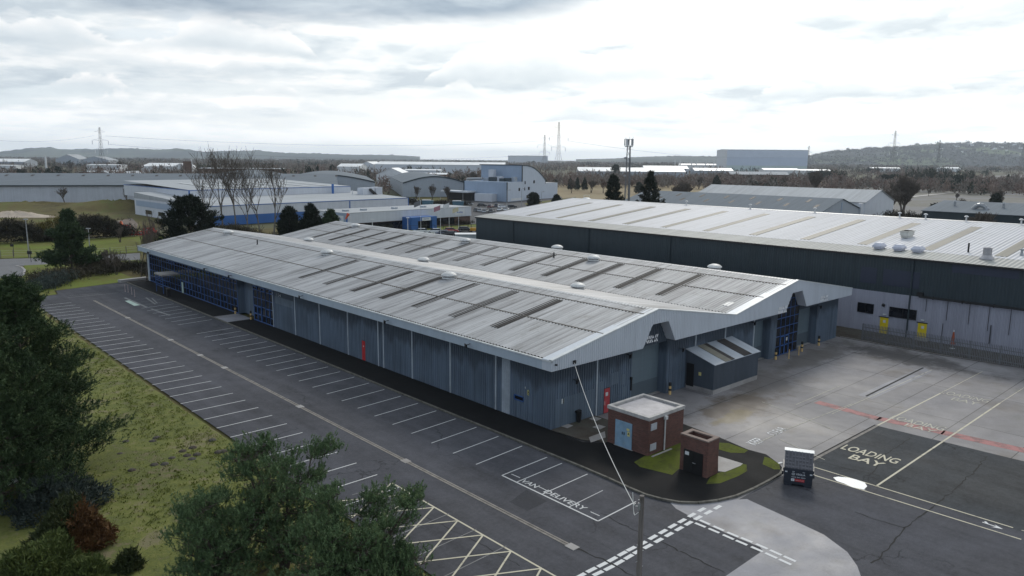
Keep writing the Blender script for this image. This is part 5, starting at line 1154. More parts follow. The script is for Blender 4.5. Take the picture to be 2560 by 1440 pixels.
# poplars
for i, (px, D, h, sd) in enumerate(((508, 196, 19.5, 1), (552, 190, 23.5, 2), (584, 193, 22.3, 3), (612, 188, 22.8, 4), (641, 192, 21.0, 5), (676, 186, 19.5, 6))):
    lb = ('leftmost tall bare poplar, leaning over the blue-trimmed factory', 'tallest bare poplar of the row behind the warehouse', 'bare poplar third from the left in the row', 'bare poplar fourth from the left in the row', 'bare poplar second from the right in the row', 'rightmost bare poplar with spreading lower branches')[i]
    a = AT(px, D); bare_thing('poplar_tree', (a[0], a[1], 0), 70+sd, h, lb, 'tree', 'row of tall bare poplars', bark='pale_bark', spread=.62, forks=3, levels=4, trunk=.33, r0=.22, rmin=.030, upb=.8, len_dec=.74)
for i, (px, D, h, kw, lb) in enumerate((
    (345, 122, 11.5, dict(spread=.3, forks=3, levels=4, trunk=.35, upb=.8, r0=.12), 'slender bare birch at the far corner of the warehouse'),
    (331, 124, 10.0, dict(spread=.3, forks=3, levels=4, trunk=.35, upb=.7, r0=.1), 'thin leaning bare birch left of the warehouse corner'),
    (362, 126, 10.5, dict(spread=.28, forks=3, levels=4, trunk=.35, upb=.8, r0=.1), 'thin bare birch close against the warehouse end'),
    (268, 128, 4.6, dict(spread=.6, forks=3, levels=3, trunk=.25, r0=.06, multi=2), 'spindly bare sapling in the scrub left of the warehouse'),
    (246, 130, 4.2, dict(spread=.6, forks=3, levels=3, trunk=.25, r0=.06, multi=2), 'bare sapling beside the open pine'),
    (152, 322, 7.4, dict(spread=.7, forks=3, levels=4, trunk=.22, r0=.2, rmin=.022, multi=2), 'lone bare tree before the long grey warehouse'),
    (309, 330, 6.5, dict(spread=.6, forks=3, levels=4, trunk=.24, r0=.15, rmin=.022, multi=2), 'bare tree at the right end of the long grey warehouse wall'),
    (284, 178, 3.9, dict(spread=.9, forks=3, levels=4, trunk=.22, r0=.1, rmin=.016, multi=2), 'small bare tree alone on the green verge'),
    (2045, 470, 15.0, dict(spread=.75, forks=4, levels=4, trunk=.16, r0=.3, rmin=.06, multi=5), 'wide many-stemmed bare tree beyond the white-roofed shed'),
    (2268, 285, 16.5, dict(spread=.6, forks=4, levels=4, trunk=.2, r0=.3, rmin=.045, multi=4), 'tall bushy bare tree right of the grey shed gable'),
    (2235, 280, 11.0, dict(spread=.5, forks=4, levels=4, trunk=.3, r0=.2, rmin=.04, multi=2), 'bare tree just right of the grey shed gable'),
    (1718, 310, 13.0, dict(spread=.5, forks=4, levels=4, trunk=.3, r0=.18, rmin=.04), 'bare tree left of the grey shed roof'),
    (1692, 305, 12.0, dict(spread=.5, forks=4, levels=4, trunk=.3, r0=.18, rmin=.04), 'slim bare tree near the pointed conifer'),
    (2425, 270, 8.0, dict(spread=.8, forks=4, levels=4, trunk=.25, r0=.2, rmin=.04), 'round bare tree above the dark shed'),
    (2510, 330, 9.0, dict(spread=.8, forks=4, levels=4, trunk=.25, r0=.2, rmin=.04), 'bare tree at the far right above the dark shed'),
    (2475, 168, 9.5, dict(spread=.5, forks=4, levels=4, trunk=.2, r0=.12, rmin=.03, multi=4), 'bare multi-stemmed tree in front of the dark shed'),
    (2420, 165, 8.5, dict(spread=.5, forks=4, levels=4, trunk=.2, r0=.12, rmin=.03, multi=4), 'bare bushy tree in front of the dark shed, left of another'),
    (1058, 232, 5.0, dict(spread=.6, forks=3, levels=4, trunk=.25, r0=.08, rmin=.018), 'small bare tree in front of the office by the blue entrance'),
    (985, 226, 5.5, dict(spread=.6, forks=3, levels=4, trunk=.25, r0=.08, rmin=.018), 'small bare tree in front of the office left of the blue entrance'),
    (900, 216, 5.0, dict(spread=.6, forks=3, levels=4, trunk=.25, r0=.08, rmin=.018), 'bare tree near the windsock'),
    (1040, 380, 7.0, dict(spread=.4, forks=3, levels=4, trunk=.22, r0=.12, rmin=.03, multi=3), 'bare tree by the pale gable of the curved shed, left'),
    (1080, 378, 8.0, dict(spread=.4, forks=3, levels=4, trunk=.22, r0=.12, rmin=.03, multi=3), 'bare tree by the pale gable of the curved shed, middle'),
    (1120, 376, 7.0, dict(spread=.4, forks=3, levels=4, trunk=.22, r0=.12, rmin=.03, multi=3), 'bare tree by the pale gable of the curved shed, right'))):
    a = AT(px, D); bare_thing('bare_tree', (a[0], a[1], 0), 200+i, h, lb, **kw)
# scrub and hedges
M['scrub'] = leafmat('winter_scrub', [(.035, .03, .02), (.055, .045, .028), (.06, .06, .03)], .5)
M['scrub_dark'] = leafmat('dark_scrub', [(.018, .017, .012), (.03, .027, .018), (.045, .04, .022)], .5)
M['gorse'] = leafmat('gorse', [(.05, .045, .012), (.10, .085, .012), (.16, .13, .015)], .6)
def scrubline(name, pts, w, h, n, mat, label, cat='scrub', bl=.5, bw=.05, seed=0):
    r = np.random.RandomState(seed); P = np.array(pts); seg = r.randint(0, len(P)-1, n); t = r.rand(n); c = P[seg]+(P[seg+1]-P[seg])*t[:, None]
    hh = h*(.55+.45*np.sin(c[:, 0]*.35+seed)*np.cos(c[:, 1]*.3)+.25*r.rand(n)); C = np.c_[c+r.normal(0, w*.4, (n, 2)), np.clip(r.rand(n)**.6*hh, .05, None)]
    nb = 7; C = np.repeat(C, nb, 0)+r.normal(0, .25, (n*nb, 3)); C[:, 2] = np.maximum(C[:, 2], 0); D = r.normal(0, .6, (n*nb, 3))+np.array([0, 0, .8]); N = n*nb
    V = blades(C, D, bl*r.uniform(.5, 1.3, N), bw*r.uniform(.6, 1.4, N), r); o = tri_mesh(name, V, np.arange(N*3).reshape(-1, 3), M[mat]); return tag(o, label, cat, kind='stuff')
scrubline('scrub', PX([(95, 715), (150, 700), (215, 683), (280, 672)]), 4.0, 2.3, 2200, 'scrub', 'tangled brown scrub along the end of the car park', seed=1)
scrubline('scrub', PX([(60, 728), (110, 722), (160, 705)]), 2.5, 1.8, 900, 'juniper', 'low grey-green scrub at the left of the car park end', seed=2)
scrubline('scrub', PX([(255, 690), (310, 672), (355, 668), (372, 690)]), 2.2, 1.0, 800, 'scrub_dark', 'low dark scrub and leaf litter beside the far end of the warehouse', seed=3)
scrubline('hedge', PX([(-60, 608), (60, 606), (160, 600), (250, 594), (320, 590)]), 3.0, 5.0, 3200, 'scrub_dark', 'dark winter hedge behind the green verge', 'hedge', .8, .08, 4)
scrubline('gorse', PX([(-40, 588), (20, 590), (100, 585), (170, 582)]), 2.0, 3.6, 700, 'gorse', 'yellow-flecked gorse at the back of the dark hedge', 'gorse', .7, .08, 5)
scrubline('scrub', [AT(700, 182), AT(620, 178), AT(560, 176), AT(545, 180)], 4.0, 3.5, 1700, 'scrub', 'brown undergrowth beneath the bare poplars', bl=.8, bw=.06, seed=6)
scrubline('scrub', [AT(1010, 335), AT(1060, 330), AT(1110, 325), AT(1170, 322)], 3.5, 2.6, 1100, 'scrub_dark', 'dark shrub bank by the factory car park', bl=.8, bw=.1, seed=7)
scrubline('scrub', [AT(2215, 232), AT(2290, 235), AT(2360, 205), AT(2420, 190), AT(2560, 182)], 5.0, 4.6, 2600, 'scrub_dark', 'dark thicket between the grey shed and the dark shed', bl=.9, bw=.1, seed=8)
scrubline('scrub', [AT(880, 222), AT(1000, 228), AT(1100, 232), AT(1180, 236)], 1.5, 1.4, 600, 'scrub_dark', 'low shrubs along the office front', bl=.5, bw=.06, seed=9)
# ================================================================ fields, roads and mounds beyond the site
def px_sheet(name, l, z, mat): return sheet(name, PX(l), z, mat)
px_sheet('grass_field', [(-200, 612), (330, 586), (420, 560), (420, 486), (330, 486), (160, 502), (-200, 512)], -.06, M['moor'])
px_sheet('bare_earth', [(255, 575), (290, 552), (330, 545), (345, 560), (340, 580), (300, 590)], -.03, plain('bare_earth', (.15, .115, .09), .9, .2, .3))
px_sheet('grass_verge', [(-200, 612), (-200, 648), (0, 645), (150, 641), (350, 630), (420, 600), (400, 585), (330, 592)], -.05, M['verge'])
px_sheet('pavement', [(-200, 650), (0, 647), (150, 643), (350, 632), (350, 637), (150, 648), (0, 653), (-200, 657)], -.04, M['road'])
px_sheet('road', [(-200, 657), (0, 653), (150, 648), (350, 637), (350, 652), (230, 660), (150, 663), (0, 664), (-200, 668)], -.05, M['road'])
px_sheet('verge_strip', [(60, 663), (350, 649), (365, 660), (300, 672), (160, 690), (90, 708), (40, 720), (25, 714), (52, 698), (63, 680)], -.03, M['verge'])
px_sheet('turning_area', [(-250, 668), (40, 664), (58, 668), (63, 676), (58, 686), (45, 698), (20, 711), (0, 716), (-250, 760)], -.04, M['road'])
kb = MB(); kp = PX([(40, 664), (54, 667), (62, 675), (59, 686), (46, 698), (20, 711), (0, 716)])
for a, c in zip(kp[:-1], kp[1:]): strip(kb, a, c, .35, .03)
tag(kb.build('kerb_line', M['slab']), kind='structure')
def mound(name, px, D, rx, ry, h, mat, yaw=0, seed=0):
    a = AT(px, D); r = np.random.RandomState(seed); n = 36; V = [(a[0], a[1], h)]; F = []
    for j in range(1, 9):
        t = j/8
        for i in range(n):
            an = 6.2832*i/n; k = 1+.18*math.sin(an*3+seed)+.1*math.sin(an*7+seed*2); x = rx*t*k*math.cos(an); y = ry*t*k*math.sin(an)
            V.append((a[0]+x*math.cos(yaw)-y*math.sin(yaw), a[1]+x*math.sin(yaw)+y*math.cos(yaw), h*(math.cos(math.pi*t)*.5+.5)*(1+.15*r.normal())-(.15 if j == 8 else 0)))
    for i in range(n): F.append((0, 1+i, 1+(i+1) % n))
    mb = MB(); mb.add(V, F)
    for j in range(7):
        mb.f += [(1+j*n+i, 1+(j+1)*n+i, 1+(j+1)*n+(i+1) % n, 1+j*n+(i+1) % n) for i in range(n)]; mb.m += [0]*n
    return tag(mb.build(name, mat, smooth=True), kind='structure')
mound('grass_mound', 275, 290, 38, 16, 3.2, M['moor'], -.6, 1); mound('grass_mound', 60, 300, 45, 18, 1.8, M['moor'], -.6, 2)
mound('sand_heap', 20, 252, 14, 6.5, 1.6, M['sand'], -.65, 3)
# right hand fields
px_sheet('tan_field', [(1340, 472), (1340, 457), (1500, 458), (1800, 454), (2150, 451), (2560, 444), (2700, 444), (2700, 475), (2300, 464), (2000, 463), (1800, 470), (1640, 500), (1400, 500)], -.28, M['tan'])
px_sheet('ploughed_field', [(1640, 512), (1690, 486), (1800, 470), (2000, 463), (2300, 464), (2500, 470), (2700, 474), (2700, 560), (2200, 560)], -.24, M['plough'])
px_sheet('ploughed_field', [(2385, 444), (2450, 440), (2600, 434), (2750, 432), (2750, 455), (2600, 455), (2480, 453)], -.22, M['plough'])
px_sheet('sand_track', [(2280, 451), (2340, 449), (2430, 456), (2380, 460), (2330, 458), (2290, 454)], -.15, M['sand'])
tr_ = [(2200, 502), (2290, 490), (2380, 481), (2470, 474), (2530, 469), (2520, 464), (2490, 463)]
tk_ = MB(); P = PX(tr_)
for a, c in zip(P[:-1], P[1:]): strip(tk_, a, c, 4.0, -.1)
tag(tk_.build('farm_track', M['slab']), kind='structure')
px_sheet('factory_yard', [(1020, 506), (1400, 490), (1420, 505), (1440, 530), (1200, 600), (1000, 600), (960, 560)], -.1, asphalt('factory_yard', (.075, .075, .08), .2, False, 44, .1))
px_sheet('front_lawn', [(960, 590), (1000, 572), (1190, 560), (1195, 572), (1080, 585), (1000, 600)], -.05, M['verge'])
px_sheet('factory_lawn', [(1020, 492), (1160, 486), (1160, 497), (1100, 503), (1030, 500)], -.06, M['moor'])
px_sheet('factory_lawn', [(1310, 508), (1440, 492), (1440, 508), (1330, 522)], -.06, M['moor'])

# ================================================================ buildings beyond
FOOT = []
M['pale_steel'] = clad('pale_steel_wall', (.54, .56, .60), .5, .06); M['mid_grey'] = clad('mid_grey_wall', (.33, .36, .40), .5, .06)
M['blue_grey'] = clad('blue_grey_wall', (.29, .36, .46), .5, .05); M['brown_brick'] = plain('brown_brick', (.12, .075, .058), .85, .15, .5)
M['grey_roof'] = roofmat('grey_roof', (.175, .195, .215), .12, (.15, .165, .17), .85, 1, .05, .05); M['light_roof'] = roofmat('light_roof', (.36, .375, .39), .2, (.28, .28, .26), .75, 1, .05, .15)
M['white_roof'] = plain('white_roof', (.74, .74, .74), .5, .1, .12); M['blue_trim'] = plain('blue_trim', (.045, .13, .36), .45, .08, .6); M['deep_blue'] = plain('deep_blue_wall', (.035, .12, .34), .5, .08, .3)
M['white_wall'] = plain('white_wall', (.62, .63, .64), .5, .06, .3)
def fvec(deg):           # direction, degrees clockwise from the camera's heading
    a = YAW+R_(deg); return np.array([math.sin(a), math.cos(a)])
def shed(name, label, px, D, deg, lu, lv, he, hr, wall, roof, par=True, cat='building', arch=False, trim=None, group=None, ov=.3):
    p = np.array(AT(px, D)); u = fvec(deg); v = fvec(deg-90); FOOT.append((p, u, v, lu, lv))
    t = empty(name, (p[0], p[1], -.3), 0, label, cat, group); W = lambda a, b_, z: (*(u*a+v*b_), z+.3)
    mb = MB(); n = 14 if arch else 2
    if par:   # ridge along u
        pr = [(k/n, he+(hr-he)*(math.sin(math.pi*k/n) if arch else 1-abs(2*k/n-1))) for k in range(n+1)]
        for a in (0, lu): mb.poly([W(a, 0, 0)]+[W(a, lv*q, z) for q, z in pr]+[W(a, lv, 0)])
        mb.quad(W(0, 0, 0), W(lu, 0, 0), W(lu, 0, he), W(0, 0, he)); mb.quad(W(0, lv, 0), W(lu, lv, 0), W(lu, lv, he), W(0, lv, he)); mb.build('wall', M[wall], t)
        mb = MB()
        for (q0, z0), (q1, z1) in zip(pr[:-1], pr[1:]): mb.extrude([W(-ov, lv*q0-(ov if q0 == 0 else 0), z0+.02), W(-ov, lv*q1+(ov if q1 == 1 else 0), z1+.02), W(-ov, lv*q1+(ov if q1 == 1 else 0), z1+.14), W(-ov, lv*q0-(ov if q0 == 0 else 0), z0+.14)], (*(u*(lu+2*ov)), 0))
        rf_ = mb.build('roof', M[roof], t)
    else:
        pr = [(k/n, he+(hr-he)*(math.sin(math.pi*k/n) if arch else 1-abs(2*k/n-1))) for k in range(n+1)]
        for b_ in (0, lv): mb.poly([W(0, b_, 0)]+[W(lu*q, b_, z) for q, z in pr]+[W(lu, b_, 0)])
        mb.quad(W(0, 0, 0), W(0, lv, 0), W(0, lv, he), W(0, 0, he)); mb.quad(W(lu, 0, 0), W(lu, lv, 0), W(lu, lv, he), W(lu, 0, he)); mb.build('wall', M[wall], t)
        mb = MB()
        for (q0, z0), (q1, z1) in zip(pr[:-1], pr[1:]): mb.extrude([W(lu*q0-(ov if q0 == 0 else 0), -ov, z0+.02), W(lu*q1+(ov if q1 == 1 else 0), -ov, z1+.02), W(lu*q1+(ov if q1 == 1 else 0), -ov, z1+.14), W(lu*q0-(ov if q0 == 0 else 0), -ov, z0+.14)], (*(v*(lv+2*ov)), 0))
        rf_ = mb.build('roof', M[roof], t)
    if trim:
        mb = MB()
        if par: mb.extrude([W(-ov-.02, -ov-.06, he-.35), W(-ov-.02, -ov+.05, he-.35), W(-ov-.02, -ov+.05, he+.0), W(-ov-.02, -ov-.06, he+.0)], (*(u*(lu+2*ov+.04)), 0))
        else:
            for (q0, z0), (q1, z1) in zip(pr[:-1], pr[1:]): mb.extrude([W(lu*q0, -ov-.05, z0-.5), W(lu*q1, -ov-.05, z1-.5), W(lu*q1, -ov-.05, z1+.1), W(lu*q0, -ov-.05, z0+.1)], (*(v*.3), 0))
        mb.build('gutter' if par else 'verge_trim', M[trim], t)
    t['_'] = 0; del t['_']
    return t, W, rf_
def wallbox(par, W, a0, a1, z0, z1, name, mat, b0=-.08, b1=-.01):
    mb = MB(); vs = [W(a0, b0, z0), W(a1, b0, z0), W(a1, b1, z0), W(a0, b1, z0), W(a0, b0, z1), W(a1, b0, z1), W(a1, b1, z1), W(a0, b1, z1)]
    mb.add(vs, [(0, 3, 2, 1), (4, 5, 6, 7), (0, 1, 5, 4), (1, 2, 6, 5), (2, 3, 7, 6), (3, 0, 4, 7)]); return mb.build(name, M[mat] if isinstance(mat, str) else mat, par)
# 1 long grey warehouse on the left
t, W, rf_ = shed('warehouse', 'long plain grey warehouse behind the mound on the left', -190, 316, 74, 165, 46, 7.4, 12.0, 'mid_grey', 'grey_roof', True, 'warehouse', trim='dark_clad', ov=.8); [setattr(c.data, 'name', c.data.name) or c.data.materials.__setitem__(0, clad('painted_panel', (.46, .48, .52), .5, .08)) for c in t.children if c.name.startswith('wall')]
pr_ = None
for row in range(3):
    for k in range(16):
        a = 6+k*10.2+row*3.2; q = .12+row*.12; z = 7.4+(12-7.4)*2*q+.2
        mb = MB(); mb.quad(W(a, 46*q, z), W(a+1.2, 46*q, z), W(a+1.2, 46*q+3.0, z+.6), W(a, 46*q+3.0, z+.6)); mb.build('rooflight', M['skylight'], rf_)
# 2 blue-trimmed factory
bf = empty('factory', (*AT(500, 222), -.2), 0, 'sprawling pale factory with blue trim and blue lower wall behind the poplars', 'factory')
B0 = np.array(AT(500, 222)); BA = np.array(AT(328, 266))-B0; BB = np.array(AT(1020, 282))-B0
FOOT.append((B0, BA/np.linalg.norm(BA), BB/np.linalg.norm(BB), np.linalg.norm(BA), np.linalg.norm(BB)))
Wf = lambda a, b_, z: (*(BA*a+BB*b_), z+.2)
mb = MB(); z0 = 5.7
for p, q in (((0, 0), (0, 1)), ((0, 0), (1, 0)), ((1, 0), (1, 1)), ((0, 1), (1, 1))): mb.quad(Wf(*p, 0), Wf(*q, 0), Wf(*q, z0), Wf(*p, z0))
mb.build('wall', M['pale_steel'], bf)
mb = MB(); mb.poly([Wf(0, 0, 5.72), Wf(0, 1, 5.72), Wf(1, 1, 7.6), Wf(1, 0, 7.6)]); mb.poly([Wf(1, 0, 7.6), Wf(1, 0, 5.6), Wf(0, 0, 5.6), Wf(0, 0, 5.72)]); mb.build('roof', M['light_roof'], bf)
nb_ = np.array([-BB[1], BB[0]])/np.linalg.norm(BB); nb_ = nb_ if nb_@BA < 0 else -nb_
mb = MB()
def facebox(b0, b1, z0, z1, off0=.02, off1=.1):
    p, q = BB*b0, BB*b1; o0, o1 = nb_*off0, nb_*off1
    vs = [(*(p+o1), z0), (*(q+o1), z0), (*(q+o0), z0), (*(p+o0), z0), (*(p+o1), z1), (*(q+o1), z1), (*(q+o0), z1), (*(p+o0), z1)]
    mb.add(vs, [(0, 3, 2, 1), (4, 5, 6, 7), (0, 1, 5, 4), (1, 2, 6, 5), (2, 3, 7, 6), (3, 0, 4, 7)])
facebox(0, .62, .0, 2.9); mb.build('blue_band', M['deep_blue'], bf)
mb = MB(); facebox(0, 1, 5.72, 5.95); facebox(.66, .665, 0, 5.7); facebox(.996, 1, 0, 5.7); facebox(0, .004, 0, 5.7); mb.build('edge_trim', M['blue_trim'], bf)
na_ = -BB/np.linalg.norm(BB)
mb = MB()
for k in range(4):
    p, q = BA*(.12+.2*k), BA*(.22+.2*k); mb.quad((*(p+na_*.1), 1.0), (*(q+na_*.1), 1.0), (*(q+na_*.1), 2.3), (*(p+na_*.1), 2.3))
mb.build('window', M['glass'], bf)
mb = MB(); mb.quad((*(BA*.06+na_*.1), 3.3), (*(BA*.97+na_*.1), 3.3), (*(BA*.97+na_*.1), 5.2), (*(BA*.06+na_*.1), 5.2)); mb.build('dark_band', M['blue_grey'], bf)
# upper block
mb = MB(); a0, a1, b0, b1, zt = .50, 1.6, .10, .92, 9.2
for p, q in (((a0, b0), (a0, b1)), ((a0, b0), (a1, b0)), ((a1, b0), (a1, b1)), ((a0, b1), (a1, b1))): mb.quad(Wf(*p, 5), Wf(*q, 5), Wf(*q, zt), Wf(*p, zt))
mb.build('upper_wall', M['pale_steel'], bf); mb = MB(); mb.poly([Wf(a0, b0, zt+.02), Wf(a0, b1, zt+.02), Wf(a1, b1, zt+1.4), Wf(a1, b0, zt+1.4)]); rf_ = mb.build('upper_roof', M['light_roof'], bf)
mb = MB(); p = BA*a0+BB*b0; mb.obox((*p, 7.3), (.2, 0, 0), (0, .2, 0), (0, 0, 2.0)); e = BB*(b1-b0)/2; mb.obox((*(BA*a0+BB*(b0+b1)/2), zt+.1), (*e, 0), (*(nb_*.12), 0), (0, 0, .1)); e = BA*(a1-a0)/2; mb.obox((*(BA*(a0+a1)/2+BB*b0), zt+.1), (*e, 0), (*(na_*.12), 0), (0, 0, .1)); mb.build('edge_trim', M['blue_trim'], bf)
for k in range(6):
    b_ = .25+.11*k; mb = MB(); mb.poly([Wf(.56, b_, zt+.25), Wf(.56, b_+.022, zt+.25), Wf(1.2, b_+.022, zt+1.05), Wf(1.2, b_, zt+1.05)]); mb.build('rooflight', M['trim'], rf_)
def unit(a, b_, z, sx, sy, sz, nm, mt, rot=0):
    mb = MB(); p = BA*a+BB*b_; d1 = BB/np.linalg.norm(BB)*sx/2; d2 = BA/np.linalg.norm(BA)*sy/2; mb.obox((*p, z+sz/2), (*d1, 0), (*d2, 0), (0, 0, sz/2)); return mb.build(nm, M[mt], bf)
unit(.34, .93, 6.4, 5.5, 4, 2.6, 'plant_box', 'pale_steel'); unit(.34, 1.0-.005, 6.4, 3, 4, 2.8, 'plant_box', 'pale_steel')
mb = MB(); p = BA*.30+BB*.955; d1 = BB/np.linalg.norm(BB); mb.obox((*p, 7.2), (*(d1*1.7), -1.3), (*(nb_*.5), 0), (*(d1*.25), .3)); mb.build('chute', M['black'], bf)
mb = MB(); p = BA*.47+BB*.80; mb.tube((*p, 6), (*p, 10.4), .45, .45, 10); mb.build('flue', M['deep_blue'], bf)
mb = MB(); p = BA*.36+BB*.86; mb.tube((*p, 6), (*p, 8.2), .2, .2, 8); mb.build('flue', M['white_wall'], bf)
# 3 office
O0 = np.array(AT(862, 204)); O1 = np.array(AT(1178, 238)); ou = O1-O0; ol = np.linalg.norm(ou); ou /= ol; ov_ = np.array([-ou[1], ou[0]]); ov_ = ov_ if ov_@fvec(0) > 0 else -ov_
of = empty('office', (*O0, -.2), 0, 'flat-roofed office with pale band, white sign and bright blue entrance', 'office'); FOOT.append((O0, ou, ov_, ol, 16))
Wo = lambda a, b_, z: (*(ou*a+ov_*b_), z+.2)
def obx(a0, a1, b0, b1, z0, z1, nm, mt, par=of):
    mb = MB(); vs = [Wo(a0, b0, z0), Wo(a1, b0, z0), Wo(a1, b1, z0), Wo(a0, b1, z0), Wo(a0, b0, z1), Wo(a1, b0, z1), Wo(a1, b1, z1), Wo(a0, b1, z1)]
    mb.add(vs, [(0, 3, 2, 1), (4, 5, 6, 7), (0, 1, 5, 4), (1, 2, 6, 5), (2, 3, 7, 6), (3, 0, 4, 7)]); return mb.build(nm, M[mt] if isinstance(mt, str) else mt, par)
obx(0, ol, 0, 16, 2.5, 5.3, 'wall', 'pale_steel'); obx(.2, ol-.2, .3, 15.8, .0, 2.5, 'ground_floor', 'brown_brick'); obx(-.05, ol+.05, -.06, 16, 5.3, 5.42, 'roof', 'light_roof'); obx(-.12, -.01, .0, 10, 2.5, 5.3, 'blue_end', 'blue_grey'); obx(-.14, .25, -.14, -.01, 2.5, 5.3, 'corner_trim', 'deep_blue')
for k in range(7):
    a = 6+k*(ol-16)/6.4; obx(a, a+5.0, .22, .28, .35, 2.3, 'window', M['glass'])
sg = obx(ol-7.0, ol-3.0, -.12, -.02, 3.0, 4.6, 'sign', 'white_wall')
M['sign_blue'] = plain('sign_blue', (.05, .13, .38), .5, .05)
mb = MB(); text_mesh(mb, 'Sterling', Wo(ol-6.2, -.14, 3.5), (*ou, 0), (0, 0, 1), .6, 2.4, bold=.03); mb.build('lettering', M['sign_blue'], sg)
sg = obx(-.16, -.13, 1.2, 5.2, 2.9, 4.6, 'sign', 'white_wall'); mb = MB(); text_mesh(mb, 'Sterling', Wo(-.18, 4.8, 3.4), (*(-ov_), 0), (0, 0, 1), .6, 2.6, bold=.03); mb.build('lettering', M['sign_blue'], sg)
ea = 19.0
obx(ea, ea+9.5, -4.2, -.02, 2.4, 3.5, 'entrance_canopy', 'deep_blue'); obx(ea, ea+2.4, -4.1, -.02, 0, 2.4, 'entrance_pier', 'deep_blue'); obx(ea+7.8, ea+9.5, -4.1, -.02, 0, 2.4, 'entrance_pier', 'deep_blue'); obx(ea+2.4, ea+7.8, -3.0, -2.9, 0, 2.4, 'entrance_door', M['glass'])
sg = obx(ea+3.8, ea+7.0, -4.34, -4.22, 2.4, 3.3, 'sign', 'white_wall'); mb = MB(); text_mesh(mb, 'Sterling', Wo(ea+4.3, -4.36, 2.7), (*ou, 0), (0, 0, 1), .35, 2.1, bold=.03); mb.build('lettering', M['sign_blue'], sg)
for a in (3, 9, 20, 31): obx(a, a+1.4, 5, 6.4, 5.42, 5.9, 'roof_unit', 'mid_grey')
# 4 curved-roof factory
C0 = np.array(AT(1268, 363)); CA = np.array(AT(1160, 381))-C0; CB = np.array(AT(1395, 409))-C0; la = np.linalg.norm(CA); lb_ = np.linalg.norm(CB); CA /= la; CB /= lb_
cf = empty('factory', (*C0, -.2), 0, 'tall blue-grey factory with curved roof beyond the office car park', 'factory'); FOOT.append((C0, CA, CB, la, lb_))
Wc = lambda a, b_, z: (*(CA*a+CB*b_), z+.2)
mb = MB(); zl = 9.3; bt = 14.5
mb.quad(Wc(0, 0, 0), Wc(la, 0, 0), Wc(la, 0, zl), Wc(0, 0, zl)); mb.quad(Wc(la, 0, 0), Wc(la, lb_, 0), Wc(la, lb_, zl), Wc(la, 0, zl)); mb.quad(Wc(0, 0, zl), Wc(la, 0, zl), Wc(la, bt, zl), Wc(0, bt, zl)); mb.build('front_wall', M['blue_grey'], cf)
pf = [(0, zl), (bt, zl), (bt, 17.2), (bt+5, 17.1), (bt+9, 16.6), (bt+13, 15.6), (bt+17, 14.1), (bt+21, 12.0), (bt+24.5, 9.6), (bt+24.5, 8.0), (lb_, 8.0)]
mb = MB(); mb.poly([Wc(0, 0, 0)]+[Wc(0, b_, z) for b_, z in pf]+[Wc(0, lb_, 0)]); mb.build('side_wall', clad('curved_side', (.46, .51, .59), .5, .05), cf)
mb = MB(); mb.quad(Wc(.0, bt-.02, zl), Wc(la-1, bt-.02, zl), Wc(la-1, bt-.02, 17.2), Wc(.0, bt-.02, 17.2)); mb.quad(Wc(la-1, bt, zl), Wc(la-1, bt+24, zl), Wc(la-1, bt+12, 16), Wc(la-1, bt, 17.2)); mb.build('upper_wall', M['blue_grey'], cf)
mb = MB()
for (b0, z0), (b1, z1) in zip(pf[2:9], pf[3:10]): mb.quad(Wc(-.15, b0, z0+.05), Wc(-.15, b1, z1+.05), Wc(la-1, b1, z1+.05), Wc(la-1, b0, z0+.05))
mb.quad(Wc(-.1, bt+24.5, 8.05), Wc(-.1, lb_, 8.05), Wc(la, lb_, 8.05), Wc(la, bt+24.5, 8.05)); mb.build('roof', M['light_roof'], cf)
mb = MB()
for (b0, z0), (b1, z1) in zip(pf[2:9], pf[3:10]): mb.extrude([Wc(-.2, b0, z0-.3), Wc(-.2, b1, z1-.3), Wc(-.2, b1, z1+.2), Wc(-.2, b0, z0+.2)], (*(CA*.18), 0))
for a, b_, z0, z1 in ((-.15, bt-.15, zl, 17.3), (-.15, -.15, 0, zl), (la, -.15, 0, zl)): mb.obox(Wc(a, b_, (z0+z1)/2), (*(CA*.22), 0), (*(CB*.22), 0), (0, 0, (z1-z0)/2))
mb.obox(Wc(la/2, bt-.15, 17.25), (*(CA*la/2), 0), (*(CB*.15), 0), (0, 0, .2)); mb.build('edge_trim', M['dark_clad'], cf)
for b_, z, w in ((17, 8.0, 1.0), (26, 8.2, 1.6), (11, 4.8, 1.6), (16.8, 4.9, .8), (20.5, 5.0, 1.8), (19, 1.0, 1.8)):
    mb = MB(); mb.quad(Wc(-.06, b_, z), Wc(-.06, b_+w, z), Wc(-.06, b_+w, z+1.5), Wc(-.06, b_, z+1.5)); mb.build('window', M['glass'], cf)
mb = MB(); mb.quad(Wc(-.05, 4, .3), Wc(-.05, 15, .3), Wc(-.05, 15, 1.5), Wc(-.05, 4, 1.5)); mb.build('pale_panel', M['white_wall'], cf)
mb = MB(); mb.obox(Wc(la+1, -4, 4.2), (*(CA*9), 0), (*(CB*4), 0), (0, 0, .35)); mb.build('canopy', M['pale_steel'], cf)
mb = MB(); mb.obox(Wc(la+1, -1.5, 1.9), (*(CA*8.6), 0), (*(CB*1.2), 0), (0, 0, 1.9)); mb.build('dark_bay', M['black'], cf)
mb = MB(); mb.obox(Wc(la*.42, -2.5, 1.8), (*(CA*5.5), 0), (*(CB*2.4), 0), (0, 0, 1.8)); mb.build('annex', M['pale_steel'], cf)
mb = MB(); mb.tube(Wc(la+2.0, 6, zl+.8), Wc(la-8, 6, zl+1.2), .7, .7, 10); mb.tube(Wc(la+2, 6, zl+.8), Wc(la+2.5, 6, zl-.5), .7, .7, 8); mb.build('duct', M['steel'], cf)
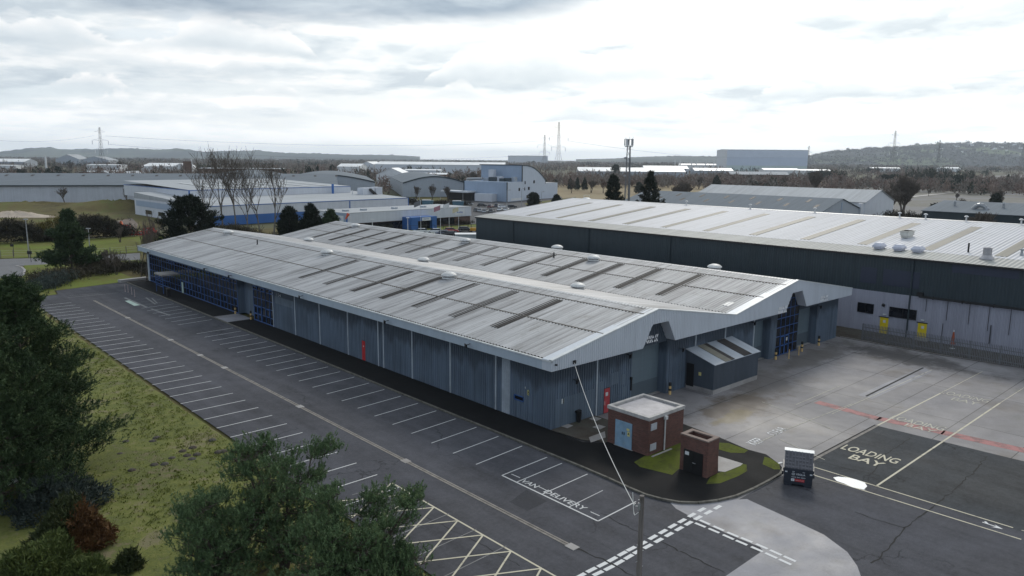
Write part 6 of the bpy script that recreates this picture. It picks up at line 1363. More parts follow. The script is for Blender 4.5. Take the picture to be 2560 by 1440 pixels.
for a, b_, sx, sz, mt in ((la-9, 9, 1.6, 1.6, 'mid_grey'), (la-11, 11, 1.6, 5.6, 'pale_steel'), (la-14, 8, 2.4, 2.0, 'dark_clad'), (la-17.5, 9, 1.6, 2.4, 'pale_steel'), (la-20, 8, 1.5, 1.5, 'dark_clad'), (5, 9, 2, 1.7, 'dark_clad'), (2.2, 10, 1.2, 2.2, 'mid_grey')):
    mb = MB(); mb.obox(Wc(a, b_, zl+sz/2), (*(CA*sx), 0), (*(CB*1.3), 0), (0, 0, sz/2)); mb.build('roof_plant', M[mt], cf)
# 5 curved grey sheds
t, W, r_ = shed('warehouse', 'grey shed with shallow curved roof and pale gable left of the curved-roof factory', 1006, 402, 78, 34, 130, 7.4, 10.9, 'mid_grey', 'grey_roof', False, 'warehouse', True, 'dark_clad')
t, W, r_ = shed('warehouse', 'grey shed with wide shallow curved roof above the blue-trimmed factory', 690, 396, 77, 50, 125, 7.6, 11.3, 'mid_grey', 'grey_roof', False, 'warehouse', True, 'dark_clad')
t, W, r_ = shed('warehouse', 'curved grey shed partly hidden behind the bare poplars', 452, 418, 76, 52, 120, 7.4, 11.3, 'mid_grey', 'grey_roof', False, 'warehouse', True, 'dark_clad')
# 6.. farther buildings: name, label, px, D, deg, lu, lv, he, hr, wall, roof, par
far = [
 ('warehouse', 'very long white-roofed warehouse with grey walls in the middle distance', 938, 1000, 92, 168, 60, 12.3, 15.8, 'pale_steel', 'white_roof', True),
 ('warehouse', 'white-roofed shed with pale gable left of the very long warehouse', 902, 1010, 92, 16, 60, 12.0, 15.5, 'pale_steel', 'white_roof', False),
 ('warehouse', 'small white building with bright roof further left of the very long warehouse', 842, 940, 92, 28, 40, 9.5, 13.0, 'white_wall', 'white_roof', True),
 ('tent', 'white marquee-like shed behind the curved grey sheds', 940, 560, 92, 22, 30, 8.0, 13.0, 'white_wall', 'white_roof', False),
 ('building', 'low brown building with white roof right of the marquee-like shed', 1020, 640, 92, 32, 14, 7.0, 8.2, 'brown_brick', 'white_roof', True),
 ('building', 'low pale building in front of the very long warehouse', 1010, 760, 92, 36, 20, 8.5, 9.5, 'pale_steel', 'white_roof', True),
 ('building', 'long brown brick building behind the bare poplars', 492, 690, 90, 76, 25, 9.6, 10.2, 'brown_brick', 'light_roof', True),
 ('building', 'red brick building with a pale roof block right of the poplars', 722, 640, 90, 32, 18, 5.2, 5.8, 'brown_brick', 'white_roof', True),
 ('building', 'range of dark-walled sheds with white wavy roofs at the foot of the left pylon', 158, 585, 88, 30, 30, 5.5, 8.4, 'brown_brick', 'light_roof', False),
 ('building', 'dark-walled shed with white roof, middle of the range by the left pylon', 205, 585, 88, 24, 30, 5.5, 8.8, 'brown_brick', 'light_roof', False),
 ('building', 'dark-walled shed with white roof, right end of the range by the left pylon', 265, 585, 88, 20, 30, 5.5, 8.4, 'brown_brick', 'light_roof', False),
 ('warehouse', 'white warehouse with a pale curved roof right of the left pylon', 352, 860, 84, 44, 50, 9.0, 12.5, 'white_wall', 'white_roof', True),
 ('building', 'pale low shed by the brick chimney block', 432, 800, 84, 14, 30, 9.5, 13.0, 'white_wall', 'white_roof', False),
 ('building', 'white flat building behind the range by the left pylon', 214, 900, 88, 38, 20, 9.6, 10.2, 'white_wall', 'white_roof', True),
 ('warehouse', 'tall pale grey hangar left of the left pylon', 138, 1500, 80, 42, 60, 13.0, 22.5, 'mid_grey', 'light_roof', False),
 ('warehouse', 'wide grey hangar beside the taller one near the left pylon', 202, 1520, 80, 50, 60, 12.0, 19.0, 'mid_grey', 'light_roof', False),
 ('warehouse', 'low pale sheds at the far left edge of the plain', -30, 1300, 86, 58, 40, 9.0, 14.0, 'mid_grey', 'white_roof', True),
 ('building', 'low white building by the round dark trees on the left', -20, 900, 88, 26, 16, 8.0, 8.6, 'white_wall', 'white_roof', True),
 ('building', 'long white-roofed shed behind the mobile phone mast', 1446, 900, 92, 125, 35, 7.0, 11.5, 'mid_grey', 'white_roof', True),
 ('building', 'pale building with white roof right of the mobile phone mast shed', 1612, 960, 92, 55, 30, 10.0, 13.5, 'pale_steel', 'white_roof', True),
 ('building', 'white-roofed works with sawtooth roof right of the phone mast', 1738, 920, 92, 46, 26, 8.5, 11.5, 'mid_grey', 'white_roof', True),
 ('building', 'brown house-like building with pale hipped roof below the huge pale depot', 1828, 820, 92, 62, 18, 6.0, 9.0, 'brown_brick', 'light_roof', True),
 ('building', 'white-fronted building with flat bright roof under the huge pale depot', 1912, 960, 92, 44, 24, 9.5, 11.5, 'white_wall', 'white_roof', True),
 ('building', 'low bright-roofed sheds left of the round dark wood', 2000, 980, 92, 40, 20, 9.0, 10.5, 'white_wall', 'white_roof', True),
 ('building', 'thin bright shed far off below the hillside', 2180, 1600, 92, 60, 20, 8.0, 10.0, 'white_wall', 'white_roof', True),
 ('building', 'long bright shed far off below the hillside, right of another', 2355, 1700, 92, 42, 20, 8.0, 11.0, 'white_wall', 'white_roof', True),
 ('building', 'distant white shed low behind the mast buildings', 1700, 1500, 92, 78, 20, 12.0, 14.5, 'white_wall', 'white_roof', True),
 ('building', 'pale slab building on the horizon left of the pylon pair', 1270, 3000, 92, 155, 40, 34, 35, 'pale_steel', 'light_roof', True)]
for f in far: shed(f[0], f[1], *f[2:12], cat=('tent' if f[0] == 'tent' else 'building'))
dp, Wd, r_ = shed('depot', 'huge pale banded depot on the horizon at the foot of the hillside', 1817, 1290, 94, 132, 90, 39.0, 40.0, 'pale_steel', 'light_roof', True, 'depot')
for z0, z1, c, nm in ((0.3, 13, (.50, .58, .57), 'green_band'), (13, 27, (.52, .58, .68), 'blue_band'), (27, 38.7, (.58, .63, .72), 'pale_band')): wallbox(dp, Wd, -.1, 132.1, z0, z1, nm, plain(nm, c, .5, .03, .1), -.3, -.05)
chb = empty('chimney_block', (*AT(467, 640), -.3), 0, 'dark brick tower block with a white flue beside the long brown building', 'chimney'); mb = MB(); mb.box(-2.6, -2.6, 0, 2.6, 2.6, 16.5); mb.build('tower', M['brown_brick'], chb); mb = MB(); mb.tube((2.9, -2.0, 0), (2.9, -2.0, 18), .6, .6, 8); mb.build('flue', M['white_wall'], chb)
a = AT(113, 900); mb = MB(); mb.tube((a[0], a[1], 0), (a[0], a[1], 19), 1.2, 1.0, 10); mb.tube((a[0], a[1], 19), (a[0], a[1], 19.4), 1.2, 1.2, 10); tag(mb.build('chimney', M['white_wall']), 'white chimney standing alone left of the left pylon', 'chimney')
for i, px in enumerate((1688, 1701, 1729, 1741, 1764, 1785)):
    a = AT(px, 1490); mb = MB(); mb.tube((a[0], a[1], 12), (a[0], a[1], 21), .9, .9, 8); mb.tube((a[0], a[1], 21), (a[0], a[1], 21.3), 1.1, 1.1, 8); tag(mb.build('roof_stack', M['white_wall']), 'thin white stack on the distant white shed', 'stack', 'row of thin white stacks on the distant shed')
# sheds beyond the charcoal warehouse
gs, Wg, r_ = shed('warehouse', 'grey-roofed shed with blue-grey gable behind the charcoal warehouse', 2062, 199, 47.5, 24, 66, 6.9, 10.1, 'mid_grey', roofmat('slate_roof', (.20, .22, .235), .12, (.17, .18, .18), .55), False, 'warehouse') if False else shed('warehouse', 'grey-roofed shed with blue-grey gable behind the charcoal warehouse', 2062, 199, 47.5, 24, 66, 6.9, 10.1, 'mid_grey', 'grey_roof', False, 'warehouse')
wallbox(gs, Wg, 23.2, 24.6, 0, 8.6, 'end_pier', 'pale_steel', -.4, .6); wallbox(gs, Wg, 11.6, 12.2, .2, 9.2, 'panel_joint', 'blue_grey')
for k in range(14):
    a = 3.2+(k % 2)*4.2; b_ = 3+k*4.3; z = 6.9+(10.1-6.9)*a/12+.2; mb = MB(); mb.quad(Wg(a, b_, z), Wg(a+2.6, b_, z+.7), Wg(a+2.6, b_+1, z+.7), Wg(a, b_+1, z)); mb.build('rooflight', M['skylight'], r_)
shed('warehouse', 'white-roofed shed behind the grey-roofed shed', 2172, 236, 47.5, 22, 62, 7.6, 11.2, 'pale_steel', 'light_roof', False, 'warehouse')
ds, Wds, r_ = shed('warehouse', 'low dark shed with grey roof and curved vent at the far right', 2318, 186, 137.5, 70, 30, 8.4, 10.4, 'dark_clad', 'grey_roof', True, 'warehouse')
mb = MB()
for k in range(8): t0, t1 = math.pi*k/8, math.pi*(k+1)/8; mb.tube(Wds(11+1.6*math.cos(t0), 5, 8.4+1.8*math.sin(t0)), Wds(11+1.6*math.cos(t1), 5, 8.4+1.8*math.sin(t1)), .55, .55, 8)
mb.build('curved_vent', M['steel'], ds)
for a in (4.5, 15): mb = MB(); mb.tube(Wds(a, 8, 8.5), Wds(a, 8, 10.6), .3, .3, 8); mb.lathe([(.5, 0), (.2, .4)], Wds(a, 8, 10.6), 8); mb.build('flue', M['steel'], ds)
# ================================================================ pylons and lines
M['pylon'] = plain('pylon_steel', (.15, .155, .165), .6, .1, .2)
M['insul'] = plain('insulator', (.72, .74, .74), .3, .05, 1)
def pylon_mesh(h, w0, arms, th):
    mb = MB(); lv = [0, .16, .30, .42, .52, .61, .69, .77, .85, .93, 1.0]
    def wd(t): return w0*(1-t/.52)*.5+1.1 if t < .52 else 1.1-.65*(t-.52)/.48
    def q(i, t): s = wd(t); return (s*(1 if i in (0, 3) else -1), s*(1 if i < 2 else -1), h*t)
    for i in range(4):
        for a, b_ in zip(lv[:-1], lv[1:]):
            mb.tube(q(i, a), q(i, b_), th, th, 4, cap=False); j = (i+1) % 4
            mb.tube(q(i, a), q(j, b_), th*.55, th*.55, 3, cap=False); mb.tube(q(j, a), q(i, b_), th*.55, th*.55, 3, cap=False); mb.tube(q(i, b_), q(j, b_), th*.5, th*.5, 3, cap=False)
    for t, L_ in arms:
        z = h*t
        for s in (-1, 1):
            for y in (-.6, .6): mb.tube((s*wd(t), y, z), (s*L_, 0, z+.3), th*.7, th*.5, 3, cap=False); mb.tube((s*wd(t), y, z+h*.035), (s*L_, 0, z+.3), th*.5, th*.5, 3, cap=False)
    return mb
ARMS = ((.60, 6.2), (.76, 8.4), (.91, 5.6))
PYL = []
pyd = [(254, 318, 585, 46, 0, 'lattice pylon on the left skyline above the long grey warehouse'), (1396, 305, 610, 50, 25, 'largest lattice pylon, right of the curved-roof factory'), (1361, 337, 840, 47, 25, 'slimmer lattice pylon just left of the largest one'),
       (2232, 326, 720, 50, 30, 'lattice pylon before the wooded hillside right of the depot'), (2020, 364, 1330, 48, 30, 'small lattice pylon at the right end of the huge pale depot'), (2345, 350, 1060, 50, 30, 'faint lattice pylon against the middle of the hillside'), (2556, 330, 760, 50, 30, 'lattice pylon cut off by the right border')]
for px, py, D, h, ry, lb in pyd:
    ry = ry if px != 254 else 78
    a = AT(px, D); z = ZT(px, py, D); t = empty('pylon', (a[0], a[1], -.35), -YAW+R_(ry), lb, 'pylon', 'electricity pylons')
    th = max(.07, D*.00010); pylon_mesh(z+.35, 8.5 if px != 254 else 7.0, ARMS, th).build('tower', M['pylon'], t)
    for tt, L_ in ARMS[:2]:
        for s in (-1, 1):
            mb = MB()
            for x in (L_,): mb.tube((s*x, 0, (z)*tt+.2), (s*x, 0, z*tt-2.6), .22, .22, 5)
            mb.build('insulator', M['insul'], t)
    PYL.append((np.array([a[0], a[1]]), z, -YAW+R_(ry)))
def armpt(i, k, s): p, z, rz = PYL[i]; t, L_ = ARMS[k]; return (p[0]+math.cos(rz)*L_*s, p[1]+math.sin(rz)*L_*s, z*t-2.6)
M['line'] = plain('conductor', (.20, .21, .22), .5, .05, .1)
def line(a, b_, sag, r_, lb): tag(cable('power_line', a, b_, sag, r_, M['line'], 20), lb, 'power line', 'overhead power lines')
pt = lambda px, py, D: (*AT(px, D), ZT(px, py, D))
line(armpt(0, 2, 1), armpt(2, 2, -1), 6, .07, 'upper power line sagging from the left pylon across the sky to the pylon pair')
line(armpt(0, 1, 1), armpt(2, 0, -1), 8, .07, 'lower power line sagging from the left pylon to the pylon pair')
line(pt(-220, 318, 420), armpt(0, 2, -1), 6, .055, 'upper power line running off the left border from the left pylon')
line(pt(-220, 336, 420), armpt(0, 0, -1), 6, .055, 'lower power line running off the left border from the left pylon')
line(armpt(3, 1, 1), armpt(6, 1, -1), 4, .06, 'power line between the two pylons before the hillside')
line(armpt(4, 1, 1), armpt(3, 1, -1), 6, .07, 'power line from the small pylon by the depot to the hillside pylon')
line(armpt(1, 1, 1), armpt(4, 1, -1), 10, .08, 'long power line from the largest pylon to the small one by the depot')
# mobile phone mast
D = 235; a = AT(1571, D); ht = ZT(1571, 344, D); ms = empty('phone_mast', (a[0], a[1], -.2), -YAW, 'lattice mobile phone mast with antenna head behind the charcoal warehouse', 'phone mast')
mb = MB()
for k in range(4):
    s = (1 if k in (0, 3) else -1, 1 if k < 2 else -1); mb.tube((s[0]*.85, s[1]*.85, 0), (s[0]*.45, s[1]*.45, ht-2.2), .11, .08, 5)
    s2 = (1 if (k+1) % 4 in (0, 3) else -1, 1 if (k+1) % 4 < 2 else -1)
    for i in range(16):
        z0, z1 = i*(ht-2.2)/16, (i+1)*(ht-2.2)/16; w0, w1 = .85-.4*i/16, .85-.4*(i+1)/16; mb.tube((s[0]*w0, s[1]*w0, z0), (s2[0]*w1, s2[1]*w1, z1), .045, .045, 3, cap=False)
mb.box(.2, -.15, 0, .5, .15, ht-2.5); mb.build('tower', M['pylon'], ms)
mb = MB(); mb.lathe([(1.25, ht-2.6), (1.25, ht-2.4)], n=10); mb.lathe([(1.1, ht-.35), (1.1, ht-.25)], n=10)
for k in range(8): t = k*.785; mb.tube((1.2*math.cos(t), 1.2*math.sin(t), ht-2.5), (1.2*math.cos(t), 1.2*math.sin(t), ht+.5 if k % 3 == 0 else ht-.1), .05, .05, 5)
mb.build('head_frame', M['steel'], ms)
for k in range(5):
    t = k*1.2566+.3; mb = MB(); c = (1.3*math.cos(t), 1.3*math.sin(t)); mb.obox((*c, ht-1.2), (.24*-math.sin(t), .24*math.cos(t), 0), (.11*math.cos(t), .11*math.sin(t), 0), (0, 0, 1.0)); mb.build('antenna', M['white_wall'] if k % 2 else M['steel'], ms)
for z in (ht*.58, ht*.78): mb = MB(); mb.lathe([(.3, z-.3), (.34, z), (.3, z+.3)], (-1.0, 0, 0), 10); mb.build('dish', M['steel'], ms)
# white tank and hard-standing clutter
a = AT(1468, 262); tk0 = empty('tank', (a[0], a[1], 0), 0, 'white domed storage tank behind the charcoal warehouse', 'tank')
mb = MB(); mb.lathe([(1.95, 0), (1.95, 6.2), (1.5, 6.9), (.8, 7.25), (.05, 7.35)], n=24); mb.build('shell', M['white_wall'], tk0, smooth=False)
mb = MB(); mb.tube((-1.2, 0, 7), (-1.2, 0, 8.1), .05, .05, 5); mb.tube((1.6, 0, 6.8), (1.6, 0, 8.1), .05, .05, 5); mb.tube((-1.2, 0, 8.1), (1.6, 0, 8.1), .05, .05, 5); mb.build('rail', M['white_wall'], tk0)
for px, D, lb, mt in ((1412, 300, 'blue container by the curved-roof factory', 'deep_blue'), (1432, 296, 'white container beside the blue one', 'white_wall')):
    a = AT(px, D); t = empty('container', (a[0], a[1], 0), -YAW+.1, lb, 'container'); mb = MB(); corr(mb, (-2.6, -1.2, 0), (1, 0, 0), (0, -1, 0), 5.2, 0, 2.6, .3, .05); mb.box(-2.6, -1.19, 0, 2.6, 1.2, 2.62); mb.build('body', M[mt], t); mb = MB(); mb.box(-.5, -1.28, .1, .5, -1.25, 2.1); mb.build('door', M['mid_grey'], t)
M['skip_blue'] = plain('skip_blue', (.07, .15, .20), .6, .15, .8)
for px, D, lb in ((1068, 322, 'faded blue skip lorry body on the factory bank, left'), (1145, 318, 'faded blue skip lorry body on the factory bank, right')):
    a = AT(px, D); t = empty('skip', (a[0], a[1], 0), -YAW, lb, 'skip'); mb = MB(); mb.add([(-2, -1, .3), (2, -1, .3), (2, 1, .3), (-2, 1, .3), (-2.4, -1.15, 2.6), (2.4, -1.15, 2.6), (2.4, 1.15, 2.6), (-2.4, 1.15, 2.6)], [(0, 3, 2, 1), (0, 1, 5, 4), (1, 2, 6, 5), (2, 3, 7, 6), (3, 0, 4, 7)]); mb.box(-2.4, -1.2, 2.5, 2.4, 1.2, 2.62); mb.build('body', M['skip_blue'], t); mb = MB(); mb.box(-2.3, -1.1, 2.62, 1.2, 1.1, 2.9); mb.build('cover', M['trim'], t)
a = AT(1170, 178); mb = empty('cabin', (a[0], a[1], 0), -YAW+.12, 'white flat-roofed cabin at the left end of the charcoal warehouse', 'cabin'); c = MB(); c.box(-3, -1.6, 0, 3.2, 1.6, 2.6); c.build('wall', M['pale_trim'], mb); c = MB(); c.box(-3.1, -1.7, 2.6, 3.3, 1.7, 2.75); c.build('roof', M['white_roof'], mb)
# ---------------------------------------------------------------- lamp posts, flags, windsock
def lamp(px, py0, py1, D, lb, arm=1.2, side=1, mat='steel', head='steel'):
    a = AT(px, D); h = ZT(px, py1, D); t = empty('lamp_post', (a[0], a[1], 0), -YAW, lb, 'lamp post', 'street lamps'); mb = MB(); mb.tube((0, 0, -.2), (0, 0, h), .12, .07, 6)
    if arm: mb.tube((0, 0, h), (side*arm, 0, h+.15), .05, .05, 5)
    mb.build('column', M[mat], t); mb = MB(); x = side*arm; mb.obox((x, 0, h+.15), (.4, 0, 0), (0, .2, 0), (0, 0, .09)); mb.build('lamp_head', M[head], t)
lamp(48, 646, 550, 150, 'tall grey lamp post on the verge at the left edge', 0, 1)
lamp(205, 0, 573, 158, 'grey lamp post behind the open pine', 0, 1)
lamp(483, 0, 565, 165, 'lamp post with side arm in front of the rounded dark pine', 2.0, -1)
lamp(1017, 0, 546, 190, 'short white-headed lamp post in front of the office', 0, 1, 'white_wall', 'white_wall')
lamp(927, 0, 550, 200, 'white post in front of the office near the windsock', 0, 1, 'white_wall', 'white_wall')
lamp(1047, 0, 465, 300, 'lamp post by the white car on the factory bank', 1.2, 1)
lamp(1100, 0, 456, 330, 'lamp post in front of the pale curved-shed gable', 1.2, -1)
lamp(1157, 0, 470, 330, 'lamp post by the left corner of the curved-roof factory', 1.2, -1)
lamp(1268, 0, 476, 262, 'lamp post before the near corner of the curved-roof factory', 1.0, 1)
lamp(1305, 0, 472, 280, 'lamp post in front of the curved factory side wall', .8, 1)
lamp(1355, 0, 480, 320, 'lamp post beside the dark bush at the curved-roof factory', .8, 1)
def flagpole(px, D, py1, col, lb):
    a = AT(px, D); h = ZT(px, py1, D); t = empty('flagpole', (a[0], a[1], 0), -YAW, lb, 'flagpole', 'flagpoles before the office'); mb = MB(); mb.tube((0, 0, 0), (0, 0, h), .07, .05, 6); mb.build('pole', M['white_wall'], t)
    mb = MB()
    for k in range(5):
        x0, x1 = -.34*k, -.34*(k+1); y0, y1 = .12*math.sin(k*1.3), .12*math.sin((k+1)*1.3); z = h-.1-.13*k; mb.extrude([(x0, y0, z-1.2), (x1, y1, z-1.33), (x1, y1, z-.13), (x0, y0, z)], (0, .02, 0))
    mb.build('flag', col, t)
flagpole(1050, 196, 500, M['pylon'], 'grey flagpole in front of the blue entrance'); flagpole(1100, 198, 512, plain('flag_red', (.40, .20, .24), .7), 'flagpole with red and dark flag right of the blue entrance'); flagpole(1122, 215, 506, M['white_wall'], 'tall white flagpole flying a white flag'); flagpole(1146, 212, 516, plain('flag_cream', (.55, .50, .34), .7), 'flagpole with cream flag near the office sign')
a = AT(871, 160); h = ZT(871, 534, 160); ws = empty('windsock', (a[0], a[1], 0), -YAW, 'white mast with a drooping orange windsock behind the warehouse', 'windsock'); mb = MB(); mb.tube((0, 0, 0), (0, 0, h), .08, .06, 6); mb.tube((0, 0, h), (-.35, 0, h), .04, .04, 5); mb.build('mast', M['white_wall'], ws)
mb = MB(); mb.tube((-.3, 0, h), (-.95, 0, h-1.2), .34, .12, 10, cap=False); mb.build('sock', plain('sock_orange', (.68, .13, .06), .6), ws)
# ---------------------------------------------------------------- cars
def car_proto():
    st = [(-2.05, .52, .30, .78, .74), (-1.95, .34, .26, .86, .80), (-1.3, .90, .20, .93, .86), (-1.0, .94, .20, .95, .87), (1.0, .92, .20, .95, .87), (1.85, .72, .22, .90, .84), (2.1, .55, .3, .80, .74)]
    prof = [(-2.1, .55, .74), (-2.0, .82, .80), (-1.6, .92, .84), (-.9, .95, .86), (.9, .95, .86), (1.55, .86, .84), (2.0, .74, .80), (2.12, .52, .72)]
    body = MB(); n = len(prof); vs = []
    for x, z, w in prof: vs += [(x, -w, .30), (x, -w, z*.82), (x, -w*.92, z), (x, w*.92, z), (x, w, z*.82), (x, w, .30)]
    fs = [(6*i+j, 6*i+6+j, 6*i+7+j, 6*i+1+j) for i in range(n-1) for j in range(5)]+[(6*i+5, 6*i+11, 6*i+6, 6*i) for i in range(n-1)]+[(0, 1, 2, 3, 4, 5), tuple(6*(n-1)+j for j in (5, 4, 3, 2, 1, 0))]
    body.add(vs, fs); body.add([(-1.35, -.62, 1.42), (.35, -.62, 1.42), (.35, .62, 1.42), (-1.35, .62, 1.42), (-1.45, -.66, 1.36), (.5, -.66, 1.36), (.5, .66, 1.36), (-1.45, .66, 1.36)], [(0, 1, 2, 3), (4, 5, 1, 0), (5, 6, 2, 1), (6, 7, 3, 2), (7, 4, 0, 3)])
    gl = MB(); gl.add([(-1.9, -.76, .92), (1.2, -.76, .92), (1.2, .76, .92), (-1.9, .76, .92), (-1.45, -.66, 1.37), (.5, -.66, 1.37), (.5, .66, 1.37), (-1.45, .66, 1.37)], [(0, 1, 5, 4), (1, 2, 6, 5), (2, 3, 7, 6), (3, 0, 4, 7)])
    wh = MB(); wh.tube((0, -.1, 0), (0, .1, 0), .32, .32, 12); rm = MB(); rm.tube((0, -.11, 0), (0, .11, 0), .18, .18, 8)
    t = empty('car', (0, 0, 0)); b_ = body.build('body', M['white_wall'], t); b_.data.materials[0] = M['white_wall']; g_ = gl.build('windows', M['glass'], t)
    for x in (-1.3, 1.3):
        for y in (-.8, .8):
            w_ = wh.build('wheel', M['black'], t); w_.location = (x, y, .32); r_ = rm.build('rim', M['steel'], w_)
    for y in (-.6, .6):
        hb = MB(); hb.box(2.02, y-.17, .56, 2.13, y+.17, .68); hb.build('headlight', M['trim'], t)
    return t
def paint(name, c):
    m, nt, b = newmat(name); n = noise(nt, coords(nt), 2.0, 2); L(nt, ramp(nt, n, [(.3, tuple(x*.95 for x in c)), (.7, c)]), b.inputs['Base Color']); b.inputs['Roughness'].default_value = .25; b.inputs['Coat Weight'].default_value = .6; return m
PT = dict(white=paint('car_white', (.72, .73, .74)), silver=paint('car_silver', (.38, .40, .42)), black=paint('car_black', (.012, .012, .014)), red=paint('car_red', (.32, .02, .018)), maroon=paint('car_maroon', (.10, .015, .02)), blue=paint('car_navy', (.015, .025, .06)), grey=paint('car_grey', (.13, .135, .14)), orange=paint('car_orange', (.50, .12, .03)))
cars = [(1033, 503, 'white', 5, 'white car parked on the factory bank left of the blue skips'), (1171, 512, 'silver', 8, 'silver estate car behind the office roof'), (1227, 519, 'maroon', 70, 'dark red car at the left of the far row behind the office'), (1243, 517, 'blue', 75, 'dark car beside the dark red one in the far row'),
        (1257, 519, 'white', 12, 'white car in the middle of the far row'), (1280, 519.5, 'black', 8, 'black car at the right of the far row'), (1250, 526, 'white', 80, 'white van-like car in the second row, left'), (1266, 526, 'white', 78, 'white car in the second row beneath the white far-row car'),
        (1213, 531, 'silver', 76, 'silver car in the near row behind the office sign'), (1230, 531, 'grey', 74, 'grey car beside the silver one in the near row'), (1192, 528, 'grey', 76, 'grey car just right of the office corner'), (1202, 529, 'silver', 76, 'silver car between two grey ones behind the office corner'),
        (1284, 502, 'orange', 3, 'orange car beside the curved-roof factory'), (1328, 501, 'maroon', 80, 'dark red car by the bush at the curved-roof factory'), (1205, 516, 'black', 6, 'black car right of the silver estate'),
        (1086, 583, 'white', 186, 'white car half hidden by the warehouse ridge'), (1106, 588, 'blue', 188, 'navy car next to the half-hidden white one'), (1128, 581, 'red', 5, 'red car on the road before the office'), (1163, 578, 'black', 4, 'black car behind the red one on the road'), (1122, 590, 'black', 184, 'dark car nearest the warehouse ridge'), (1050, 583, 'white', 186, 'white car whose roof just shows over the warehouse ridge')]
pc = None
for px, py, c, an, lb in cars:
    x, y = G(px, py); t = car_proto() if pc is None else copy_tree(pc)
    if pc is None: pc = t
    t.location = (x, y, -.08); t.rotation_euler = (0, 0, -YAW+R_(an)); tag(t, lb, 'car', 'parked cars around the factories')
    for ch in t.children:
        if ch.name.startswith('body'): ch.material_slots[0].link = 'OBJECT'; ch.material_slots[0].material = PT[c]
x, y = G(1186, 580); tr_ = empty('forklift', (x, y, 0), -YAW, 'yellow forklift at the left corner of the charcoal warehouse', 'forklift')
mb = MB(); mb.box(-1.2, -.6, .35, .9, .6, 1.15); mb.build('body', plain('forklift_yellow', (.55, .27, .02), .5), tr_); mb = MB()
for p in ((-.9, -.5), (-.9, .5), (.6, -.5), (.6, .5)): mb.tube((*p, 1.1), (*p, 2.2), .05, .05, 5)
mb.box(-1.0, -.6, 2.2, .7, .6, 2.28); mb.build('cab_frame', M['black'], tr_); mb = MB(); mb.box(.95, -.5, .1, 1.05, .5, 2.5); mb.box(1.05, -.4, .15, 2.0, -.25, .2); mb.box(1.05, .25, .15, 2.0, .4, .2); mb.build('mast', M['steel'], tr_)
for p in ((-.8, -.6), (-.8, .5), (.6, -.6), (.6, .5)): mb = MB(); mb.tube((p[0], p[1], .3), (p[0], p[1]+.12, .3), .3, .3, 10); mb.build('wheel', M['black'], tr_)
# red barriers by the blue-trimmed factory
M['barrier_red'] = plain('barrier_red', (.48, .045, .035), .5, .1, 1); bprot = None
for i, (px, py) in enumerate(((276, 572), (283, 571), (318, 571), (326, 583), (352, 588), (362, 587), (372, 586), (382, 585), (368, 580), (378, 578), (334, 588))):
    x, y = G(px, py); lb = ('leftmost red barrier at the edge of the field', 'red barrier second from the left in the field', 'red barrier before the grey factory corner', 'red barrier lying lower by the factory corner', 'red barrier at the left end of the cluster by the dark pine', 'red barrier second in the cluster by the dark pine', 'red barrier third in the cluster by the dark pine', 'red barrier nearest the dark pine', 'red barrier in the back row by the dark pine, left', 'red barrier in the back row by the dark pine, right', 'red barrier between the factory corner and the cluster')[i]
    if bprot is None:
        t = empty('barrier', (x, y, 0)); mb = MB(); mb.add([(-1, -.25, 0), (1, -.25, 0), (1, .25, 0), (-1, .25, 0), (-1, -.09, 1), (1, -.09, 1), (1, .09, 1), (-1, .09, 1)], [(0, 3, 2, 1), (4, 5, 6, 7), (0, 1, 5, 4), (1, 2, 6, 5), (2, 3, 7, 6), (3, 0, 4, 7)]); mb.build('body', M['barrier_red'], t); mb = MB(); mb.box(-.5, -.2, .5, .5, -.175, .72); mb.build('reflector', M['trim'], t); bprot = t
    else: t = copy_tree(bprot); t.location = (x, y, 0)
    t.rotation_euler = (0, 0, -YAW+.3*math.sin(i*2.1)); tag(t, lb, 'barrier', 'red plastic barriers by the factory')
x, y = G(304, 573); mb = MB(); mb.lathe([(.9, 0), (.8, .8), (.45, 1.7), (.2, 2.3)], (x, y, -.05), 10); tag(mb.build('covered_load', plain('cover_orange', (.72, .16, .06), .6)), 'bright orange covered stack among the red barriers', 'cover')
# field fence posts
fp = empty('wire_fence', (*G(0, 645), 0), 0, 'thin post and wire fence along the verge at the left', 'fence'); o0 = np.array(G(0, 645))
pts = [G(x, y) for x, y in ((2, 645), (34, 644), (72, 644), (115, 643), (235, 640), (276, 637), (316, 634), (345, 631))]
for i, p in enumerate(pts):
    q = np.array(p)-o0; mb = MB(); mb.box(q[0]-.06, q[1]-.06, 0, q[0]+.06, q[1]+.06, 1.5); mb.build('post', M['old_wood'], fp)
mb = MB()
for p, q in zip(pts[:-1], pts[1:]):
    a, c = np.array(p)-o0, np.array(q)-o0
    for z in (.5, 1.0, 1.4): mb.tube((*a, z), (*c, z), .015, .015, 3)
mb.build('wire', M['steel'], fp)
rf2 = empty('rail_fence', (*G(255, 676), 0), 0, 'low dark rail fence beside the far end of the warehouse', 'fence'); o0 = np.array(G(255, 676)); pts = [np.array(G(*p))-o0 for p in ((255, 676), (285, 671), (324, 664), (350, 661), (368, 659))]; mb = MB()
for p, q in zip(pts[:-1], pts[1:]): mb.tube((*p, .75), (*q, .75), .06, .06, 5)
mb.build('rail', M['old_wood'], rf2)
for p in pts: mb = MB(); mb.box(p[0]-.07, p[1]-.07, 0, p[0]+.07, p[1]+.07, .95); mb.build('post', M['old_wood'], rf2)
of_ = empty('railing', (*AT(1100, 210), 0), 0, 'dark railing fence along the road in front of the office', 'fence'); o0 = np.array(AT(1100, 210)); P = [np.array(AT(960+i*21, 205+i*.8))-o0 for i in range(12)]; mb = MB()
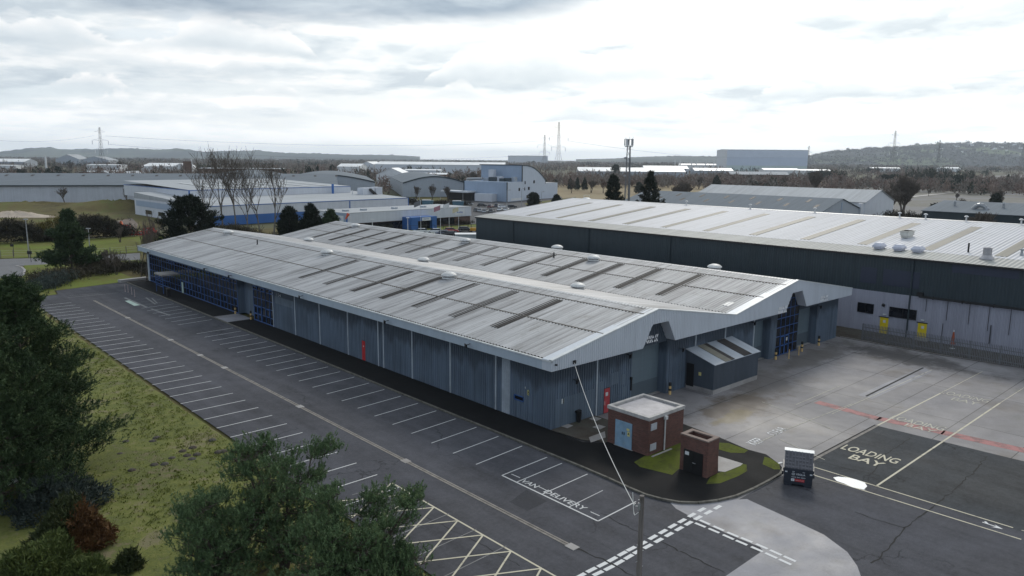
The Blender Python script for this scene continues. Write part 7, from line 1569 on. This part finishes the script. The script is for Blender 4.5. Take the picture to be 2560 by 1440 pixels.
for p, q in zip(P[:-1], P[1:]): mb.tube((*p, 1.9), (*q, 1.9), .03, .03, 4); mb.tube((*p, .3), (*q, .3), .03, .03, 4)
mb.build('rail', M['black'], of_)
for p in P: mb = MB(); mb.box(p[0]-.05, p[1]-.05, 0, p[0]+.05, p[1]+.05, 2.0); mb.build('post', M['black'], of_)
x, y = G(35, 640); sg_ = empty('road_sign', (x, y, 0), -YAW, 'dark backed road sign on the verge at the left edge', 'road sign'); mb = MB(); mb.tube((0, 0, 0), (0, 0, 2.4), .05, .05, 6); mb.build('post', M['black'], sg_); mb = MB(); mb.box(-.55, -.04, 1.9, .15, .0, 2.4); mb.build('panel', M['black'], sg_)
x, y = G(78, 655); sg_ = empty('road_sign', (x, y, 0), -YAW, 'pair of dark sign posts beside the road at the left', 'road sign'); mb = MB(); mb.tube((0, 0, 0), (0, 0, 2.6), .05, .05, 6); mb.tube((-.4, .6, 0), (-.4, .6, 2.9), .04, .04, 6); mb.build('post', M['black'], sg_); mb = MB(); mb.box(-.6, -.06, 1.5, .3, -.02, 2.1); mb.build('panel', M['black'], sg_)

# ================================================================ far trees, woods and hills
def clear_of(p, pad=6):
    for o, u, v, lu, lv in FOOT:
        d = p-o; a, b_ = d@u, d@v
        if -pad < a < lu+pad and -pad < b_ < lv+pad: return False
    return True
def open_field(x, y):   # keep the fields clear: in camera bearing and distance
    d = np.array([x, y])-CAM[:2]; D = np.hypot(*d); b_ = math.degrees(math.atan2(d[0], d[1]))-math.degrees(YAW); return D, b_
r = np.random.RandomState(8)
woods = {'bare': [], 'red': [], 'ever': []}
def addw(kind, x, y, w, h): woods[kind].append((x, y, w, h))
for i in range(900):                        # hedges and shelter belts over the plain
    D = 430*math.exp(r.rand()*2.6); b_ = r.uniform(-38, 40); an = YAW+R_(b_); c = CAM[:2]+D*np.array([math.sin(an), math.cos(an)]); t = R_(r.choice([-40, 50, 90, 80, 10])+r.normal(0, 8)); L_ = r.uniform(25, 130)*(D/800)**.5
    kind = 'ever' if r.rand() < .10 else ('red' if r.rand() < .35 else 'bare'); n = int(L_/6)+1; hh = r.uniform(5, 11)
    for k in range(n):
        p = c+np.array([math.sin(t), math.cos(t)])*(k-n/2)*6+r.normal(0, 2, 2); D2, b2 = open_field(*p)
        if D2 < 425 or (1.0 < b2 and D2 < 640 and not (D2 > 560)): continue
        if b2 < -22 and D2 < 470: continue
        if clear_of(p): addw(kind, p[0], p[1], r.uniform(2.5, 5), hh*r.uniform(.6, 1.3))
for i in range(230):                        # the scrub belt behind the tan field
    b_ = r.uniform(2.5, 37); D = r.uniform(575, 720); an = YAW+R_(b_); p = CAM[:2]+D*np.array([math.sin(an), math.cos(an)])
    for k in range(4):
        q = p+r.normal(0, 5, 2)
        if clear_of(q): addw('red' if r.rand() < .6 else 'bare', q[0], q[1], r.uniform(3, 6), r.uniform(4.5, 10))
for i in range(160):                        # belt in front of the very long white warehouse
    b_ = r.uniform(-10, 2); D = r.uniform(560, 860); an = YAW+R_(b_); p = CAM[:2]+D*np.array([math.sin(an), math.cos(an)])
    if clear_of(p): addw('bare' if r.rand() < .7 else 'red', p[0], p[1], r.uniform(3, 5), r.uniform(6, 10))
for b0, D0, n, hh in ((22.2, 900, 70, 12), (28.5, 800, 40, 15), (30.5, 830, 22, 14), (25, 1500, 60, 12), (31, 620, 40, 8), (29.5, 640, 30, 7), (-22, 1100, 26, 11), (-15, 1500, 30, 10), (-31, 700, 24, 10)):
    for k in range(n):
        an = YAW+R_(b0+r.normal(0, .55)); p = CAM[:2]+(D0+r.normal(0, 18))*np.array([math.sin(an), math.cos(an)])
        if clear_of(p, 2): addw('ever', p[0], p[1], r.uniform(2.5, 4.5), hh*r.uniform(.6, 1.1))
for i in range(2600):                       # far woods to the horizon
    D = 2000*math.exp(r.rand()*1.25); b_ = r.uniform(-38, 40); an = YAW+R_(b_); p = CAM[:2]+D*np.array([math.sin(an), math.cos(an)])
    addw('bare' if r.rand() < .8 else 'ever', p[0], p[1], r.uniform(8, 22), r.uniform(9, 15))
M['wood_bare'] = leafmat('bare_woodland', [(.135, .115, .098), (.175, .15, .128), (.22, .19, .165)], .02)
M['wood_red'] = leafmat('russet_woodland', [(.145, .105, .088), (.18, .13, .108), (.22, .168, .13)], .03)
M['wood_ever'] = leafmat('evergreen_woodland', [(.016, .022, .016), (.028, .036, .024), (.038, .045, .03)], .03)
def woodmesh(key, name, mat, lb, nb):
    A = np.array(woods[key]); n = len(A); k = nb; u = r.normal(size=(n*k, 3)); u /= np.linalg.norm(u, axis=1, keepdims=True); rad = r.rand(n*k)**.4
    B = np.repeat(A, k, 0); zc = (u[:, 2]*rad*.5+.52)*B[:, 3]; wsc = B[:, 2]*(1-.35*np.clip(zc/B[:, 3], 0, 1)); C = np.c_[B[:, 0]+u[:, 0]*rad*wsc, B[:, 1]+u[:, 1]*rad*wsc, zc-.3]
    D_ = r.normal(0, .5, (n*k, 3))+np.array([0, 0, .9]); V = blades(C, D_, B[:, 3]*r.uniform(.14, .3, n*k), np.maximum(.12, B[:, 2]*r.uniform(.06, .14, n*k)), r)
    V[:, 2] = np.maximum(V[:, 2], -.3); return tag(tri_mesh(name, V, np.arange(n*k*3).reshape(-1, 3), M[mat]), lb, 'woodland', kind='stuff')
woodmesh('bare', 'bare_woodland', 'wood_bare', 'grey-brown bare woods and hedges scattered over the plain', 34)
woodmesh('red', 'russet_scrub', 'wood_red', 'russet winter scrub and hedges over the plain', 34)
woodmesh('ever', 'evergreen_woodland', 'wood_ever', 'dark evergreen clumps scattered over the plain', 40)
# separate evergreens one can point at
far_e = [(40, 640, 9.0, 4.0, 'round dark tree at the left edge behind the long grey warehouse'), (15, 660, 7.0, 3.0, 'small dark tree at the far left behind the long grey warehouse'), (137, 760, 9.5, 6.0, 'broad dark tree group left of the left pylon'), (120, 770, 7.5, 4.0, 'dark tree beside the broad dark group left of the pylon'), (297, 1000, 13, 4.5, 'dark tree right of the left pylon, above the white roofs'), (402, 600, 7.5, 2.7, 'dark pointed tree before the white curved-roof warehouse'),
         (772, 640, 12.5, 3.6, 'dark pine by the white posts right of the red brick building'), (790, 650, 9.0, 2.6, 'smaller dark pine right of the one by the white posts'), (985, 620, 10.5, 4.0, 'dark evergreen before the very long white-roofed warehouse'), (830, 900, 12, 4.0, 'dark evergreen left of the small white bright-roofed building'), (1427, 520, 8, 2.2, 'slim brown-green conifer right of the curved-roof factory'), (1445, 515, 8.5, 2.3, 'dark slim conifer, left of a pair behind the tan field'), (1463, 515, 8.3, 2.3, 'dark slim conifer, right of a pair behind the tan field'),
         (1540, 900, 15, 5.5, 'dark clump rising above the white shed by the phone mast'), (1600, 470, 7.0, 2.8, 'dark round tree right of the phone mast'), (1794, 545, 10.0, 4.2, 'dark cone-shaped evergreen at the edge of the tan field'), (2215, 640, 10, 7.0, 'dark block of clipped evergreens right of the wide bare tree'), (2240, 645, 10, 6.0, 'right part of the dark clipped evergreen block'), (2398, 600, 11, 5.5, 'large dark evergreen above the sand track'), (2420, 600, 9, 4.5, 'dark evergreen joined to the large one above the sand track'), (2440, 590, 8, 3.6, 'dark pointed evergreen right of the large one above the sand track'), (2525, 640, 11, 3.0, 'tall dark pine at the far right above the grey field'), (2362, 580, 6.5, 3.0, 'low dark evergreen left of the large one above the sand track')]
ep = []
for k in range(3):
    tk, V = conifer(300+k, 10, 4.0, base=.04, nbr=60, per=9, nb=7, bl=1.1, bw=.22, prof=(lambda t: (1-t**2.2)**.75) if k != 1 else (lambda t: (1-t)**.75), up=.25, jit=.2, tr=.25); ep.append((tk, V))
ob = [None]*3
for i, (px, D, h, w, lb) in enumerate(far_e):
    k = 1 if any(s in lb for s in ('slim', 'cone', 'pointed', 'pine')) else (0 if i % 2 else 2); a = AT(px, D)
    if ob[k] is None: t = tree_thing('evergreen_tree', (a[0], a[1], -.3), ep[k][0], ep[k][1], 'needle_far', lb, 'tree', 'dark evergreens on the plain'); ob[k] = t
    else: t = copy_tree(ob[k]); t.location = (a[0], a[1], -.3); tag(t, lb, 'tree')
    t.scale = (w/4.0, w/4.0, h/10.0); t.rotation_euler = (0, 0, i*1.3)
# separate bare trees on the plain
bp_ = []
for k in range(3): bp_.append(bare_tree(400+k, 10, spread=.65, forks=4, levels=3, trunk=.26, r0=.22, rmin=.07, upb=.5, multi=1 if k else 2))
ob = [None]*3; spots = [(60, 690, 9), (95, 720, 10), (175, 950, 12), (320, 700, 9), (450, 680, 10), (700, 600, 9), (745, 560, 9), (870, 610, 10), (905, 600, 9), (1030, 540, 10), (1120, 520, 10), (1150, 520, 11), (1180, 515, 12), (1198, 500, 10), (1430, 470, 9), (1480, 480, 8), (1510, 475, 9), (1640, 520, 9), (1750, 560, 9), (1840, 610, 9), (1900, 600, 9), (1960, 590, 10), (2110, 580, 10), (2160, 560, 8), (2300, 640, 9), (2480, 600, 9), (2330, 470, 5), (2400, 420, 4)]
words_ = ('at the far left edge behind the long grey warehouse', 'behind the long grey warehouse near the alone chimney', 'left of the left pylon among pale hangars', 'just right of the left pylon', 'left of the brick tower block', 'right of the row of poplars', 'before the red brick building', 'left of the marquee-like shed', 'close left of the marquee-like shed', 'above the pale curved-shed gable', 'left of the ducts of the curved-roof factory, first of four', 'left of the ducts of the curved-roof factory, second of four', 'left of the ducts of the curved-roof factory, third of four', 'touching the tall wall of the curved-roof factory', 'right of the curved-roof factory behind the tan field', 'between the slim conifers and the phone mast, left', 'between the slim conifers and the phone mast, right', 'behind the pointed dark conifer', 'left of the cone-shaped evergreen', 'right of the cone-shaped evergreen', 'below the house-like building', 'below the white-fronted building', 'right of the wide many-stemmed tree', 'above the end of the grey-roofed shed', 'left of the large dark evergreen', 'right of the pointed evergreen', 'small and alone on the ploughed field, left', 'small and alone on the ploughed field by the track')
for i, ((px, D, h), wd_) in enumerate(zip(spots, words_)):
    k = i % 3; a = AT(px, D)
    if ob[k] is None:
        t = empty('bare_tree', (a[0], a[1], -.3)); bp_[k][0].build('trunk', M['bark'], t); bp_[k][1].build('crown', M['twig_red' if k == 1 else 'twig'], t); ob[k] = t
    else: t = copy_tree(ob[k]); t.location = (a[0], a[1], -.3)
    t.scale = (h/9, h/9, h/10); t.rotation_euler = (0, 0, i*2.2); tag(t, 'bare tree '+wd_, 'tree', 'bare trees on the plain')
# hills
def hillmat(name, dark, light, sc_):
    m, nt, b = newmat(name); P = wcoords(nt, (1, 1, 2.2)); n1 = noise(nt, P, sc_, 6, .62); vo = node(nt, 'ShaderNodeTexVoronoi'); vo.inputs['Scale'].default_value = sc_*2.2; L(nt, P, vo.inputs['Vector'])
    sp_ = node(nt, 'ShaderNodeSeparateColor'); L(nt, vo.outputs['Color'], sp_.inputs[0]); v = math_(nt, 'ADD', math_(nt, 'MULTIPLY', n1, .75), math_(nt, 'MULTIPLY', sp_.outputs[0], .25))
    L(nt, ramp(nt, v, [(.46, dark), (.55, tuple(x*1.3 for x in dark)), (.60, light), (.68, light)]), b.inputs['Base Color']); b.inputs['Roughness'].default_value = 1; b.inputs['Specular IOR Level'].default_value = 0; return m
def hill(name, prof, D, depth, mat, nr=14, seed=0, rough=4.0, nx=160):
    r_ = np.random.RandomState(seed); xs = np.linspace(prof[0][0], prof[-1][0], nx); ys = np.interp(xs, [p[0] for p in prof], [p[1] for p in prof]); V = []; F = []
    wob = np.cumsum(r_.normal(0, 1, nx)); wob -= np.linspace(wob[0], wob[-1], nx)
    for i, x in enumerate(xs):
        zt = max(2.0, ZT(x, ys[i], D)+r_.normal(0, rough*.25)+wob[i]*rough*.05)
        for j in range(nr+1):
            t = j/nr; DD = D-depth+2*depth*t; z = zt*(math.sin(min(t, .5)*math.pi)**.8 if t <= .5 else math.sin(t*math.pi)) ; a = AT(x, DD)
            V.append((a[0], a[1], z*(1+(.0 if j == nr//2 else .05*r_.normal()))-4*(j in (0, nr))))
    for i in range(nx-1):
        for j in range(nr): F.append((i*(nr+1)+j, (i+1)*(nr+1)+j, (i+1)*(nr+1)+j+1, i*(nr+1)+j+1))
    V = np.array(V); o = tri_mesh(name, V, np.array(F), mat); o.data.polygons.foreach_set('use_smooth', [True]*len(F)); tag(o, kind='structure'); return V.reshape(nx, nr+1, 3)
hill('far_hills', [(-60, 383), (0, 379), (60, 372), (95, 369), (130, 368.5), (150, 373), (220, 372), (260, 373), (310, 370), (340, 371), (400, 374), (450, 372), (480, 375), (520, 380), (570, 377), (640, 376), (690, 381), (740, 383), (790, 383), (850, 386), (960, 387.5), (1050, 391)], 9400, 1700, hillmat('far_hill_land', (.05, .055, .05), (.10, .11, .08), .0006), seed=1, rough=6)
hill('middle_hill', [(1440, 398), (1530, 396), (1600, 392), (1660, 390), (1700, 389.5), (1780, 390.5), (1850, 393), (1960, 398)], 7600, 1500, hillmat('middle_hill_land', (.05, .052, .042), (.12, .12, .09), .0012), seed=2, rough=5)
HV = hill('wooded_hill', [(1980, 403), (2010, 394), (2040, 386), (2070, 382), (2120, 378), (2160, 374), (2210, 370), (2260, 366.5), (2300, 363.5), (2340, 361.5), (2380, 360), (2440, 360), (2500, 361), (2560, 361), (2700, 366), (2900, 380)], 5200, 1500, hillmat('wooded_hill_land', (.06, .062, .062), (.12, .14, .085), .0022), seed=3, rough=6, nr=20)
# trees over the hill
n = 5200; i = r.randint(0, HV.shape[0]-1, n); j = r.randint(0, 12, n); t = r.rand(n)[:, None]; u_ = r.rand(n)[:, None]
C = HV[i, j]*(1-t)*(1-u_)+HV[i+1, j]*t*(1-u_)+HV[i, j+1]*(1-t)*u_+HV[i+1, j+1]*t*u_
keep = (np.sin(C[:, 0]*.006+1)*np.cos(C[:, 1]*.005)+r.normal(0, .5, n)) > -.25; C = C[keep]; k = 9; B = np.repeat(C, k, 0)+r.normal(0, 6, (len(C)*k, 3))*np.array([1, 1, .35])
V = blades(B, r.normal(0, .6, (len(B), 3))+np.array([0, 0, .7]), r.uniform(6, 13, len(B)), r.uniform(2.2, 4.5, len(B)), r)
M['wood_hill'] = leafmat('hill_woodland', [(.055, .055, .052), (.07, .066, .06), (.05, .056, .046)], .002)
tag(tri_mesh('hill_woodland', V, np.arange(len(V)).reshape(-1, 3), M['wood_hill']), 'woods covering the slope of the right hillside', 'woodland', kind='stuff')
hh = MB()
for q in range(46):
    c = HV[r.randint(60, 150), r.randint(3, 9)]; w = r.uniform(4, 9); hh.box(c[0]-w, c[1]-w, c[2]-2, c[0]+w, c[1]+w, c[2]+7)
tag(hh.build('hillside_houses', M['white_wall']), 'pale specks of houses scattered on the right hillside', 'houses', kind='stuff')
# ================================================================ haze
hz = MB(); hz.box(-14600, -14600, -6, 14600, 14600, 215)
m = bpy.data.materials.new('haze'); m.use_nodes = True; nt = m.node_tree; nt.nodes.clear(); out = node(nt, 'ShaderNodeOutputMaterial'); pv = node(nt, 'ShaderNodeVolumePrincipled')
pv.inputs['Color'].default_value = (.78, .88, 1.0, 1); pv.inputs['Density'].default_value = .000072; pv.inputs['Anisotropy'].default_value = .5; L(nt, pv.outputs[0], out.inputs['Volume'])
ho = hz.build('haze', m); tag(ho, 'thin blue haze over the plain', 'haze', kind='stuff')
